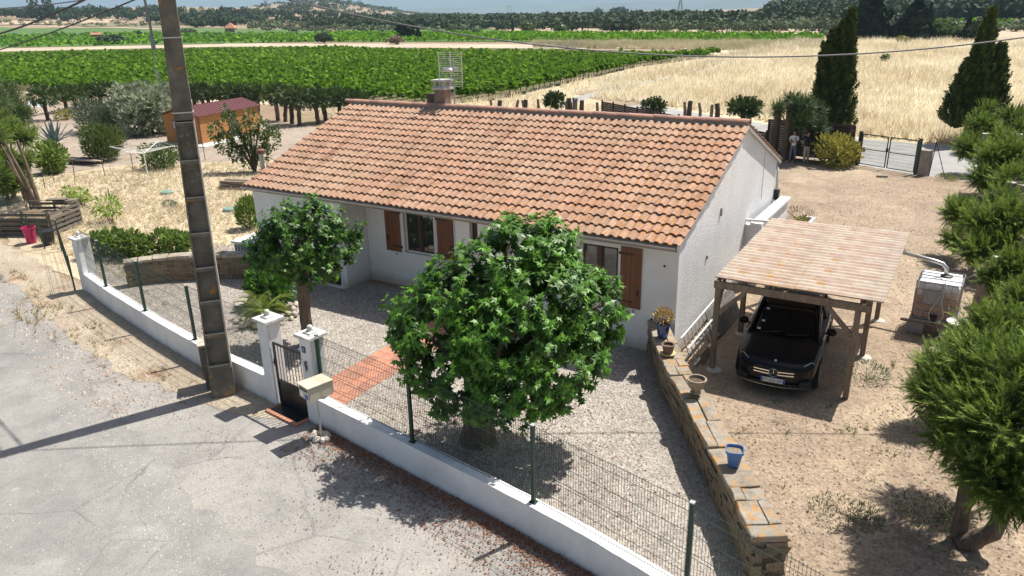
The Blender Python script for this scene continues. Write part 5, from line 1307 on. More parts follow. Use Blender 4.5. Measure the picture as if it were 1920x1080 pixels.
for s in (0, 1):
    mb = MB(); y0, y1 = (-.2, SD / 2) if s == 0 else (SD / 2, SD + .2); z0, z1 = (SH - .05, SR + .04) if s == 0 else (SR + .04, SH - .05)
    mb.extr([(y0, z0), (y1, z1), (y1, z1 + .03), (y0, z0 + .03)], 'x', -.25, SW + .25); pn_ = mb.build('roof_panel', M_shedr, shed)
    for k in range(20):
        x = -.2 + k * (SW + .4) / 19; MB().bar((x, y0, z0 + .045), (x, y1, z1 + .045), .03).build('seam', M_shedr, pn_)
for y in (.5, 1.65):
    w_ = MB().b2((-.05, y, 1.0), (-.02, y + .62, 1.65)).build('window', M_darkwood, shed); MB().b2((-.062, y + .06, 1.06), (-.052, y + .28, 1.59)).b2((-.062, y + .34, 1.06), (-.052, y + .56, 1.59)).build('pane', mat('pale pane', (.35, .38, .38), .1), w_)
MB().b2((3.0, -.05, .05), (3.9, -.02, 1.85)).build('door', M_darkwood, shed); MB().b2((-.02, -.03, 0), (.06, .0, SH)).build('corner_trim', M_darkwood, shed)
sl = MB().b2((-1.1, -1.2, -.02), (3.6, -.02, .05)).b2((-1.4, -.02, -.02), (-.02, SD + .3, .05)).build('patio', M_conc); sl.matrix_world = shed.matrix_basis.copy(); props(sl, 'pale concrete paving in front of the shed', kind='structure')

# clothes dryer ----------------------------------------------------------
cd = thing('rotary_clothes_dryer', 'white rotary clothes dryer with open arms on the straw lawn', 'clothes dryer', (-31.84, 6.99, 0))
M_wh = mat('white tube', (.75, .75, .75), .4); hz_ = hgt((-31.84, 6.99), 284)
MB().tube([(0, 0, 0), (0, 0, hz_)], .03, 8).build('pole', M_wh, cd)
tips = []
for k in range(4):
    a = .5 + k * pi / 2; tip = Vector((1.75 * cos(a), 1.75 * sin(a), hz_ + .28)); tips.append(tip); MB().tube([(0, 0, hz_ - .1), tip], .018, 6).build('arm', M_wh, cd)
for r in (.4, .6, .8, 1.0):
    mb = MB(); c0 = Vector((0, 0, hz_ - .1)); mb.tube([c0.lerp(t, r) for t in tips + tips[:1]], .008, 4); mb.build('line', M_wh, cd)
# garden wire fence posts -------------------------------------------------
gf = thing('wire_fence', 'low rusty wire fence between the lawn and the gritty garden', 'fence', (-37.2, 4.8, 0)); M_rust = mat('rusty iron', (.12, .07, .045), .8)
gp = [g2(85, 355), g2(102, 342), g2(141, 338), g2(197, 330), g2(250, 322), g2(300, 314), g2(385, 301), g2(430, 300), g2(455, 285)]
for i, p in enumerate(gp):
    o = MB().tube([(0, 0, 0), (random.uniform(-.05, .05), random.uniform(-.05, .05), 1.05)], .022, 5).build('post', M_rust, gf); o.location = (p[0] + 37.2, p[1] - 4.8, 0)
    if i:
        q = gp[i - 1]
        for z in (.35, .7, 1.0): MB().bar((q[0] + 37.2, q[1] - 4.8, z), (p[0] + 37.2, p[1] - 4.8, z), .006).build('wire', M_rust, gf)
# compost bay, pink bin, left mesh fence -----------------------------------
cb = thing('compost_bay', 'compost bay knocked together from grey pallets at the left fence', 'compost bay', (-27.6, -.9, 0), .45)
M_pal = mat('grey pallet wood', (.2, .175, .15), .9, color2=(.11, .095, .08), scale=4, stretch=(5, 5, 1), island=True)
for (x, y, r) in ((0, -1.0, 0), (0, 1.0, 0), (-1.2, 0, pi / 2), (1.2, 0, pi / 2)):
    w = 2.3 if r == 0 else 1.9; p_ = MB().b2((-w / 2, -.03, 0), (w / 2, .03, .06))
    for x_ in (-w / 2 + .04, 0, w / 2 - .04): p_.b2((x_ - .04, -.03, .061), (x_ + .04, .03, .98))
    p_.b2((-w / 2, -.02, .98), (w / 2, .02, 1.0)); o = p_.build('pallet', M_pal, cb); o.location = (x, y, 0); o.rotation_euler = (random.uniform(-.06, .06), 0, r)
    for k in range(5): MB().b2((-w / 2, -.055, .06 + k * .19), (w / 2, -.031, .17 + k * .19)).build('board', M_pal, o)
MB().b2((-1.1, -.9, 0), (1.1, .9, .62)).build('compost', mat('compost', (.24, .17, .1), .95, color2=(.13, .1, .06), scale=7, bump=1, bscale=14, bdist=.05), cb)
o = MB().box((.6, 1.0, 1.02), (.9, .5, .05), rz=.3).box((.3, .9, 1.1), (.8, .4, .04), rz=.1).build('loose_board', M_pal, cb)
pbin = A(60, 455); bn = thing('bin', 'pink plastic bin leaning at the left mesh fence', 'bin', (pbin.x, pbin.y, 0))
MB().lathe([(.17, 0), (.24, .6), (.27, .61), (.27, .65), (.235, .65), (.165, .05), (.01, .05)], 18, cap=False).build('tub', mat('pink plastic', (.5, .02, .12), .4), bn, smooth=False)
pb2 = A(92, 458); bn2 = thing('bin', 'dark tub with a grey lid beside the pink bin', 'bin', (pb2.x, pb2.y, 0)); MB().lathe([(.2, 0), (.28, .5), (.3, .52), (.3, .56), (.02, .58)], 16).build('tub', M_blackpl, bn2)
fl_ = [g2(141, 545), g2(116, 470), g2(84, 466), g2(60, 455), g2(22, 420), g2(-20, 395), g2(-80, 372)]
fence_along('mesh_fence', 'sagging green mesh fence left of the end pillar, before the compost bay', [(x, y, 1) for x, y in fl_], 1.15, .0, step=.1, pw=.04)
# lids of the septic tank, box by the house ---------------------------------
for (px, py, lab) in ((313, 363, 'round green manhole cover on the lawn, the farther one'), (431, 395, 'round green manhole cover on the lawn near the house')):
    p = A(px, py); o = MB().lathe([(.3, 0), (.3, .1), (.26, .13), (.0, .13)], 16, (p.x, p.y, 0), cap=False).build('manhole_cover', mat('grey-green cover', (.16, .28, .25), .6)); props(o, lab, 'cover')
hp = thing('white_crate', 'white slatted box against the left end of the house', 'box', (-15.5, .25, 0), .1)
MB().b2((-.55, -.5, .0), (.55, .5, .86)).build('body', M_wh, hp)
for k in range(8): MB().b2((-.5 + k * .14, -.53, .08), (-.45 + k * .14, -.501, .8)).build('slat', mat('slot grey', (.2, .22, .24), .6), hp)
MB().b2((-.62, -.56, .86), (.62, .56, .93)).build('lid', M_wh, hp)
# sawn wood stack, white scrap, small board in the garden ----------------------
ws = thing('timber_stack', 'stack of old planks in the gritty garden under the agave', 'timber', (-43.3, 8.8, 0), .1)
for k in range(12):
    o = MB().box((0, 0, 0), (random.uniform(2, 3.4), .2, .06)).build('plank', M_pal if k % 3 else mat('pale plank', (.45, .36, .26), .85), ws); o.location = (random.uniform(-.6, .8) + (k > 7) * 1.8, (k % 4) * .26 - .4, .06 + (k // 4) * .1); o.rotation_euler = (0, 0, random.uniform(-.1, .1))
wp = A(446, 353); wk = thing('log_pile', 'small pile of old timber beyond the left end of the roof', 'timber', (wp.x, wp.y, 0), .4)
for k in range(9):
    o = MB().box((0, 0, 0), (random.uniform(1.4, 2.2), .16, .12)).build('beam', M_pal if k % 2 else M_timber, wk); o.location = (random.uniform(-.3, .3), (k % 3) * .24 - .2, .07 + (k // 3) * .14); o.rotation_euler = (0, 0, random.uniform(-.15, .15))
pw_ = A(70, 215); o = MB().box((0, 0, 0), (1.6, 1.0, .04)).build('white_sheet', M_wh); o.location = (pw_.x, pw_.y, 1.0); o.rotation_euler = (.4, .1, .5); props(o, 'tilted white sheet on legs at the left end of the vineyard edge', 'panel')
MB().tube([(0, -.3, 0), (0, -.3, -.9)], .03, 5).tube([(.4, .3, .0), (.4, .3, -.9)], .03, 5).build('leg', M_rust, o)
o = MB().box((1.85, 25.3, .05), (.5, .22, .1), rz=.3).build('kerb_stone', M_conp); props(o, 'loose flat stone on the drive before the back gate', 'stone')
o = MB().lathe([(.13, 0), (.0, .5)], 8, (5.95, 4.3, 0), cap=False)
# ================================================================ PLANTS NEAR THE HOUSE
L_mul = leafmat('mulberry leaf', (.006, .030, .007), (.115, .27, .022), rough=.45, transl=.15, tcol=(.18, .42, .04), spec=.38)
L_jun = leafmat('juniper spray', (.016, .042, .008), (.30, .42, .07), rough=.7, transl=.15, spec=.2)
L_cyp = leafmat('cypress spray', (.016, .034, .008), (.12, .165, .035), rough=.75, transl=.1, spec=.2)
L_laur = leafmat('laurel leaf', (.03, .07, .012), (.28, .4, .08), rough=.4, transl=.2)
L_vine = leafmat('vine leaf', (.02, .065, .010), (.20, .34, .035), rough=.85, transl=.28, tcol=(.25, .5, .02), spec=.08)
L_lemon = leafmat('lemon leaf', (.1, .19, .02), (.3, .42, .05), rough=.4, transl=.3)
L_grey = leafmat('grey-green leaf', (.07, .1, .055), (.2, .25, .15), rough=.6, transl=.1)
L_fig = leafmat('pale fig leaf', (.07, .11, .04), (.5, .52, .38), rough=.6, transl=.2)
L_yel = leafmat('yellow variegated leaf', (.1, .11, .02), (.42, .38, .08), rough=.5, transl=.2)
L_mid = leafmat('shrub leaf', (.03, .06, .015), (.13, .2, .045), rough=.5, transl=.2)
L_palm = leafmat('cycad leaflet', (.05, .09, .015), (.32, .36, .05), rough=.4, transl=.15)
L_straw = leafmat('dry grass', (.5, .41, .26), (.95, .9, .76), rough=.8, transl=.5, tcol=(1, .9, .65), spec=.2)
L_straw2 = leafmat('straw', (.42, .35, .23), (.66, .57, .42), rough=.9, transl=.2, spec=.2)
L_dead = leafmat('dead leaf', (.16, .06, .03), (.36, .2, .12), rough=.8, transl=.1, spec=.2)
M_bark = mat('grey-brown bark', (.2, .15, .11), .95, color2=(.1, .075, .055), scale=5, stretch=(3, 3, .6), bump=1.0, bscale=16, bdist=.03)
M_barkd = mat('dark bark', (.13, .10, .08), .95, color2=(.06, .045, .035), scale=4, stretch=(4, 4, .5), bump=1.0, bscale=14, bdist=.03)
M_barkp = mat('weathered dead wood', (.3, .26, .22), .9, color2=(.15, .125, .1), scale=5, stretch=(4, 4, .5), bump=.8, bscale=14, bdist=.02)
M_cut = mat('pale cut wood', (.66, .62, .56), .85, var=.15, scale=8)

def trunk_tube(pts, radii, n=12, wob=.12, seed=0, steps=5):
    """a trunk that swells and wanders a little between its given points"""
    r = random.Random(seed); P = []; R_ = []
    for i in range(len(pts) - 1):
        for j in range(steps):
            t = j / steps; a, b2 = Vector(pts[i]), Vector(pts[i + 1]); P.append(a.lerp(b2, t) + Vector((r.uniform(-1, 1), r.uniform(-1, 1), 0)) * radii[i] * wob * (j > 0)); R_.append((radii[i] * (1 - t) + radii[i + 1] * t) * r.uniform(1 - wob * .6, 1 + wob * .6))
    P.append(Vector(pts[-1])); R_.append(radii[-1])
    return MB().tube(P, R_, n)

def rosettes(blobs, nsh, per, size, zsquash=.3, droop=.45, shell=.75, inner=.15, up=.35):
    """leaf whorls on shoots that cover the skin of the blobs; returns leaf points, growth directions, face normals, sizes"""
    P, N = in_blobs(blobs, nsh, shell)
    k = RNG.random(nsh) < inner; P[k] = P[k] * .75 + np.array(blobs)[:, :3].mean(0) * .25
    # drop shoots deep inside a neighbouring blob
    B = np.array(blobs); keep = np.ones(len(P), bool)
    for b_ in B:
        q = ((P - b_[:3]) / b_[3:]); keep &= (np.linalg.norm(q, axis=1) > .74)
    P, N = P[keep], N[keep]; nsh = len(P)
    ax = norm(N + np.array([0, 0, up]) + .35 * unit(nsh))
    ax3 = np.repeat(ax, per, 0); base = np.repeat(P, per, 0); sh = np.repeat(RNG.random(nsh), per)
    t = RNG.random(len(base)) ** .7
    u = unit(len(base)); rad_ = norm(u - (u * ax3).sum(1, keepdims=True) * ax3)
    pts = base + ax3 * (t[:, None] * .32 * size / .17) + rad_ * .01
    D = norm(rad_ * 1.0 + ax3 * (.15 + .7 * t[:, None] ** 3) + np.array([0, 0, -droop]) * (1.1 - t[:, None]))
    Nn = norm(ax3 * .9 + np.array([0, 0, .6]) + .25 * unit(len(base)))
    s = size * (.65 + .5 * RNG.random(len(base))) * (1.08 - .35 * t)
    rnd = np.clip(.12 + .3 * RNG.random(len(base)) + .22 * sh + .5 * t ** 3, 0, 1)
    return pts, D, Nn, s, rnd

# the big round tree -------------------------------------------------
FX = np.array([cos(CYAW), sin(CYAW), 0]); FY = np.array([-sin(CYAW), cos(CYAW), 0])
def cb_(c, u, w, z, r, rw=None, rz_=None):
    p = np.array(c) + FX * u + FY * w; return (p[0], p[1], c[2] + z, r, rw or r, rz_ or r)
bt = thing('mulberry_tree', 'large round-crowned tree with glossy lobed leaves in the front yard', 'tree', (-2.09, -5.72, 0))
C0 = (.42, .2, 2.74)                                             # crown centre from the trunk foot
blobs = [cb_(C0, -1.45, 0, .10, .9, 1.1, .85), cb_(C0, -.95, .1, .95, .75, .9, .62), cb_(C0, -.35, .2, 1.25, .75, .8, .6), cb_(C0, .2, .5, 1.62, .6, .7, .55), cb_(C0, .72, .6, 1.45, .62, .7, .62), cb_(C0, 1.35, .3, .45, .72, .9, .55),
         cb_(C0, 1.65, .1, .1, .6, .85, .55), cb_(C0, 2.02, .1, .5, .42, .5, .36), cb_(C0, -2.2, .1, .25, .4, .5, .34), cb_(C0, .95, .7, 1.72, .38, .4, .28), cb_(C0, .05, .6, 1.8, .34, .4, .26), cb_(C0, .95, -.5, -.5, .95, 1, .85), cb_(C0, 0, -.8, -.85, 1.0, .95, .72), cb_(C0, -.85, -.5, -.8, .9, 1, .75), cb_(C0, -1.35, -.4, -.45, .75, .9, .7), cb_(C0, 0, -.55, .15, 1.15, 1.05, .95), cb_(C0, .2, .8, .1, 1.35, .9, .95), cb_(C0, .6, -.4, .8, .9, .9, .7)]
blobs = [(C0[0] * .85 + (x - 0) * .86, (y) * .86, 2.62 + (z - 2.8) * .86, a * .84, b2 * .84, c * .84) for x, y, z, a, b2, c in blobs]
pts, D, Nn, s, rnd = rosettes(blobs, 2050, 13, .178, droop=.6)
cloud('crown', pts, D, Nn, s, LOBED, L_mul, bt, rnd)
trunk_tube([(0, 0, -.1), (.02, 0, .25), (.04, .02, .8), (.08, .04, 1.35)], [.43, .33, .28, .33], 18, .06, 3).build('trunk', M_bark, bt, smooth=True)
for k, b_ in enumerate(blobs):
    st_ = Vector((.08, .04, 1.2)); e = Vector(b_[:3]); m_ = st_.lerp(e, .5) + Vector((0, 0, .12)); trunk_tube([st_, m_, e], [.15, .09, .03], 7, .2, k).build('limb', M_bark, bt, smooth=True)
# the smaller one -------------------------------------------------------
p = A(579, 645); m2 = thing('mulberry_tree', 'smaller round-headed tree with a bare straight trunk near the left wall', 'tree', (p.x, p.y, 0))
ztop = hgt(p, 520)
C1 = (.10, .1, hgt(p, 462))
bl2 = [cb_(C1, 0, 0, .1, .95, .95, .62), cb_(C1, -.7, 0, -.1, .55, .7, .45), cb_(C1, .78, 0, -.05, .5, .6, .42), cb_(C1, .1, .2, .62, .62, .6, .42), cb_(C1, -.35, -.2, .48, .55, .5, .42), cb_(C1, .55, .1, .52, .45, .5, .35), cb_(C1, 1.18, .0, .32, .26, .3, .2), cb_(C1, -1.05, 0, -.28, .3, .3, .25), cb_(C1, .25, -.3, -.45, .62, .6, .3)]
pts, D, Nn, s, rnd = rosettes([(x, y, z, a * .9, b2 * .9, c * .9) for x, y, z, a, b2, c in bl2], 680, 12, .16, droop=.6)
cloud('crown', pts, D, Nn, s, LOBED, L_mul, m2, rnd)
trunk_tube([(0, 0, -.1), (.0, 0, .9), (.03, .02, ztop)], [.17, .15, .16], 14, .05, 5).build('trunk', M_bark, m2, smooth=True)
for k, b_ in enumerate(bl2): trunk_tube([(.03, .02, ztop - .05), b_[:3]], [.07, .02], 6, .2, k).build('limb', M_bark, m2, smooth=True)

def shrub(name, label, loc, blobs, n, size, tmpl, m, cat='shrub', up=.5, shell=.55, stems=5, out=.8, nup=.3, parent_z=0, group=None, flat=1.0, rb=.04, bark=None, twist=.45):
    t = thing(name, label, cat, loc, 0, group)
    P_, N_ = in_blobs(blobs, n, shell); P_[:, 2] = np.abs(P_[:, 2])
    D_ = norm(N_ * out + np.array([0, 0, up]) + twist * unit(n)); Nn_ = norm(np.cross(D_, unit(n)) + np.array([0, 0, nup]))
    s_ = size * (.6 + .8 * RNG.random(n)); hgt_ = (P_[:, 2] - P_[:, 2].min()) / (np.ptp(P_[:, 2]) + 1e-6)
    clump = .5 + .5 * np.sin(P_[:, 0] * 5.1 / size * .12 + 1.7) * np.sin(P_[:, 1] * 4.3 / size * .12) * np.sin(P_[:, 2] * 6 / size * .12 + .6)
    cloud('foliage', P_, D_, Nn_, s_, tmpl, m, t, np.clip(.55 * RNG.random(n) + .45 * clump, 0, 1))
    for k in range(stems):
        b_ = blobs[k % len(blobs)]; e = Vector(b_[:3]) + Vector((random.uniform(-1, 1) * b_[3] * .4, random.uniform(-1, 1) * b_[4] * .4, b_[5] * .2)); b0 = Vector((random.uniform(-.1, .1), random.uniform(-.1, .1), -.02))
        trunk_tube([b0, b0.lerp(e, .5), e], [rb, rb * .7, rb * .3], 6, .3, k).build('stem', bark or M_bark, t)
    return t
def at0(px, py): p = A(px, py); return (p.x, p.y, 0)

# planting under the small tree
shrub('green_shrub', 'low green shrub with lobed leaves under the smaller round-headed tree', at0(508, 575), [(-.1, 0, .75, .6, .5, .45), (.35, 0, .6, .5, .5, .4), (-.35, .1, .5, .45, .4, .35)], 800, .17, LOBED, L_mul, up=.1)
cyc = thing('cycad', 'feathery cycad with yellow-green arching fronds ringed by stones', 'plant', at0(498, 603))
MB().lathe([(.12, -.05), (.17, .1), (.15, .28), (.05, .36)], 12).build('trunk', M_barkd, cyc)
for k in range(26):
    a = k * 2.4; rise = .35 + .9 * ((k * 7) % 10) / 10; L_ = .95; base = Vector((0, 0, .3)); d_ = Vector((cos(a), sin(a), 0)); pts_ = [base + d_ * (L_ * t * (1 - .12 * t)) + Vector((0, 0, rise * t - 1.1 * t * t * (.7 + .3 * (1 - rise)))) for t in np.linspace(0, 1, 8)]
    fr = MB().tube(pts_, [.014] * 7 + [.005], 5).build('frond', L_palm, cyc)
    n = 44; tt = np.linspace(.12, 1, n); P_ = np.array([base + d_ * (L_ * t * (1 - .12 * t)) + Vector((0, 0, rise * t - 1.1 * t * t * (.7 + .3 * (1 - rise)))) for t in tt]); side = np.where(np.arange(n) % 2, 1, -1)[:, None]
    D_ = norm(np.array([-sin(a), cos(a), 0]) * side + np.array([cos(a), sin(a), .25]) * .45); cloud('leaflet', P_, D_, np.tile([0, 0, 1.], (n, 1)), .24 * (1.1 - .6 * tt), BLADE, L_palm, fr, .2 + .6 * RNG.random(n))
rks = thing('rockery', 'ring of pale stones round the cycad and the trunk of the smaller tree', 'stones', at0(520, 605))
o0 = A(520, 605)
for px, py, s_ in ((447, 606, .3), (456, 615, .34), (468, 612, .4), (480, 615, .36), (476, 602, .3), (541, 592, .3), (548, 582, .34), (556, 574, .3), (538, 581, .28), (552, 594, .34), (546, 600, .25), (560, 588, .24)):
    q = A(px, py); rock('stone', (q.x - o0.x, q.y - o0.y, s_ * .2), (s_, s_ * .7, s_ * .6), rks)
rk2 = thing('rockery', 'few pale stones at the right foot of the large round tree', 'stones', at0(1030, 745)); o0 = A(1030, 745)
for px, py, s_ in ((1032, 742, .3), (1044, 733, .34), (1052, 726, .26), (1018, 752, .25), (1006, 762, .22)):
    q = A(px, py); rock('stone', (q.x - o0.x, q.y - o0.y, s_ * .2), (s_, s_ * .7, s_ * .6), rk2)
# succulent in the blue pot, planter plants
P_, N_ = in_blobs([(0, 0, .52, .2, .18, .16)], 260, .3)
cloud('succulent', P_, norm(N_ + [0, 0, .6]), unit(260), .1, OVAL, leafmat('dried succulent', (.3, .2, .08), (.6, .46, .22), .7, .1), pb)
shrub('planter_shrub', 'reddish-brown heather-like shrub at the far end of the white planter', (.55, 12.0, .7), [(0, 0, .25, .5, .4, .3), (-.4, .2, .22, .4, .3, .25)], 500, .12, BLADE, leafmat('heather', (.12, .06, .06), (.3, .2, .18), .8, .1), stems=3)
shrub('planter_plants', 'mossy low green plants filling the white planter', (.66, 10.6, .72), [(0, -.9, .06, .2, .5, .12), (0, 0, .06, .2, .6, .14), (0, .9, .1, .2, .4, .2)], 700, .08, DIAM, L_yel, stems=2, cat='plants')

# hedge plants behind the curved wall, plants by the house end --------------------
shrub('laurel_shrub', 'bright laurel-like hedge shrub behind the left end of the curved stone wall', at0(222, 482), [(-.75, -.3, .45, .5, .5, .42), (-.1, 0, .55, .6, .5, .48), (.6, .2, .52, .6, .5, .5), (1.0, .35, .4, .4, .4, .4)], 2600, .15, OVAL, L_laur)
shrub('laurel_shrub', 'rounded laurel-like shrub between the curved stone wall and the concrete pole', at0(330, 478), [(-.55, -.1, .5, .45, .45, .42), (.1, 0, .48, .5, .5, .4), (.7, .2, .42, .5, .45, .38)], 2000, .14, OVAL, L_laur)
shrub('oleander', 'upright green shrub against the left corner of the house', at0(470, 428), [(0, 0, .6, .5, .5, .65), (.1, 0, .9, .35, .35, .4)], 1400, .2, LANCE, L_laur, up=1.2)
for (px, py, h, lab) in ((207, 418, 1.15, 'small lemon-green sapling beside a stake, the largest of three on the lawn edge'), (156, 386, .8, 'small bright sapling, the middle one of three at the lawn edge'), (132, 376, .65, 'smallest bright sapling at the left of the lawn')):
    shrub('sapling', lab, at0(px, py), [(0, 0, h * .7, h * .5, h * .45, h * .38), (-h * .4, 0, h * .4, h * .3, h * .3, h * .2), (h * .4, 0, h * .55, h * .3, h * .3, h * .25)], 330, .08 * h + .05, OVAL, L_lemon, up=.2, stems=5, rb=.025)
pst = A(213, 405); o = MB().tube([(0, 0, 0), (0, 0, 1.25)], .03, 6).build('garden_stake', M_barkp); o.location = pst; props(o, 'pale wooden stake beside the largest sapling', 'stake')

# garden shrubs ------------------------------------------------------------
def ball(px, py, wpx, toppy, name, label, n, size, tmpl, m, **k):
    p = A(px, py); D_ = (Vector((p.x, p.y, 0)) - CPOS).length; r = wpx / 2 * D_ / CF; h = hgt(p, toppy)
    bl = [(0, 0, h * .5, r * .8, r * .8, h * .5)] + [(r * .5 * cos(a), r * .5 * sin(a), h * (.45 + .2 * sin(a * 2)), r * .55, r * .55, h * .38) for a in np.linspace(0, 6.28, 6)[:-1]]
    return shrub(name, label, (p.x, p.y + r * .3, 0), bl, n, size, tmpl, m, **k)
ball(188, 248, 104, 190, 'olive_shrub', 'wide grey-green shrub, the broadest one left of the shed', 5200, .3, LANCE, L_grey, up=.9)
ball(188, 302, 66, 236, 'garden_shrub', 'dense upright green shrub before the grey-green one', 4200, .24, LANCE, leafmat('bush leaf', (.04, .075, .02), (.18, .24, .06), .6, .15), up=.9)
ball(293, 318, 66, 272, 'garden_shrub', 'low loose shrub beside the rotary clothes dryer', 1700, .16, OVAL, L_mid)
ball(94, 326, 44, 268, 'garden_shrub', 'bright round shrub at the left edge of the garden', 1300, .24, OVAL, L_laur)
ball(118, 225, 34, 205, 'garden_shrub', 'small yellowish shrub under the pollards at the left', 350, .22, OVAL, L_yel)
ball(1564, 313, 76, 254, 'yellow_shrub', 'yellow variegated shrub beside the back gate', 1900, .2, OVAL, L_yel, up=.5)
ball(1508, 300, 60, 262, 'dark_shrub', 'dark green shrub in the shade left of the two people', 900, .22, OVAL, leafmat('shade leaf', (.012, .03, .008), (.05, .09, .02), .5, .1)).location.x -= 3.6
ball(270, 252, 118, 158, 'fig_tree', 'tall pale-leaved fig bush left of the concrete pole', 2400, .36, LOBED, L_fig, cat='tree', up=.3, shell=.45)
ball(625, 80, 1, 62, 'field_bush', 'tiny far bush', 2, .1, PAD, L_mid) if False else None
ag = thing('agave', 'large blue-grey agave with stiff pointed leaves', 'agave', at0(103, 272)); M_ag = mat('agave leaf', (.14, .2, .2), .6, color2=(.09, .14, .14), scale=3)
for k in range(22):
    a = k * 2.4; t_ = k / 22; L_ = 1.75; el = radians(85 - 60 * t_); w = .15; n = 7; V = []
    for i in range(n + 1):
        s_ = i / n; r = L_ * s_; bend = -.25 * t_ * s_ * s_; z = .1 + r * sin(el) + bend; x = r * cos(el) + .1; ww = w * (1 - s_) ** .6 * (1 if i else .8); V += [(x * cos(a) - ww * sin(a), x * sin(a) + ww * cos(a), z + .04), (x * cos(a), x * sin(a), z - .02), (x * cos(a) + ww * sin(a), x * sin(a) - ww * cos(a), z + .04)]
    MB().add(V, [q for i in range(n) for q in ((3 * i, 3 * i + 1, 3 * i + 4, 3 * i + 3), (3 * i + 1, 3 * i + 2, 3 * i + 5, 3 * i + 4))]).build('leaf', M_ag, ag)
# cherry-like tree beside the shed
p = A(478, 322); ch_ = thing('fruit_tree', 'upright open fruit tree with dark leaves before the shed', 'tree', (p.x, p.y, 0))
zc = hgt(p, 262); bl = []
for (px, py, r) in ((410, 245, .45), (425, 268, .5), (440, 222, .35), (452, 262, .55), (470, 242, .45), (488, 268, .6), (505, 240, .45), (520, 262, .5), (468, 292, .55), (445, 288, .4), (500, 290, .4), (434, 205, .22), (482, 215, .25), (533, 248, .25)):
    d_ = FX * ((px - 478) / 36.0); bl.append((d_[0], d_[1], hgt(p, py), r, r, r * 1.25))
P_, N_ = in_blobs(bl, 3000, .35); cloud('crown', P_, norm(N_ + [0, 0, .3] + .5 * unit(3000)), norm([0, 0, .6] + unit(3000)), .17 * (.7 + .6 * RNG.random(3000)), OVAL, L_mid, ch_)
for k, b_ in enumerate(bl): trunk_tube([(0, 0, 0), (b_[0] * .3, b_[1] * .3, b_[2] * .55), (b_[0], b_[1], b_[2] + b_[5])], [.07, .05, .015], 6, .2, k).build('limb', M_barkd, ch_)

# tall cypresses -----------------------------------------------------------------
def cypress(label, px, py, tips, n, size=.4, low=.0):
    """tips: list of (px, py top, half width in metres at the middle, lean start)"""
    p = A(px, py); t = thing('cypress_tree', label, 'cypress', (p.x, p.y, 0)); D_ = (Vector((p.x, p.y, 0)) - CPOS).length; k_ = D_ / CF; Pn = []; Nn_ = []; Rn = []
    for ti, (tx, ty, hwid, bx) in enumerate(tips):
        H = hgt(p, ty); m_ = n * H * hwid / sum(hgt(p, q[1]) * q[2] for q in tips); m_ = int(m_)
        u = RNG.random(m_) ** .85; z = low + (H - low) * u; prof = hwid * (np.clip(u / .16, 0, 1) ** .6) * np.clip((1 - u) / .78, 0, 1) ** .85 
        a = RNG.random(m_) * 2 * pi; ridg = 1 + .12 * np.sin(a * 4 + ti * 2 + 17 * u) + .12 * np.sin(a * 7 - 29 * u) + .08 * np.sin(41 * u + ti); rr_ = prof * ridg * (.8 + .2 * RNG.random(m_))
        # the foot column and the tip column fix the lean (vertical line as seen: follow it in the picture plane)
        base_x = (bx - px) * k_; tipx = (tx - px) * k_ + 0.0 * H
        vlean = (px - 1045) / 3860 * (py - ty) * k_                # how far a true vertical drifts in the picture
        off = base_x * (1 - u) + (tipx + 0) * u - vlean * (-1) * u * -1
        Pp = FX * off[:, None] + np.c_[np.cos(a) * rr_, np.sin(a) * rr_, z]
        Pn.append(Pp); Nn_.append(norm(np.c_[np.cos(a), np.sin(a), 1.9 + 0 * a])); Rn.append(np.clip(.45 + .2 * np.sin(a * 5 + ti * 2 + 14 * u) + .16 * np.sin(a * 9 - 31 * u) + .5 * (RNG.random(m_) - .5), 0, 1))
    Pn = np.concatenate(Pn); Nn_ = np.concatenate(Nn_); Rn = np.concatenate(Rn); m_ = len(Pn)
    cloud('foliage', Pn, norm(Nn_ + .18 * unit(m_)), norm(Nn_ * [1, 1, -.3] + .4 * unit(m_)), size * (.6 + .7 * RNG.random(m_)), SPRAY, L_cyp, t, Rn)
    trunk_tube([(0, 0, -.1), (0, 0, 2.5)], [.2, .12], 8, .1).build('trunk', M_barkd, t)
    return t
cypress('dark leaning cypress with ragged tips, left of the back gate', 1551, 275, [(1597, 22, .8, 1566), (1584, 44, .85, 1556), (1565, 62, .82, 1547), (1551, 86, .7, 1541)], 10500, .34)
cypress('broad dark double-pointed cypress beyond the lane on the right', 1808, 268, [(1862, 22, .85, 1806), (1873, 90, .95, 1834), (1848, 58, .95, 1814), (1822, 118, .95, 1790)], 10500, .38, low=.9)

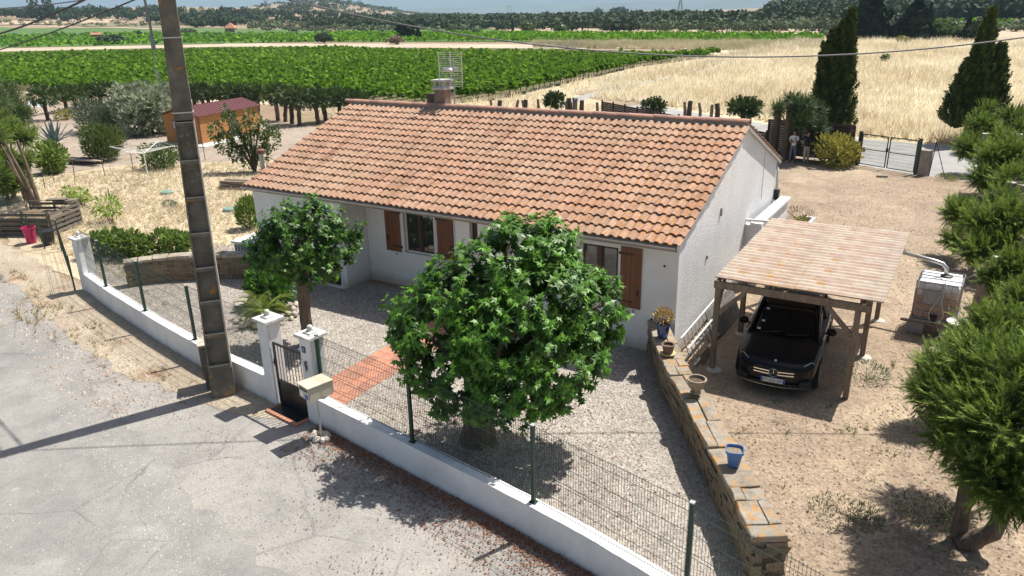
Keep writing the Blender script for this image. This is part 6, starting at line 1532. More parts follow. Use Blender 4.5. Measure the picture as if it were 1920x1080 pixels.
# right-hand row: cut-back junipers --------------------------------------------------
def plumes(blobs, npl, per, length, size, up=.1, shell=.5, droop=.12):
    """feathery branchlets: each plume is a curved axis set with small sprays"""
    P, N = in_blobs(blobs, npl, shell); n = len(P)
    ax = norm(N + np.array([0, 0, up]) + .45 * unit(n)); L_ = length * (.5 + .8 * RNG.random(n))
    sd = norm(np.cross(ax, np.array([0, 0, 1.0]) + .3 * unit(n)))
    A3 = np.repeat(ax, per, 0); S3 = np.repeat(sd, per, 0); P3 = np.repeat(P, per, 0); L3 = np.repeat(L_, per); t = np.tile((np.arange(per) + .5) / per, n)
    pts = P3 + A3 * (L3 * (t - .45))[:, None] + np.array([0, 0, 1.0]) * (L3 * .12 * t * t)[:, None]
    sgn = np.where(np.tile(np.arange(per) % 2, n), 1.0, -1.0)[:, None]
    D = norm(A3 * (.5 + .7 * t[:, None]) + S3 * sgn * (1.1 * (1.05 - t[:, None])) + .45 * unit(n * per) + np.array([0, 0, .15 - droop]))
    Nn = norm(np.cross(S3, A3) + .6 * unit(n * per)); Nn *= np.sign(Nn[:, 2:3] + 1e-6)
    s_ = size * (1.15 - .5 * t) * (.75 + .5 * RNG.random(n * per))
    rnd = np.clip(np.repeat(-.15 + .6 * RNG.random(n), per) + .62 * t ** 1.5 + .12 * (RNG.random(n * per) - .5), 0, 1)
    return pts, D, Nn, s_, rnd
def juniper(label, loc, blobs, n, size=.42, m=None, name='juniper', cat='conifer', stems=4, k=.68):
    t = thing(name, label, cat, loc); bl_ = [(x, y, z, a * k, b2 * k, c * k) for x, y, z, a, b2, c in blobs]
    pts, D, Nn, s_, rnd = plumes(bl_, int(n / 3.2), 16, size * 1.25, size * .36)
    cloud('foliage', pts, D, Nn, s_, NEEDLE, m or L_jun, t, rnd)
    for k_ in range(stems):
        b_ = blobs[k_ % len(blobs)]; trunk_tube([(0, 0, -.05), (b_[0] * .5, b_[1] * .5, b_[2] * .5), (b_[0], b_[1], b_[2])], [.1, .07, .03], 7, .3, k_).build('branch', M_barkp, t)
    return t
def W(px, py, z): p = A(px, py, z); return (p.x, p.y, z)
def around(loc, specs):
    """blobs given by photo pixel, height and radius, in the local frame of loc"""
    out = []
    for px, py, z, r in specs:
        q = A(px, py, z); rr_ = r if hasattr(r, '__len__') else (r, r, r * .75); out.append((q.x - loc[0], q.y - loc[1], z, *rr_))
    return out
loc = (6.5, -4.25, 0)
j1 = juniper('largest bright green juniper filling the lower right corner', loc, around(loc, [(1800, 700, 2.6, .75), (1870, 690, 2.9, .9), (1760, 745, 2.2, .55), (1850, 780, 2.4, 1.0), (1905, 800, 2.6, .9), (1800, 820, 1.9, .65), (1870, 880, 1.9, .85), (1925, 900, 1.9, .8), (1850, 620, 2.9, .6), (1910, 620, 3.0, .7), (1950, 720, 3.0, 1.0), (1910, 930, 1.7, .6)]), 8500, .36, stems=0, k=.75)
trunk_tube([(-.05, -.15, -.1), (-.1, -.1, .9), (-.05, .1, 1.9)], [.13, .11, .09], 12, .12, 2).build('trunk', M_bark, j1, smooth=True)
trunk_tube([(.0, -.25, .0), (.35, -.35, .45), (.5, -.1, 1.2), (.45, .2, 2.0)], [.15, .13, .11, .09], 12, .12, 4).build('trunk', M_bark, j1, smooth=True)
for k in range(6): trunk_tube([(-.05, .0, 1.5), (random.uniform(-.9, .9), random.uniform(-.6, .9), 2.4)], [.07, .02], 6, .3, k).build('branch', M_barkp, j1)
loc = W(1770, 745, 0); juniper('low juniper spray behind the nearest one, below the water tank', loc, around(loc, [(1745, 690, 1.3, .5), (1790, 665, 1.5, .55), (1730, 725, .9, .4), (1830, 640, 1.8, .6)]), 2600, .3)
loc = W(1880, 560, 0); juniper('bright juniper right of the water tank', loc, around(loc, [(1865, 520, 1.6, .6), (1905, 500, 1.9, .7), (1890, 560, 1.3, .6), (1925, 560, 1.6, .8)]), 3000, .34)
loc = W(1850, 470, 0); juniper('spreading juniper beyond the water tank with a reddish dead spray', loc, around(loc, [(1800, 400, 1.5, .8), (1850, 420, 1.6, 1.0), (1900, 410, 1.9, 1.0), (1830, 470, 1.0, .8), (1790, 450, .8, .55), (1890, 460, 1.2, .9)]), 5200, .42)
loc = W(1850, 340, 0); juniper('bright layered juniper in the middle of the right-hand row', loc, around(loc, [(1820, 275, 1.4, 1.1), (1865, 300, 1.6, 1.2), (1900, 290, 1.9, 1.2), (1850, 335, .9, 1.1), (1905, 340, 1.2, 1.2), (1880, 370, .9, .8)]), 5200, .5)
loc = W(1845, 265, 0); juniper('upright pale green conifer near the far end of the right-hand row', loc, around(loc, [(1848, 205, 2.4, .7), (1840, 235, 1.6, 1.1), (1855, 255, 1.0, 1.2), (1880, 262, 1.2, 1.0)]), 3200, .5)
loc = W(1915, 262, 0); juniper('rounded green conifer at the right edge, before the meadow', loc, around(loc, [(1905, 220, 2.0, 1.1), (1930, 240, 1.6, 1.4), (1900, 250, 1.2, 1.0)]), 2600, .5)
# sawn trunks of the row
def stump(px, py_top, py_base, r, label, z=None, lean_=(0, 0)):
    p = A(px, py_base); h = hgt(p, py_top - 5); t = thing('tree_stump', label, 'tree trunk', (p.x, p.y, 0), 0, 'sawn-off trunks in the right-hand row')
    trunk_tube([(0, 0, -.05), (lean_[0] * .5, lean_[1] * .5, h * .5), (lean_[0], lean_[1], h)], [r * 1.15, r, r], 14, .05, int(px)).build('trunk', M_barkp, t)
    MB().lathe([(r * .97, 0), (0, .006)], 18, (lean_[0], lean_[1], h), cap=False).build('cut_face', M_cut, t)
    for k in range(5):
        a = random.uniform(0, 6.28); z0 = h * random.uniform(.4, .9); l = random.uniform(.3, .9); trunk_tube([(lean_[0] * .8, lean_[1] * .8, z0), (l * .6 * cos(a), l * .6 * sin(a), z0 - .05), (l * cos(a), l * sin(a), z0 - .3)], [.025, .015, .006], 5, .6, k).build('dead_twig', M_barkp, t)
    return t
for i, (px, pt, pb_, r, lab) in enumerate(((1781, 608, 690, .27, 'thick sawn trunk right below the water tank'), (1850, 486, 575, .11, 'tall slim sawn trunk standing right of the water tank'), (1836, 515, 572, .16, 'short broken trunk against the slim sawn trunk'), (1897, 497, 560, .2, 'sawn trunk above the bright juniper near the tank'), (1911, 450, 540, .25, 'broad sawn trunk at the right edge above the tank'), (1911, 572, 640, .16, 'sawn trunk at the right edge level with the tank base'), (1889, 346, 400, .28, 'broad sawn trunk between the two largest far junipers'), (1906, 352, 405, .22, 'smaller sawn trunk touching the broad one'), (1885, 252, 300, .28, 'sawn trunk rising from the middle of the row'), (1899, 256, 300, .24, 'right-hand neighbour of the middle sawn trunk'), (1884, 217, 270, .3, 'farthest sawn trunk of the right-hand row'), (1839, 255, 300, .2, 'thin sawn trunk beside the upright pale conifer'), (1866, 279, 330, .22, 'slanted sawn trunk over the layered juniper'))):
    stump(px, pt, pb_, r, lab)
# left edge: dense conifer clump with bare trunks ----------------------------------------
loc = W(25, 372, 0); lc = juniper('tall dense conifer at the left edge of the photo', loc, around(loc, [(20, 250, 2.9, 1.0), (48, 258, 2.7, .75), (-30, 260, 3.0, 1.6), (10, 300, 2.0, 1.0), (-20, 330, 1.5, 1.3), (62, 250, 2.7, .45), (5, 225, 3.2, .8), (35, 240, 2.9, .6), (12, 345, .9, .8), (20, 322, 1.3, 1.1), (48, 300, 1.9, .7), (40, 345, .9, .7)]), 9500, .42, leafmat('left conifer spray', (.02, .05, .01), (.3, .42, .06), .7, .15), stems=2)
for i, (px, pb_, pt, r) in enumerate(((66, 388, 262, .08), (76, 392, 262, .09), (58, 385, 270, .06), (50, 380, 290, .08), (71, 390, 280, .06), (14, 375, 300, .09), (62, 388, 300, .05))):
    p = A(px, pb_); h = hgt(p, pt); lx = (-.7 if i % 2 == 0 else -.3) ; o = trunk_tube([(0, 0, 0), (FX[0] * lx * .4, FX[1] * lx * .4, h * .5), (FX[0] * lx, FX[1] * lx, h)], [r * 1.2, r, r * .6], 8, .15, i).build('dead_tree', M_bark); o.location = (p.x, p.y, 0); props(o, ['slim grey dead trunk, the most upright under the left-edge conifer', 'dead trunk nearest the compost bay under the left-edge conifer', 'dead trunk in the middle of the bundle under the left-edge conifer', 'left-hand dead trunk of the bundle under the left-edge conifer', 'thinnest straight dead trunk under the left-edge conifer', 'dead trunk standing apart at the very left edge of the photo', 'thin short dead trunk in the bundle under the left-edge conifer'][i], 'tree trunk', 'bare trunks under the conifer at the left edge')
loc = W(20, 215, 0); juniper('darker conifer behind the tall one at the left edge', loc, around(loc, [(15, 175, 2.2, 1.8), (-20, 190, 2.2, 2.2), (30, 205, 1.2, 1.6), (45, 215, .8, 1.2)]), 2600, .7, L_mid, stems=2)

# pollarded row along the vineyard -------------------------------------------------------
ORD = 'first second third fourth fifth sixth seventh eighth ninth tenth eleventh twelfth thirteenth fourteenth fifteenth sixteenth seventeenth eighteenth'.split()
L_pol = leafmat('pollard foliage', (.02, .045, .012), (.085, .14, .03), .65, .1)
def pollard(px, pb_, pt, label, r=.16, cw=1.3, ntr=1, n=520, grp=None, crown=True, cz=.0):
    p = A(px, pb_); h = hgt(p, pt); t = thing('pollarded_cypress', label, 'tree', (p.x, p.y, 0), 0, grp)
    for k in range(ntr): trunk_tube([(0, 0, -.05), (random.uniform(-.15, .15), random.uniform(-.15, .15), h * .5), (random.uniform(-.35, .35), random.uniform(-.3, .3), h)], [r * 1.1, r, r * .75], 8, .15, int(px) + k).build('trunk', M_barkd if k % 2 == 0 else M_barkp, t)
    if crown:
        bl_ = [(0, 0, h * (.80 + cz), cw * .8, cw * .8, h * .24), (cw * .5, .1, h * (.72 + cz), cw * .5, cw * .5, h * .2), (-cw * .5, -.1, h * (.75 + cz), cw * .5, cw * .5, h * .2)]
        P_, N_ = in_blobs(bl_, n, .4); cloud('crown', P_, norm(N_ + [0, 0, .3] + .4 * unit(n)), unit(n), .38 * (.6 + .7 * RNG.random(n)), SPRAY, L_pol, t)
    return t
row = [(90, 225, 168, 1), (127, 210, 166, 1), (143, 206, 166, 1), (158, 202, 165, 1), (190, 200, 160, 2), (215, 200, 160, 1)]
for i, (px, b_, t_, k) in enumerate(row): pollard(px, b_, t_, ORD[i] + ' pollarded cypress from the left end of the vineyard edge', ntr=k, cw=1.5)
row = [(368, 212, 160, 1, 1), (383, 215, 158, 1, 1), (396, 214, 158, 1, 0), (420, 212, 162, 1, 1), (441, 214, 161, 2, 1), (463, 214, 163, 1, 1), (484, 215, 165, 2, 1), (522, 226, 163, 2, 1), (535, 228, 163, 1, 0), (548, 232, 166, 1, 1), (562, 235, 168, 1, 1), (597, 232, 171, 1, 1), (611, 228, 168, 2, 1), (636, 225, 170, 1, 1), (655, 222, 174, 1, 1), (672, 222, 176, 1, 1)]
for i, (px, b_, t_, k, c_) in enumerate(row): pollard(px, b_, t_, ORD[i] + ' pollarded cypress right of the concrete pole along the vineyard edge', ntr=k, cw=1.05, crown=bool(c_), n=380)
# bare posts and trunks behind the ridge
posts = [(703, 184), (797, 185), (923, 187), (938, 188), (970, 187), (982, 188), (986, 187), (1011, 186), (1063, 184), (1068, 184), (1075, 183), (1079, 184), (1090, 188), (1120, 192), (1284, 191), (1290, 189), (1311, 193), (1332, 196), (1344, 194)]
for i, (px, pt) in enumerate(posts):
    pb_ = 222 if px < 1200 else 232; p = A(px, pb_); h = hgt(p, pt); o = trunk_tube([(0, 0, 0), (random.uniform(-.06, .06), 0, h * .6), (random.uniform(-.12, .12), 0, h)], [.13, .12, .11] if i % 3 else [.2, .19, .17], 9, .08, i).build('sawn_post', M_barkp if i % 3 else M_barkd); o.location = (p.x, p.y, 0); props(o, 'bare sawn trunk above the roof ridge, number %d of nineteen from the left' % (i + 1) if False else ('%s bare sawn trunk from the %s above the roof ridge' % (ORD[i] if i < 10 else ORD[18 - i], 'left' if i < 10 else 'right')), 'tree trunk', 'bare sawn trunks showing above the roof ridge')
pollard(1040, 224, 178, 'small bushy cypress showing above the ridge between bare posts', r=.1, cw=.7, n=420)
pollard(1224, 228, 190, 'dark green cypress stub showing above the ridge right of the middle', r=.1, cw=.8, n=420)
pollard(1389, 240, 190, 'first bushy pollard right of the ridge end, behind the screen', cw=.9, n=380)
pollard(1404, 240, 190, 'second bushy pollard right of the ridge end, behind the screen', cw=.8, n=300)
for i, (px, pb_, pt, r, lab) in enumerate(((1450, 293, 192, .2, 'tall dark pollard trunk standing before the slatted screen'), (1471, 300, 193, .2, 'dark twin trunk left of the person in the white shirt'), (1484, 298, 193, .17, 'dark trunk just behind the person in the white shirt'))):
    p = A(px, pb_); h = hgt(p, pt); o = trunk_tube([(0, 0, 0), (0, 0, h * .5), (.05, 0, h)], [r * 1.1, r, r * .95], 10, .08, i).build('pollard_trunk', M_barkd); o.location = (p.x, p.y, 0); props(o, lab, 'tree trunk')
loc = W(1500, 276, 0); juniper('dark bushy conifer rising behind the two people', loc, around(loc, [(1485, 192, 3.0, .9), (1460, 205, 2.9, .7), (1505, 198, 3.1, 1.0), (1525, 208, 2.7, 1.0), (1505, 225, 2.4, 1.0), (1532, 240, 1.9, .9), (1538, 265, 1.2, .8)]), 3600, .42, leafmat('dark conifer', (.015, .04, .01), (.08, .14, .03), .65, .1), stems=3)
# ================================================================ VINEYARDS
def inpoly(x, y, poly):
    c = np.zeros(len(x), bool); n = len(poly)
    for i in range(n):
        (x1, y1), (x2, y2) = poly[i], poly[(i + 1) % n]
        m = ((y1 > y) != (y2 > y)) & (x < (x2 - x1) * (y - y1) / (y2 - y1 + 1e-12) + x1); c ^= m
    return c
def dist(P): return np.hypot(P[:, 0] - CPOS.x, P[:, 1] - CPOS.y)
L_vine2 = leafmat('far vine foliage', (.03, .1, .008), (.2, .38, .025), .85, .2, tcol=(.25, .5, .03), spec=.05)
def vine_rows(name, label, poly, pitch, near, size0, k, m, ang_=pi / 2, cut=None):
    """rows of vines as one mass of leaf clumps; fewer and larger clumps with distance"""
    px = np.array([p[0] for p in poly]); py = np.array([p[1] for p in poly]); c, s_ = cos(ang_), sin(ang_)
    u0, u1 = (px * -s_ + py * c).min(), (px * -s_ + py * c).max(); v0, v1 = (px * c + py * s_).min(), (px * c + py * s_).max()
    out = []
    for u in np.arange(u0, u1, pitch):
        n = int((v1 - v0) * k); v = v0 + (v1 - v0) * RNG.random(n); uu = u + RNG.normal(0, .26, n) * (pitch / 2.4); x = -s_ * uu + c * v; y = c * uu + s_ * v
        m_ = inpoly(x, y, poly); x, y = x[m_], y[m_]; d = np.hypot(x - CPOS.x, y - CPOS.y); keep = RNG.random(len(x)) < np.clip((near / d) ** 1.5, 0, 1)
        out.append(np.c_[x[keep], y[keep], d[keep]])
    Q = np.concatenate(out); n = len(Q); sz = size0 * np.clip(Q[:, 2] / near, 1, 6) ** .62 * (.6 + .7 * RNG.random(n))
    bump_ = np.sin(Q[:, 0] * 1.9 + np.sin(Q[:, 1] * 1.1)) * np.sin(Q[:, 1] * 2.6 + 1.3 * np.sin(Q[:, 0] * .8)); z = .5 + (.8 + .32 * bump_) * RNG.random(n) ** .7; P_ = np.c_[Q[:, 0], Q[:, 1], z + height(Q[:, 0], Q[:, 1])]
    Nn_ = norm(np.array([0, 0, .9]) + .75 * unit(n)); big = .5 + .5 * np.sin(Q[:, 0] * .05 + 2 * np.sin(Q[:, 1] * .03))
    rnd = np.clip(.0 + .55 * (z - .5) + .2 * bump_ + .5 * (RNG.random(n) - .3) + .15 * big, 0, 1)  # low clumps and hollows tinted darker: the shade of the gaps put in colour
    o = cloud(name, P_, unit(n), Nn_, sz, PAD, m, None, rnd); props(o, label, 'vineyard', kind='stuff'); del o['category']; return n
VN = [(-110, 37.5), (-93, 36), (-73, 37.5), (-55, 41.5), (-43, 42), (-39.0, 50), (-40, 65), (-43, 97), (-39.5, 122)] + [tuple(A(px, py, 1.5)[:2]) for px, py in ((1340, 95), (1200, 93.5), (1000, 91), (760, 88.5), (640, 84.5), (400, 88), (200, 92.5), (0, 97), (-60, 99))]
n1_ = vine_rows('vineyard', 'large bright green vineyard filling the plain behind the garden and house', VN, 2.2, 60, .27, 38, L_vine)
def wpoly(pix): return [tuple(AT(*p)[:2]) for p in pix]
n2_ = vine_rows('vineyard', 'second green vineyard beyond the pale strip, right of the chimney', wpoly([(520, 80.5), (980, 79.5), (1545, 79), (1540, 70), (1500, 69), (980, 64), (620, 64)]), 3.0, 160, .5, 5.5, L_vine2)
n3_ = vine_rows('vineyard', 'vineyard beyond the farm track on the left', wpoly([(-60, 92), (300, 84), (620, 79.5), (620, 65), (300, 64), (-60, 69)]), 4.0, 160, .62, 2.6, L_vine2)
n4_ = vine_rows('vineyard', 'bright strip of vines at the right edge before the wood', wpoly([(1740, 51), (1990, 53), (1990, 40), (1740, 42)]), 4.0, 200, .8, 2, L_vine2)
print('vines', n1_, n2_, n3_, n4_)
# the vines along the open right edge stand one by one
gv = thing('grapevine', 'grapevine', 'vine', (-36.9, 50, 0)); P_, N_ = in_blobs([(0, 0, 1.15, .6, .75, .42), (0, .5, 1.0, .5, .5, .35), (0, -.5, 1.05, .5, .5, .35)], 170, .4)
cloud('foliage', P_, unit(170), norm(N_ + [0, 0, .7] + .5 * unit(170)), .3 * (.6 + .7 * RNG.random(170)), PAD, L_vine, gv); trunk_tube([(0, 0, -.05), (.05, .05, .5), (0, .02, 1.0)], [.05, .045, .04], 6, .3).build('stock', M_barkd, gv)
EDGE = [(-41.2, 41.6), (-36.6, 49.6), (-38.2, 65.2), (-41.2, 97), (-37.2, 127.5)]
segs = [(Vector(a), Vector(b2)) for a, b2 in zip(EDGE, EDGE[1:])]; k = 0; side_n = {}
def edge_pt(d):
    for a, b2 in segs:
        L = (b2 - a).length
        if d <= L: return a.lerp(b2, d / L)
        d -= L
    return segs[-1][1]
NV = 54; ORD2 = ['nearest', 'second', 'third', 'fourth', 'fifth', 'sixth', 'seventh', 'eighth', 'ninth', 'tenth']
for k in range(NV):
    q = edge_pt(k * 1.62); lab = '%s vine along the open right edge of the large vineyard' % ORD2[k] if k < 10 else 'vine in the far stretch of the open right edge of the vineyard, past the tenth'
    if k == 0: gv.location = (q.x, q.y, 0); gv['label'] = lab; gv['group'] = 'vines along the open right edge of the vineyard'
    else: dup(gv, (q.x + random.uniform(-.15, .15), q.y, 0), random.uniform(0, 6.28), lab, random.uniform(.85, 1.15))

# ================================================================ DEAD GRASS, STRAW, WEEDS
def tufts(name, label, n, poly, size, m, tmpl=TUFT, near=45, zoff=0.0, keepfn=None, power=1.6, lean=.35, wind=(.25, -.1, 0)):
    px = [p[0] for p in poly]; py = [p[1] for p in poly]; x = RNG.uniform(min(px), max(px), n * 3); y = RNG.uniform(min(py), max(py), n * 3)
    m_ = inpoly(x, y, poly)
    d = np.hypot(x - CPOS.x, y - CPOS.y); m_ &= RNG.random(len(x)) < np.clip((near / d) ** power, 0, 1)
    if keepfn is not None: m_ &= keepfn(x, y)
    x, y, d = x[m_], y[m_], d[m_]; k = len(x); P_ = np.c_[x, y, height(x, y) + zoff - .02]
    s_ = size * np.clip(d / near, .7, 5) ** .5 * (.6 + .8 * RNG.random(k)) * (1 + .25 * np.sin(x * .4) * np.sin(y * .33 + 1))
    rnd = np.clip(.5 + .22 * np.sin(x * .21 + 1.5 * np.sin(y * .13)) + .18 * np.sin(x * .9) * np.sin(y * .7) + .5 * (RNG.random(k) - .5), 0, 1)
    o = cloud(name, P_, norm(np.array([0, 0, 1.0]) + lean * unit(k) * [1, 1, .2] + np.array(wind)), unit(k) * [1, 1, .15], s_, tmpl, m, None, rnd); props(o, label, kind='stuff'); return k
ROADP = [(6.5, 36.2), (-1.2, 37.6), (-16.6, 47.5), (-26.5, 57), (-29.6, 70), (-30.5, 100), (-33.2, 100), (-32.4, 66), (-29.6, 54), (-20, 44), (-11, 38), (-5.2, 30.6), (.1, 28.0), (3.6, 26.4), (12, 24), (24, 22), (24, 34)]
TRK = [P(*q) for q in ((1050, 200), (1092, 182), (1180, 161), (1280, 141), (1345, 127), (1420, 121), (1500, 119))]
def off_track(x, y):
    d = np.full(len(x), 99.0)
    for a, b2 in zip(TRK, TRK[1:]):
        vx, vy = b2[0] - a[0], b2[1] - a[1]; t = np.clip(((x - a[0]) * vx + (y - a[1]) * vy) / (vx * vx + vy * vy), 0, 1); d = np.minimum(d, np.hypot(x - a[0] - t * vx, y - a[1] - t * vy))
    return d > .95
MEAD = [(24, 35.2), (6.5, 37.0), (-1.2, 38.6), (-16.2, 48.4), (-21, 51), (-29, 54), (-33, 66), (-33.6, 100), (-36, 150), (-36, 188), (30, 190), (70, 110), (60, 36)]
k1 = tufts('dry_grass', 'pale dead grass of the meadow beyond the lane', 90000, MEAD, .6, L_straw, near=55, power=1.6, lean=.7, keepfn=off_track)
k2 = tufts('dry_grass', 'dead grass strip between the vineyard and the lane', 9000, [(-55, 37), (-42, 41), (-35.5, 49), (-37, 65), (-39.5, 97), (-35.5, 129), (-38, 150), (-33.5, 150), (-33.4, 100), (-32.6, 66), (-29.8, 54), (-21, 45), (-27, 41), (-42, 30)], .5, L_straw, near=55, keepfn=off_track)
k3 = tufts('dry_grass', 'dry weeds behind the large vineyard', 5000, wpoly([(1000, 90), (1560, 97), (1540, 80), (1000, 81)]), .9, leafmat('grey dry weed', (.28, .25, .14), (.62, .54, .36), .8, .2), near=150)
k4 = tufts('straw_stubble', 'straw stubble of the mown lawn', 9000, [(-18.4, -3.2), (-17.4, 3), (-15.2, 9), (-15.5, 14), (-26, 17), (-37, 10.5), (-39, 5.2), (-34, 1), (-26, -2)], .2, L_straw2, near=30, lean=1.2, wind=(0, 0, 0))
LAWN = [(-18.4, -3.6), (-15, -.5), (-15, 14), (-26, 18), (-38, 10.5), (-40, 5.2), (-34, 0), (-24, -2.9)]
nz = lambda x, y, f=.5, t_=.3: (np.sin(x * f + 1.3 * np.sin(y * f * .7)) * np.sin(y * f * 1.1 + 1.1 * np.sin(x * f * .6))) > t_
L_weed = leafmat('green weed', (.04, .07, .02), (.19, .23, .08), .7, .15)
k5 = tufts('weeds', 'green weeds scattered over the lawn near the house', 2600, [(-22, 2), (-15.5, 2), (-15.5, 12), (-24, 14)], .16, L_weed, near=30, keepfn=lambda x, y: nz(x, y, .9, .45), lean=1.0)
k6 = tufts('weeds', 'sparse green weeds on the drive', 1500, [(1.2, -3), (3.4, -6), (5, -9), (7, -9), (8, 0), (7, 3), (4.6, 2), (4.6, -.6), (1.5, -1.2)], .13, L_weed, near=14, keepfn=lambda x, y: nz(x, y, 3.1, .78), lean=1.0, wind=(0, 0, 0))
k7 = tufts('dry_weeds', 'dead weeds along the verge of the street', 5200, [(-60, 1), (-40, -1.2), (-26, -3.8), (-18.4, -5.2), (-12, -6.6), (-9.5, -7.0), (-10.5, -7.7), (-14, -7.5), (-17.5, -7), (-21, -5.9), (-24, -5.0), (-30, -3.8), (-60, -3)], .17, leafmat('verge weed', (.2, .16, .07), (.52, .42, .24), .8, .15), near=20, keepfn=lambda x, y: nz(x, y, 1.6, -.2), lean=.9, wind=(0, 0, 0))
k8 = tufts('weeds', 'green weeds among the dead ones along the verge', 1500, [(-40, -1.2), (-26, -3.8), (-18.4, -5.2), (-12, -6.6), (-9.5, -7.0), (-10.5, -7.6), (-14, -7.4), (-18.5, -6.6), (-24, -4.8), (-40, -2.5)], .14, L_weed, near=20, keepfn=lambda x, y: nz(x, y, 1.9, .5), lean=.9, wind=(0, 0, 0))
k9 = tufts('weeds', 'small weeds growing in the yard gravel near the left fence', 900, [(-17, -4), (-12, -5.4), (-8, -6.2), (-8, -5), (-12, -4), (-16, -3)], .1, L_weed, near=18, keepfn=lambda x, y: nz(x, y, 2.4, .55), lean=1.0, wind=(0, 0, 0))
for (px, py, w_, h_, lab, m_) in ((1870 / 1.0 - 250, 712, .5, .45, 'silvery green weed clump at the foot of the front right carport post', leafmat('silver weed', (.1, .14, .08), (.34, .4, .28), .7, .1)), (1580, 968, .6, .16, 'flat green-brown ground cover patch on the drive', L_weed), (345, 403, .7, .4, 'dry brown bush clump on the lawn', leafmat('dry bush', (.2, .15, .07), (.45, .34, .18), .8, .1)), (318, 388, .35, .3, 'small grey-green tuft on the lawn', L_grey), (1745, 975, .6, .3, 'dark green weed clump under the largest juniper', L_mid), (1690, 310 - 0, .5, .3, 'small dry shrub at the foot of the metal fence post', L_yel)):
    if px == 1690: px, py = 1775, 338
    shrub('weed_clump', lab, at0(px, py), [(0, 0, h_ * .5, w_, w_ * .8, h_ * .5), (w_ * .6, .1, h_ * .35, w_ * .5, w_ * .5, h_ * .35)], 620, .07, LANCE, m_, cat='weed', stems=2, rb=.01)
# leaf litter along the foot of the street wall
def litter(label, n, f, m=L_dead, size=.05):
    x, y = f(n); P_ = np.c_[x, y, np.full(n, .012) + .01 * RNG.random(n)]
    o = cloud('leaf_litter', P_, unit(n) * [1, 1, .1], norm(np.array([0, 0, 1.0]) + .35 * unit(n)), size * (.5 + RNG.random(n)), DIAM, m); props(o, label, kind='stuff')
wy = np.vectorize(wall_y)
def f1(n):
    x = RNG.uniform(-5.4, 4.2, n); return x, wy(x) - .03 - np.abs(RNG.normal(0, .22, n)) - (RNG.random(n) < .25) * RNG.random(n) * .9
def f2(n):
    x = RNG.uniform(-12, 4, n); y = wy(x) - RNG.random(n) * 2.6; m_ = nz(x, y, 2.1, .35); x, y = x[m_], y[m_]; return x, y
def f3(n):
    x = RNG.normal(-2, 1.9, n); y = RNG.normal(-5.3, 1.2, n); m_ = (y > wy(x) + .3) & (y < -1); return x[m_], y[m_]
def wrap(label, n, f, **k):
    x, y = f(n); litter(label, len(x), lambda _: (x, y), **k)
wrap('drift of brown dead leaves along the foot of the street wall', 9000, f1, size=.038)
wrap('brown leaf litter blown over the street edge', 3200, f2, size=.03)
wrap('dead leaves under the large round tree', 900, f3)
# loose stones and grit: real relief on gravel, drive and street
def grit(name, label, n, poly, size, m, near=14, power=1.2):
    px = [p[0] for p in poly]; py = [p[1] for p in poly]; x = RNG.uniform(min(px), max(px), n * 2); y = RNG.uniform(min(py), max(py), n * 2); d = np.hypot(x - CPOS.x, y - CPOS.y)
    m_ = inpoly(x, y, poly) & (RNG.random(len(x)) < np.clip((near / d) ** power, 0, 1)); x, y = x[m_], y[m_]; k = len(x)
    T = (np.array([(-.5, -.4, 0), (.5, -.45, 0), (.45, .5, 0), (-.45, .4, 0), (-.2, -.2, .55), (.25, -.1, .5), (.1, .25, .6)], float), [(0, 1, 5, 4), (1, 2, 6, 5), (2, 3, 6), (3, 0, 4), (3, 4, 6), (4, 5, 6)])
    a = RNG.random(k) * 2 * pi; o = cloud(name, np.c_[x, y, np.full(k, .0)], np.c_[np.cos(a), np.sin(a), 0 * a], np.tile([0, 0, 1.], (k, 1)), size * (.4 + RNG.random(k) ** 2 * 1.4), T, m); props(o, label, kind='stuff')
L_peb = leafmat('pebble', (.22, .19, .17), (.62, .58, .52), .9, 0, spec=.2); L_pebd = leafmat('drive stone', (.22, .16, .12), (.5, .41, .33), .9, 0, spec=.2)
YARD = [(-17.6, -4.2), (-12.2, -5.5), (-7, -6.3), (-3.6, -6.8), (-.8, -7.25), (2.6, -7.9), (1.2, -4.9), (-.9, -.9), (-1, -.1), (-10.6, -.3), (-14.4, -1.6), (-16.5, -3.0)]
grit('pebbles', 'loose pebbles of the yard gravel', 45000, YARD, .03, L_peb)
grit('loose_stones', 'loose small stones on the drive', 16000, [(1.3, -1.0), (4.2, -8.0), (8, -9), (8, 12), (5, 24), (0, 24), (.6, 12), (4.7, 6), (4.7, -.5)], .032, L_pebd)
grit('loose_grit', 'loose grit over the worn street', 9000, [(-30, -4), (-18, -6), (-8, -7.6), (-5, -7.8), (3, -9.4), (1, -14), (-8, -14), (-20, -10)], .02, leafmat('street grit', (.2, .19, .18), (.44, .42, .39), .9, 0, spec=.2), near=13)

GL_ = [P(40, 700), P(100, 770), P(170, 850), P(232, 930), P(260, 1000), P(280, 1080), P(430, 1080), P(400, 1010), P(350, 930), P(280, 850), P(200, 770), P(110, 690)]
grit('loose_grit', 'band of pale loose grit along the edge of the old asphalt', 2600, [tuple(p) for p in GL_], .018, leafmat('pale grit', (.34, .33, .31), (.52, .5, .47), .9, 0, spec=.2), near=14)
grit('loose_grit', 'coarse stones and grit where the verge meets the street', 2600, [(-26, -4.6), (-18.4, -5.6), (-11, -7.0), (-8.6, -7.6), (-9.5, -9.2), (-13, -8.6), (-18, -7.4), (-24, -6)], .04, L_pebd, near=16)

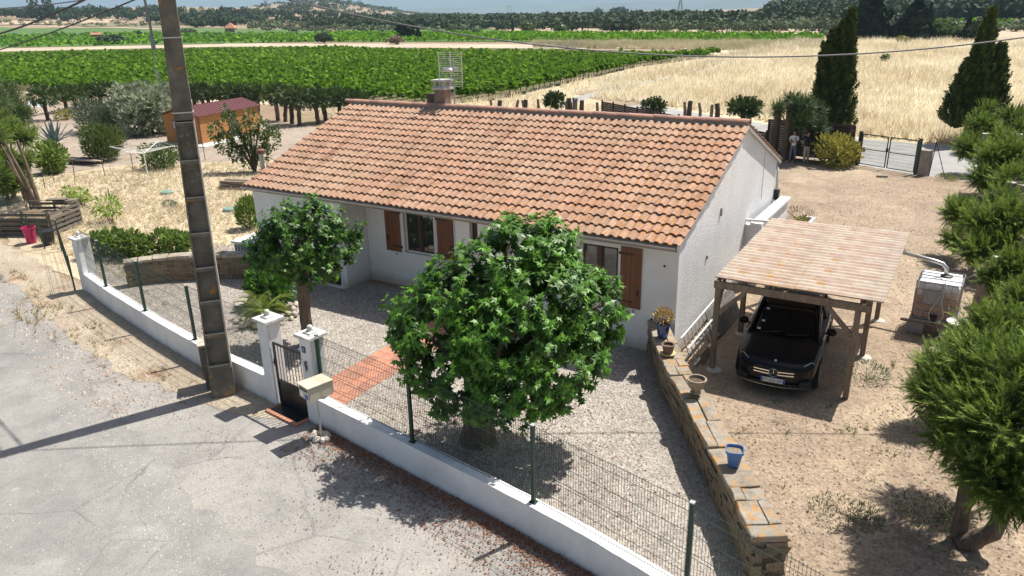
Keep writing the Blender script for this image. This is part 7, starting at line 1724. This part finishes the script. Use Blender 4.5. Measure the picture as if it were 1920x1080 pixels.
# ================================================================ FAR TREES
L_pine = leafmat('pine foliage', (.022, .042, .022), (.085, .12, .055), .8, .05, spec=.1)  # this and the next wood colour are lightened and blued to carry haze
L_far = leafmat('wood foliage', (.028, .05, .028), (.095, .13, .065), .8, .05, spec=.1)
L_oliv = leafmat('olive foliage', (.07, .1, .05), (.17, .2, .11), .8, .05, spec=.1)
def crowns(C, R_, H, per, tmpl=PAD, size=.3, squash=1.0):
    """foliage for many trees at once: C (n,3) foot points, R_ radii, H heights"""
    n = len(C); u = unit(n * per); k = np.repeat(np.arange(n), per); r = 1 - .45 * RNG.random(n * per) ** 1.5
    lob = 1 + .22 * np.sin(u[:, 0] * 5 + k) * np.sin(u[:, 1] * 6 + 2 * k)
    P_ = C[k] + np.c_[u[:, 0] * R_[k] * r * lob, u[:, 1] * R_[k] * r * lob, H[k] * (.6 + .40 * u[:, 2] * r * lob * squash)]
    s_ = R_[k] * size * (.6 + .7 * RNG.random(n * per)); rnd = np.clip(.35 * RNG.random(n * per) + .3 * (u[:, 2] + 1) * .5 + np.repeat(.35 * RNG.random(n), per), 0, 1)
    return P_, u, s_, rnd
def wood(name, label, pix, n, rr_, hh, m, per=84, size=.19, clear=None):
    """a wood: trees spread over the land between surveyed corners"""
    c = [AT(*p) for p in pix]; u = RNG.random(n); v = RNG.random(n)
    X = np.array([[p.x, p.y] for p in c]); Q = ((X[0] * (1 - u)[:, None] + X[1] * u[:, None]) * (1 - v)[:, None] + (X[3] * (1 - u)[:, None] + X[2] * u[:, None]) * v[:, None])
    if clear is not None: Q = Q[clear(Q[:, 0], Q[:, 1])]
    n = len(Q); C = np.c_[Q, height(Q[:, 0], Q[:, 1]) - .3]; big = .75 + .5 * RNG.random(n) ** 1.5
    P_, u_, s_, rnd = crowns(C, rr_ * big, hh * big * (.85 + .3 * RNG.random(n)), per, size=size)
    o = cloud(name, P_, unit(len(P_)), norm(u_ + .5 * unit(len(P_)) + [0, 0, .4]), s_ * 1.5, PAD, m, None, rnd); props(o, label, kind='stuff'); return n
tot = 0
tot += wood('wood', 'pine wood on the left hill', [(-60, 38), (500, 46), (500, 30), (-60, 22)], 560, 3.8, 7, L_pine, clear=lambda x, y: nz(x, y, .035, -.45))
tot += wood('scrub', 'loose scrub under the pine wood on the left', [(-60, 44), (420, 50), (420, 44), (-60, 39)], 160, 1.8, 2.6, L_oliv, per=34)
tot += wood('wood', 'wood on the flank of the middle hill', [(350, 52), (860, 55), (860, 36), (350, 34)], 520, 3.8, 6, L_pine, clear=lambda x, y: nz(x, y, .03, -.3))
tot += wood('scrub', 'grey scrub slope before the middle hill', [(470, 60), (900, 60), (900, 42), (470, 40)], 420, 2.8, 3.2, L_oliv, per=34)
tot += wood('wood', 'dark wood along the foot of the far hills in the middle', [(780, 50), (1560, 50), (1560, 31), (780, 36)], 1500, 4.2, 5.5, L_far)
tot += wood('wood', 'first trees of the far wood behind the second vineyard', [(820, 58), (1340, 57), (1340, 50), (820, 50)], 120, 3.6, 5, L_far)
tot += wood('olive_trees', 'olive grove before the wood right of the middle', [(1130, 60), (1590, 63), (1590, 50), (1130, 52)], 260, 2.6, 4.0, L_oliv, per=36)
tot += wood('wood', 'wooded hill at the upper right', [(1440, 46), (2000, 42), (2000, 14), (1440, 22)], 1100, 4.8, 8, L_far)
tot += wood('scrub', 'bushes bordering the bright strip at the right', [(1730, 60), (1990, 62), (1990, 52), (1730, 52)], 60, 2.2, 3, L_oliv, per=36)
tot += wood('wood', 'scattered trees on the crest of the middle hill', [(440, 24), (760, 26), (760, 16), (440, 14)], 170, 5.5, 7, L_pine, per=36)
tot += wood('scrub', 'grey-green scrub covering the middle hill', [(470, 34), (860, 34), (840, 12), (480, 12)], 620, 7, 5, L_oliv, per=30, clear=lambda x, y: nz(x, y, .02, -.55))
tot += wood('wood', 'dark pines on the crest of the middle hill', [(520, 24), (760, 26), (750, 12), (530, 12)], 260, 6.5, 9, L_pine, per=40)
print('far trees', tot)
tufts('green_weeds', 'greyish green patches among the dead grass of the meadow', 9000, MEAD, .5, leafmat('meadow green', (.12, .15, .06), (.42, .44, .24), .8, .3), near=55, power=1.5, lean=.7, keepfn=lambda x, y: nz(x, y, .11, .55) & off_track(x, y))
tufts('dry_grass', 'reddish golden patches among the dead grass of the meadow', 9000, MEAD, .5, leafmat('golden grass', (.36, .24, .12), (.72, .52, .3), .8, .4), near=55, power=1.5, lean=.7, keepfn=lambda x, y: nz(x + 31, y + 7, .14, .45) & off_track(x, y))

def ftree(name, label, px, pb_, pt, wpx, m, cat='tree', per=420, kind='round', tmpl=PAD, group=None):
    """one distinct tree in the distance: crown of clumps, a trunk"""
    p = AT(px, pb_); D_ = (p - CPOS).length; r = wpx / 2 * D_ / CF
    lo, hi = p.z, p.z + 80
    for _ in range(40):
        q_ = (lo + hi) / 2; q = Vector((p.x, p.y, q_)) - CPOS; y = 540 - CF * q.dot(_U) / q.dot(_F)
        lo, hi = (q_, hi) if y > pt else (lo, q_)
    h = lo - p.z; t = thing(name, label, cat, p, 0, group); n = int(per * 1.7)
    u = unit(n); rs = 1 - .5 * RNG.random(n) ** 1.5; k_ = RNG.random() * 6
    if kind == 'round':
        lob = 1 + .25 * np.sin(u[:, 0] * 4 + k_) * np.sin(u[:, 1] * 5 + k_) + .12 * np.sin(u[:, 2] * 9); P_ = np.c_[u[:, 0] * r * rs * lob, u[:, 1] * r * rs * lob, h * (.56 + .44 * u[:, 2] * rs * lob)]; sz = min(r, h) * .21; N_ = u
    elif kind == 'cone':
        f_ = RNG.random(n) ** 1.4; a = RNG.random(n) * 2 * pi; tier = .72 + .28 * np.abs(np.sin(f_ * 22)); rad_ = r * (1 - f_) ** .8 * tier * (.55 + .45 * RNG.random(n)) * (1 + .2 * np.sin(a * 3 + k_)); P_ = np.c_[np.cos(a) * rad_, np.sin(a) * rad_, h * (.05 + .95 * f_)]; sz = r * .28; N_ = np.c_[np.cos(a), np.sin(a), .7 + 0 * a]
    else:
        f_ = RNG.random(n); a = RNG.random(n) * 2 * pi; rad_ = r * (np.clip(f_ / .15, 0, 1) ** .5) * np.clip((1 - f_) / .7, 0, 1) ** .7 * (.8 + .3 * RNG.random(n)); P_ = np.c_[np.cos(a) * rad_ + .12 * r * np.sin(f_ * 5), np.sin(a) * rad_, h * f_]; sz = r * .5; N_ = np.c_[np.cos(a), np.sin(a), .4 + 0 * a]
    cloud('crown', P_, unit(n), norm(N_ + .6 * unit(n)), sz * 1.0 * (.6 + .8 * RNG.random(n)), tmpl, m, t)
    MB().tube([(0, 0, -.3), (0, 0, h * .6)], [max(.12, h * .03), h * .012], 6).build('trunk', M_barkd, t)
    return t
L_dark = leafmat('dark conifer far', (.010, .02, .010), (.04, .062, .026), .8, .03, spec=.1)
L_silv = leafmat('silver foliage', (.1, .13, .08), (.32, .36, .26), .8, .05, spec=.1)
for a_ in (('cedar', 'huge dark cedar cut by the top of the photo behind the leaning cypress', 1622, 78, -22, 78, L_dark, 'tree', 1500, 'cone'),
           ('conifer', 'dark conifer between the huge cedar and the silvery tree', 1662, 76, 22, 40, L_dark, 'tree', 700, 'cone'),
           ('pale_tree', 'silvery pale tree between two dark conifers on the right', 1684, 76, 28, 40, L_silv, 'tree', 600, 'round'),
           ('cedar', 'broad dark pyramidal conifer left of the thin cypress', 1712, 78, 5, 74, L_dark, 'tree', 1300, 'cone'),
           ('cypress_tree', 'thin dark cypress rising behind the pyramidal conifer', 1739, 62, 5, 12, L_dark, 'cypress', 350, 'col'),
           ('bush', 'olive-green rounded bush right of the pyramidal conifer', 1765, 78, 42, 56, L_mid, 'tree', 600, 'round'),
           ('cypress_tree', 'small dark cypress left of the double-pointed cypress', 1812, 80, 37, 16, L_dark, 'cypress', 350, 'col'),
           ('bush', 'dark grey-green bush mass behind the small cypress', 1838, 80, 40, 42, L_far, 'tree', 500, 'round'),
           ('bush', 'yellow-green bush at the far rim of the meadow', 1692, 84, 68, 22, L_yel, 'bush', 260, 'round'),
           ('bush', 'small green bush standing in the meadow left of the cypresses', 1658, 120, 101, 15, L_mid, 'bush', 220, 'round'),
           ('bush', 'little bush left of the huge cedar at the end of the second vineyard', 1545, 68, 54, 18, L_silv, 'bush', 220, 'round'),
           ('pine_tree', 'dark pine standing alone before the far vineyard, left of the chimney', 763, 74, 41, 32, L_dark, 'tree', 520, 'round'),
           ('conifer', 'small pointed conifer beside the lone dark pine', 785, 77, 52, 17, L_dark, 'tree', 300, 'cone'),
           ('bush', 'round dark bush on the farm track left of the middle', 608, 81, 62, 28, L_far, 'bush', 320, 'round'),
           ('bush', 'tiny round bush left of the lone dark pine', 718, 74, 63, 11, L_far, 'bush', 160, 'round'),
           ('bush', 'reddish-brown bush below the lone dark pine', 742, 84, 68, 28, leafmat('reddish bush', (.1, .07, .05), (.24, .18, .12), .8, .05), 'bush', 260, 'round'),
           ('tree', 'small round tree right of the lone pine, before the far field', 846, 62, 46, 14, L_mid, 'tree', 220, 'round'),
           ('tree', 'pale round tree on the bare field right of the chimney aerial', 893, 66, 50, 18, L_silv, 'tree', 240, 'round'),
           ('tree', 'round green tree at the left end of the far wood edge', 990, 63, 41, 26, L_mid, 'tree', 320, 'round'),
           ('tree', 'broad dark tree behind the second vineyard, middle', 1150, 60, 38, 40, L_far, 'tree', 420, 'round'),
           ('tree', 'broad dark tree right of the middle behind the second vineyard', 1180, 60, 38, 34, L_far, 'tree', 380, 'round'),
           ('tree', 'low green tree behind the second vineyard, left of the two broad ones', 1052, 62, 46, 24, L_mid, 'tree', 300, 'round'),
           ('cypress_tree', 'thin cypress at the left edge of the far wood', 961, 60, 38, 5, L_dark, 'cypress', 160, 'col'),
           ('cypress_tree', 'left one of a pair of thin far cypresses', 1045, 50, 34, 4, L_dark, 'cypress', 160, 'col'),
           ('cypress_tree', 'right one of a pair of thin far cypresses', 1051, 50, 36, 4, L_dark, 'cypress', 160, 'col'),
           ('tree', 'large round pine crown on the crest right of the middle', 1160, 27, 14, 28, L_far, 'tree', 300, 'round'),
           ('tree', 'high single pine crown on the crest left of the large one', 1122, 27, 15, 14, L_far, 'tree', 220, 'round'),
           ('tree', 'tallest tree crown of the left hill, at the top of the photo', 70, 40, -2, 20, L_pine, 'tree', 300, 'round'),
           ('tree', 'second tall tree crown of the left hill', 96, 40, -4, 18, L_pine, 'tree', 300, 'round'),
           ('bush', 'dark bush growing over the stone hut in the vineyard', 208, 84, 66, 42, L_far, 'bush', 400, 'round'),
           ('tree', 'single small tree between the vine plots left of the pole', 262, 68, 57, 9, L_far, 'tree', 160, 'round'),
           ('bush', 'grey-green bush beside the concrete pole at the far field', 353, 66, 54, 26, L_oliv, 'bush', 260, 'round')):
    ftree(*a_)
# small distant buildings
M_hutw = mat('hut stone', (.26, .22, .18), .9, var=.2, scale=3); M_hutr = mat('hut tiles', (.48, .22, .13), .85, var=.2, scale=2)
def hut(name, label, px, py, w, d, h, roof, rz, mw, mr, pyramid=False, open_=False):
    p = AT(px, py); t = thing(name, label, 'hut', p, rz); wm = MB(); wm.b2((-w / 2, -d / 2, -.3), (w / 2, -d / 2 + .3, h)).b2((-w / 2, d / 2 - .3, -.3), (w / 2, d / 2, h)).b2((-w / 2, -d / 2 + .3, -.3), (-w / 2 + .3, d / 2 - .3, h)).b2((w / 2 - .3, -d / 2 + .3, -.3), (w / 2, d / 2 - .3, h)); wm.build('wall', mw, t)
    e = .3
    if mr is None: return t
    if pyramid: MB().add([(-w / 2 - e, -d / 2 - e, h), (w / 2 + e, -d / 2 - e, h), (w / 2 + e, d / 2 + e, h), (-w / 2 - e, d / 2 + e, h), (0, 0, h + roof)], [(0, 1, 4), (1, 2, 4), (2, 3, 4), (3, 0, 4), (3, 2, 1, 0)]).build('roof', mr, t)
    else: MB().extr([(-d / 2 - e, h), (d / 2 + e, h), (0, h + roof)], 'x', -w / 2 - e, w / 2 + e).build('roof', mr, t)
    MB().b2((-.4, -d / 2 - .03, 0), (.4, -d / 2 - .001, h * .8)).build('door', M_darkwood, t); return t
hut('stone_hut', 'little stone hut with a red roof far left among the vines', 183, 74, 4.0, 3.2, 2.0, .9, .7, M_hutw, M_hutr)
hut('stone_hut', 'roofless dark stone hut under the bush in the left vineyard', 208, 84, 3.6, 2.6, 2.0, .6, .5, M_hutw, None)
hut('stone_hut', 'far hut with a pointed red tiled roof left of the middle', 434, 61, 5.0, 5.0, 2.2, 3.0, .6, M_hutw, M_hutr, True)
# lattice pylons on the far hills
M_pyl = mat('pylon steel', (.2, .23, .26), .6, metal=.3)
def pylon(label, px, pb_, pt, portal=False):
    p = AT(px, pb_); lo, hi = p.z, p.z + 300
    for _ in range(40):
        q_ = (lo + hi) / 2; q = Vector((p.x, p.y, q_)) - CPOS; y = 540 - CF * q.dot(_U) / q.dot(_F)
        lo, hi = (q_, hi) if y > pt else (lo, q_)
    h = lo - p.z; w = h * .16; bw = h * .022; t = thing('pylon', label, 'pylon', p, CYAW)
    if portal:
        for s in (-1, 1): MB().bar((s * w * 1.2, 0, 0), (s * w * .9, 0, h * .95), bw * 1.4).build('mast', M_pyl, t)
        MB().bar((-w * 2.4, 0, h * .75), (w * 2.4, 0, h * .75), bw * 1.4).build('crossarm', M_pyl, t)
        for k in range(4): MB().bar((-w, 0, h * (.1 + .16 * k)), (w, 0, h * (.24 + .16 * k)), bw * .6).build('brace', M_pyl, t)
    else:
        for s in (-1, 1):
            for s2 in (-1, 1): MB().bar((s * w, s2 * w, 0), (s * w * .22, s2 * w * .22, h * .8), bw).build('mast_leg', M_pyl, t)
        for k in range(5):
            z0, z1 = h * .8 * k / 5, h * .8 * (k + 1) / 5; f0, f1 = 1 - .78 * k / 5, 1 - .78 * (k + 1) / 5
            MB().bar((-w * f0, -w * f0, z0), (w * f1, -w * f1, z1), bw * .6).build('brace', M_pyl, t); MB().bar((w * f0, -w * f0, z0), (-w * f1, -w * f1, z1), bw * .6).build('brace', M_pyl, t)
        for z, q in ((.8, 1.5), (.98, .9)): MB().bar((-w * q, 0, h * z), (w * q, 0, h * z), bw * 1.2).build('crossarm', M_pyl, t)
        for s in (-1, 1): MB().bar((s * w * .22, 0, h * .8), (s * w * .6, 0, h), bw * .8).build('horn', M_pyl, t)
pylon('lattice pylon on the middle hill before the blue mountains', 500, 22, -3)
pylon('small portal pylon above the far wood in the middle', 955, 27, 8, True)
pylon('lattice pylon on the crest right of the middle, cut by the photo top', 1275, 26, -8)
# ================================================================ PEOPLE
M_skin = mat('skin', (.38, .21, .14), .5); M_hair = mat('black hair', (.012, .01, .009), .5)
def skinned(name, nodes, edges, m, parent, sub=2, root=0):
    """body surface grown round a skeleton of joints: nodes (x, y, z, rx, ry)"""
    me = bpy.data.meshes.new(name); me.from_pydata([n[:3] for n in nodes], edges, []); me.materials.append(m)
    o = link(name, me, parent); md = o.modifiers.new('skin', 'SKIN'); md.use_smooth_shade = True; md.branch_smoothing = .4
    for i, n in enumerate(nodes):
        v = me.skin_vertices[0].data[i]; v.radius = (n[3], n[4] if len(n) > 4 else n[3]); v.use_root = (i == root)
    sb = o.modifiers.new('sub', 'SUBSURF'); sb.levels = sb.render_levels = sub
    return o
def person(label, loc, face, shirt, trousers, shoes, hands, strap=None, headtilt=.35):
    """standing figure, 1.75 m; hands: target point of each hand in the local frame (x to the figure's left, y forward)"""
    t = thing('person', label, 'person', loc, face)
    # local: y forward, x to the figure's right hand side when seen from behind
    sh = 1.43; hy = .035
    nodes = [(0, 0, .95, .135, .10), (0, -.005, 1.12, .125, .095), (0, -.01, 1.3, .15, .105), (0, -.01, 1.42, .12, .085), (0, .01, 1.49, .052), (0, hy + .0, 1.55, .055), (0, hy + .02, 1.60, .078, .088), (0, hy + .03, 1.66, .082, .098), (0, hy + .02, 1.72, .062, .078)]
    edges = [(i, i + 1) for i in range(8)]
    def add(p, pts):
        k = p
        for q in pts: nodes.append(q); edges.append((k, len(nodes) - 1)); k = len(nodes) - 1
        return k
    arms = {}
    for s in (-1, 1):
        h = Vector(hands[0 if s < 0 else 1]); S0 = Vector((s * .19, -.01, sh - .02)); up_ = .29; fo = .26; d = h - S0; L = min(d.length, up_ + fo - .01); dn = d.normalized()
        k_ = (up_ ** 2 - fo ** 2 + L * L) / (2 * L); hh = sqrt(max(up_ ** 2 - k_ * k_, 0)); side = Vector((s * .6, -.5, -.8)); side = (side - dn * side.dot(dn)).normalized(); el = S0 + dn * k_ + side * hh; wr = S0 + dn * L
        arms[s] = (S0, el, wr)
        e = add(3, [(*S0, .055), (*S0.lerp(el, .5), .046), (*el, .038), (*el.lerp(wr, .5), .034), (*wr, .024)])
        hd = (wr - el).normalized(); pl_ = wr + hd * .05; e2 = add(e, [(*pl_, .034, .018)])
        ax = hd.cross(Vector((0, 0, 1))).normalized()
        for f, (off, ln) in enumerate(((-.024, .07), (-.008, .08), (.008, .075), (.024, .06))):
            b0 = pl_ + hd * .03 + ax * off; add(e2, [(*b0, .009), (*(b0 + hd * ln * .5 + Vector((0, 0, -.01))), .008), (*(b0 + hd * ln * .8 + Vector((0, 0, -.03))), .007)])
        add(e, [(*(wr + hd * .03 - ax * s * .03), .011), (*(wr + hd * .065 - ax * s * .05), .009)])
    legs = {}
    for s in (-1, 1):
        fx_ = s * .11; fwd = .10 if s > 0 else -.02
        pts = [(s * .09, 0, .88, .088, .09), (s * .10, .01 + fwd * .3, .66, .075), (s * .105, .02 + fwd * .6, .48, .055), (s * .11, fwd, .30, .052), (fx_, fwd - .01, .09, .036)]
        legs[s] = pts; add(0, pts)
    skinned('body', nodes, edges, M_skin, t)
    # clothes over the body
    S_ = .014; sn = [(0, 0, .85, .168, .135), (0, -.005, 1.1, .14, .112), (0, -.01, 1.3, .165, .12), (0, -.01, 1.42, .13, .095), (0, .0, 1.47, .062)]; se = [(0, 1), (1, 2), (2, 3), (3, 4)]
    for s in (-1, 1):
        S0, el, wr = arms[s]; k = len(sn); sn += [(*S0, .072), (*S0.lerp(el, .45), .064), (*S0.lerp(el, .75), .064)]; se += [(3, k), (k, k + 1), (k + 1, k + 2)]
    skinned('shirt', sn, se, shirt, t)
    tn = [(0, 0, 1.02, .145, .112), (0, 0, .88, .15, .12)]; te = [(0, 1)]
    for s in (-1, 1):
        k = len(tn); tn += [(s * .095, 0, .80, .098, .1)] + [(x, y, z, (q[0] + .022)) for (x, y, z, *q) in legs[s][1:4]] + [(s * .11, legs[s][4][1], .08, .062)]; te += [(1, k)] + [(k + i, k + i + 1) for i in range(4)]
    skinned('trousers', tn, te, trousers, t, root=1)
    for s in (-1, 1):
        y0 = legs[s][4][1]; skinned('shoe', [(s * .11, y0 - .04, .045, .045), (s * .112, y0 + .06, .042, .048, .04), (s * .115, y0 + .17, .03, .04, .028)], [(0, 1), (1, 2)], shoes, t)
    hd_ = bpy.data.objects.new('head_pivot', None)
    hz_ = MB(); 
    V = []; Fc = []; n = 14; rows = 8
    for i in range(rows):
        a = (i / (rows - 1)) * pi * .58; 
        for k in range(n):
            b_ = 2 * pi * k / n; back = .5 - .5 * sin(b_); rr_ = sin(a); zc = cos(a); cut = 1.0 if sin(b_) < .35 or a < pi * .33 else .9
            V.append((.108 * rr_ * cos(b_) * cut, hy + .018 + .12 * rr_ * sin(b_) * cut - .012, 1.705 + .105 * zc - .03 * back * (i / rows)))
    for i in range(rows - 1):
        for k in range(n):
            if i > 4 and sin(2 * pi * (k + .5) / n) > .35: continue
            Fc.append((i * n + k, (i + 1) * n + k, (i + 1) * n + (k + 1) % n, i * n + (k + 1) % n))
    MB().add(V, Fc).build('hair', M_hair, t, smooth=True); bpy.data.objects.remove(hd_)
    face_ = MB(); face_.add([(-.012, hy + .115, 1.615), (.012, hy + .115, 1.615), (0, hy + .14, 1.612), (0, hy + .112, 1.66)], [(0, 1, 2), (0, 2, 3), (1, 3, 2)]); face_.build('nose', M_skin, t)
    for s in (-1, 1):
        MB().lathe([(.0, -.01), (.022, -.006), (.024, .006), (0, .01)], 8, cap=False).build('ear', M_skin, t).matrix_local = Matrix.Translation((s * .086, hy + .01, 1.635)) @ Matrix.Rotation(pi / 2, 4, 'Y')
        MB().lathe([(0, -.006), (.011, 0), (0, .006)], 8, cap=False).build('eye', M_iron, t).matrix_local = Matrix.Translation((s * .033, hy + .112, 1.652)) @ Matrix.Rotation(pi / 2, 4, 'X')
    MB().box((0, hy + .112, 1.585), (.04, .006, .008)).build('mouth', mat('lips', (.3, .1, .08), .5), t)
    if strap: MB().tube([(-.13, -.02, 1.48), (-.09, .115, 1.4), (.0, .135, 1.25), (.12, .125, 1.08), (.15, .0, 1.0), (.1, -.12, 1.1), (-.05, -.13, 1.35), (-.13, -.02, 1.48)], .014, 6).build('strap', strap, t)
    return t
M_shw = mat('white cotton', (.75, .76, .8), .85); M_shb = mat('black cotton', (.012, .013, .02), .85); M_trg = mat('blue-grey cotton', (.16, .17, .21), .9, var=.15); M_trb = mat('beige cotton', (.42, .37, .31), .9, var=.12)
pf = atan2(CPOS.y - 27.6, CPOS.x + 3.1) - pi / 2
pA = person('person in a white polo shirt and grey trousers looking down at a phone', (-3.05, 27.55, 0), pf - .15, M_shw, M_trg, mat('dark shoe', (.03, .03, .03), .6), ((-.07, .30, 1.17), (.06, .30, 1.15)), strap=M_blue)
pB = person('person in a black polo shirt and beige trousers gesturing with one hand', (-2.32, 27.5, 0), pf + .25, M_shb, M_trb, mat('grey shoe', (.3, .3, .3), .6), ((-.12, .26, 1.12), (.38, .32, 1.22)))
ph = MB().box((0, 0, 0), (.07, .012, .14)).build('phone', M_iron); ph.location = pA.matrix_basis @ Vector((0, .39, 1.18)); ph.rotation_euler = (-.7, 0, pf); props(ph, 'dark phone held by the person in the white shirt', 'phone')
# ================================================================ AIR
hz = MB().box((CPOS.x, CPOS.y, 225), (22600, 22600, 460)).build('haze', None)
hm = bpy.data.materials.new('haze air'); hm.use_nodes = True; hnt = hm.node_tree
hnt.nodes.remove(hnt.nodes['Principled BSDF'])
pv = hnt.nodes.new('ShaderNodeVolumePrincipled'); pv.inputs['Color'].default_value = (.58, .81, 1, 1); pv.inputs['Density'].default_value = 0.00013; pv.inputs['Anisotropy'].default_value = .0
hnt.links.new(pv.outputs[0], hnt.nodes['Material Output'].inputs['Volume'])
hz.data.materials.append(hm); props(hz, 'thin blue summer haze over the plain', kind='stuff')
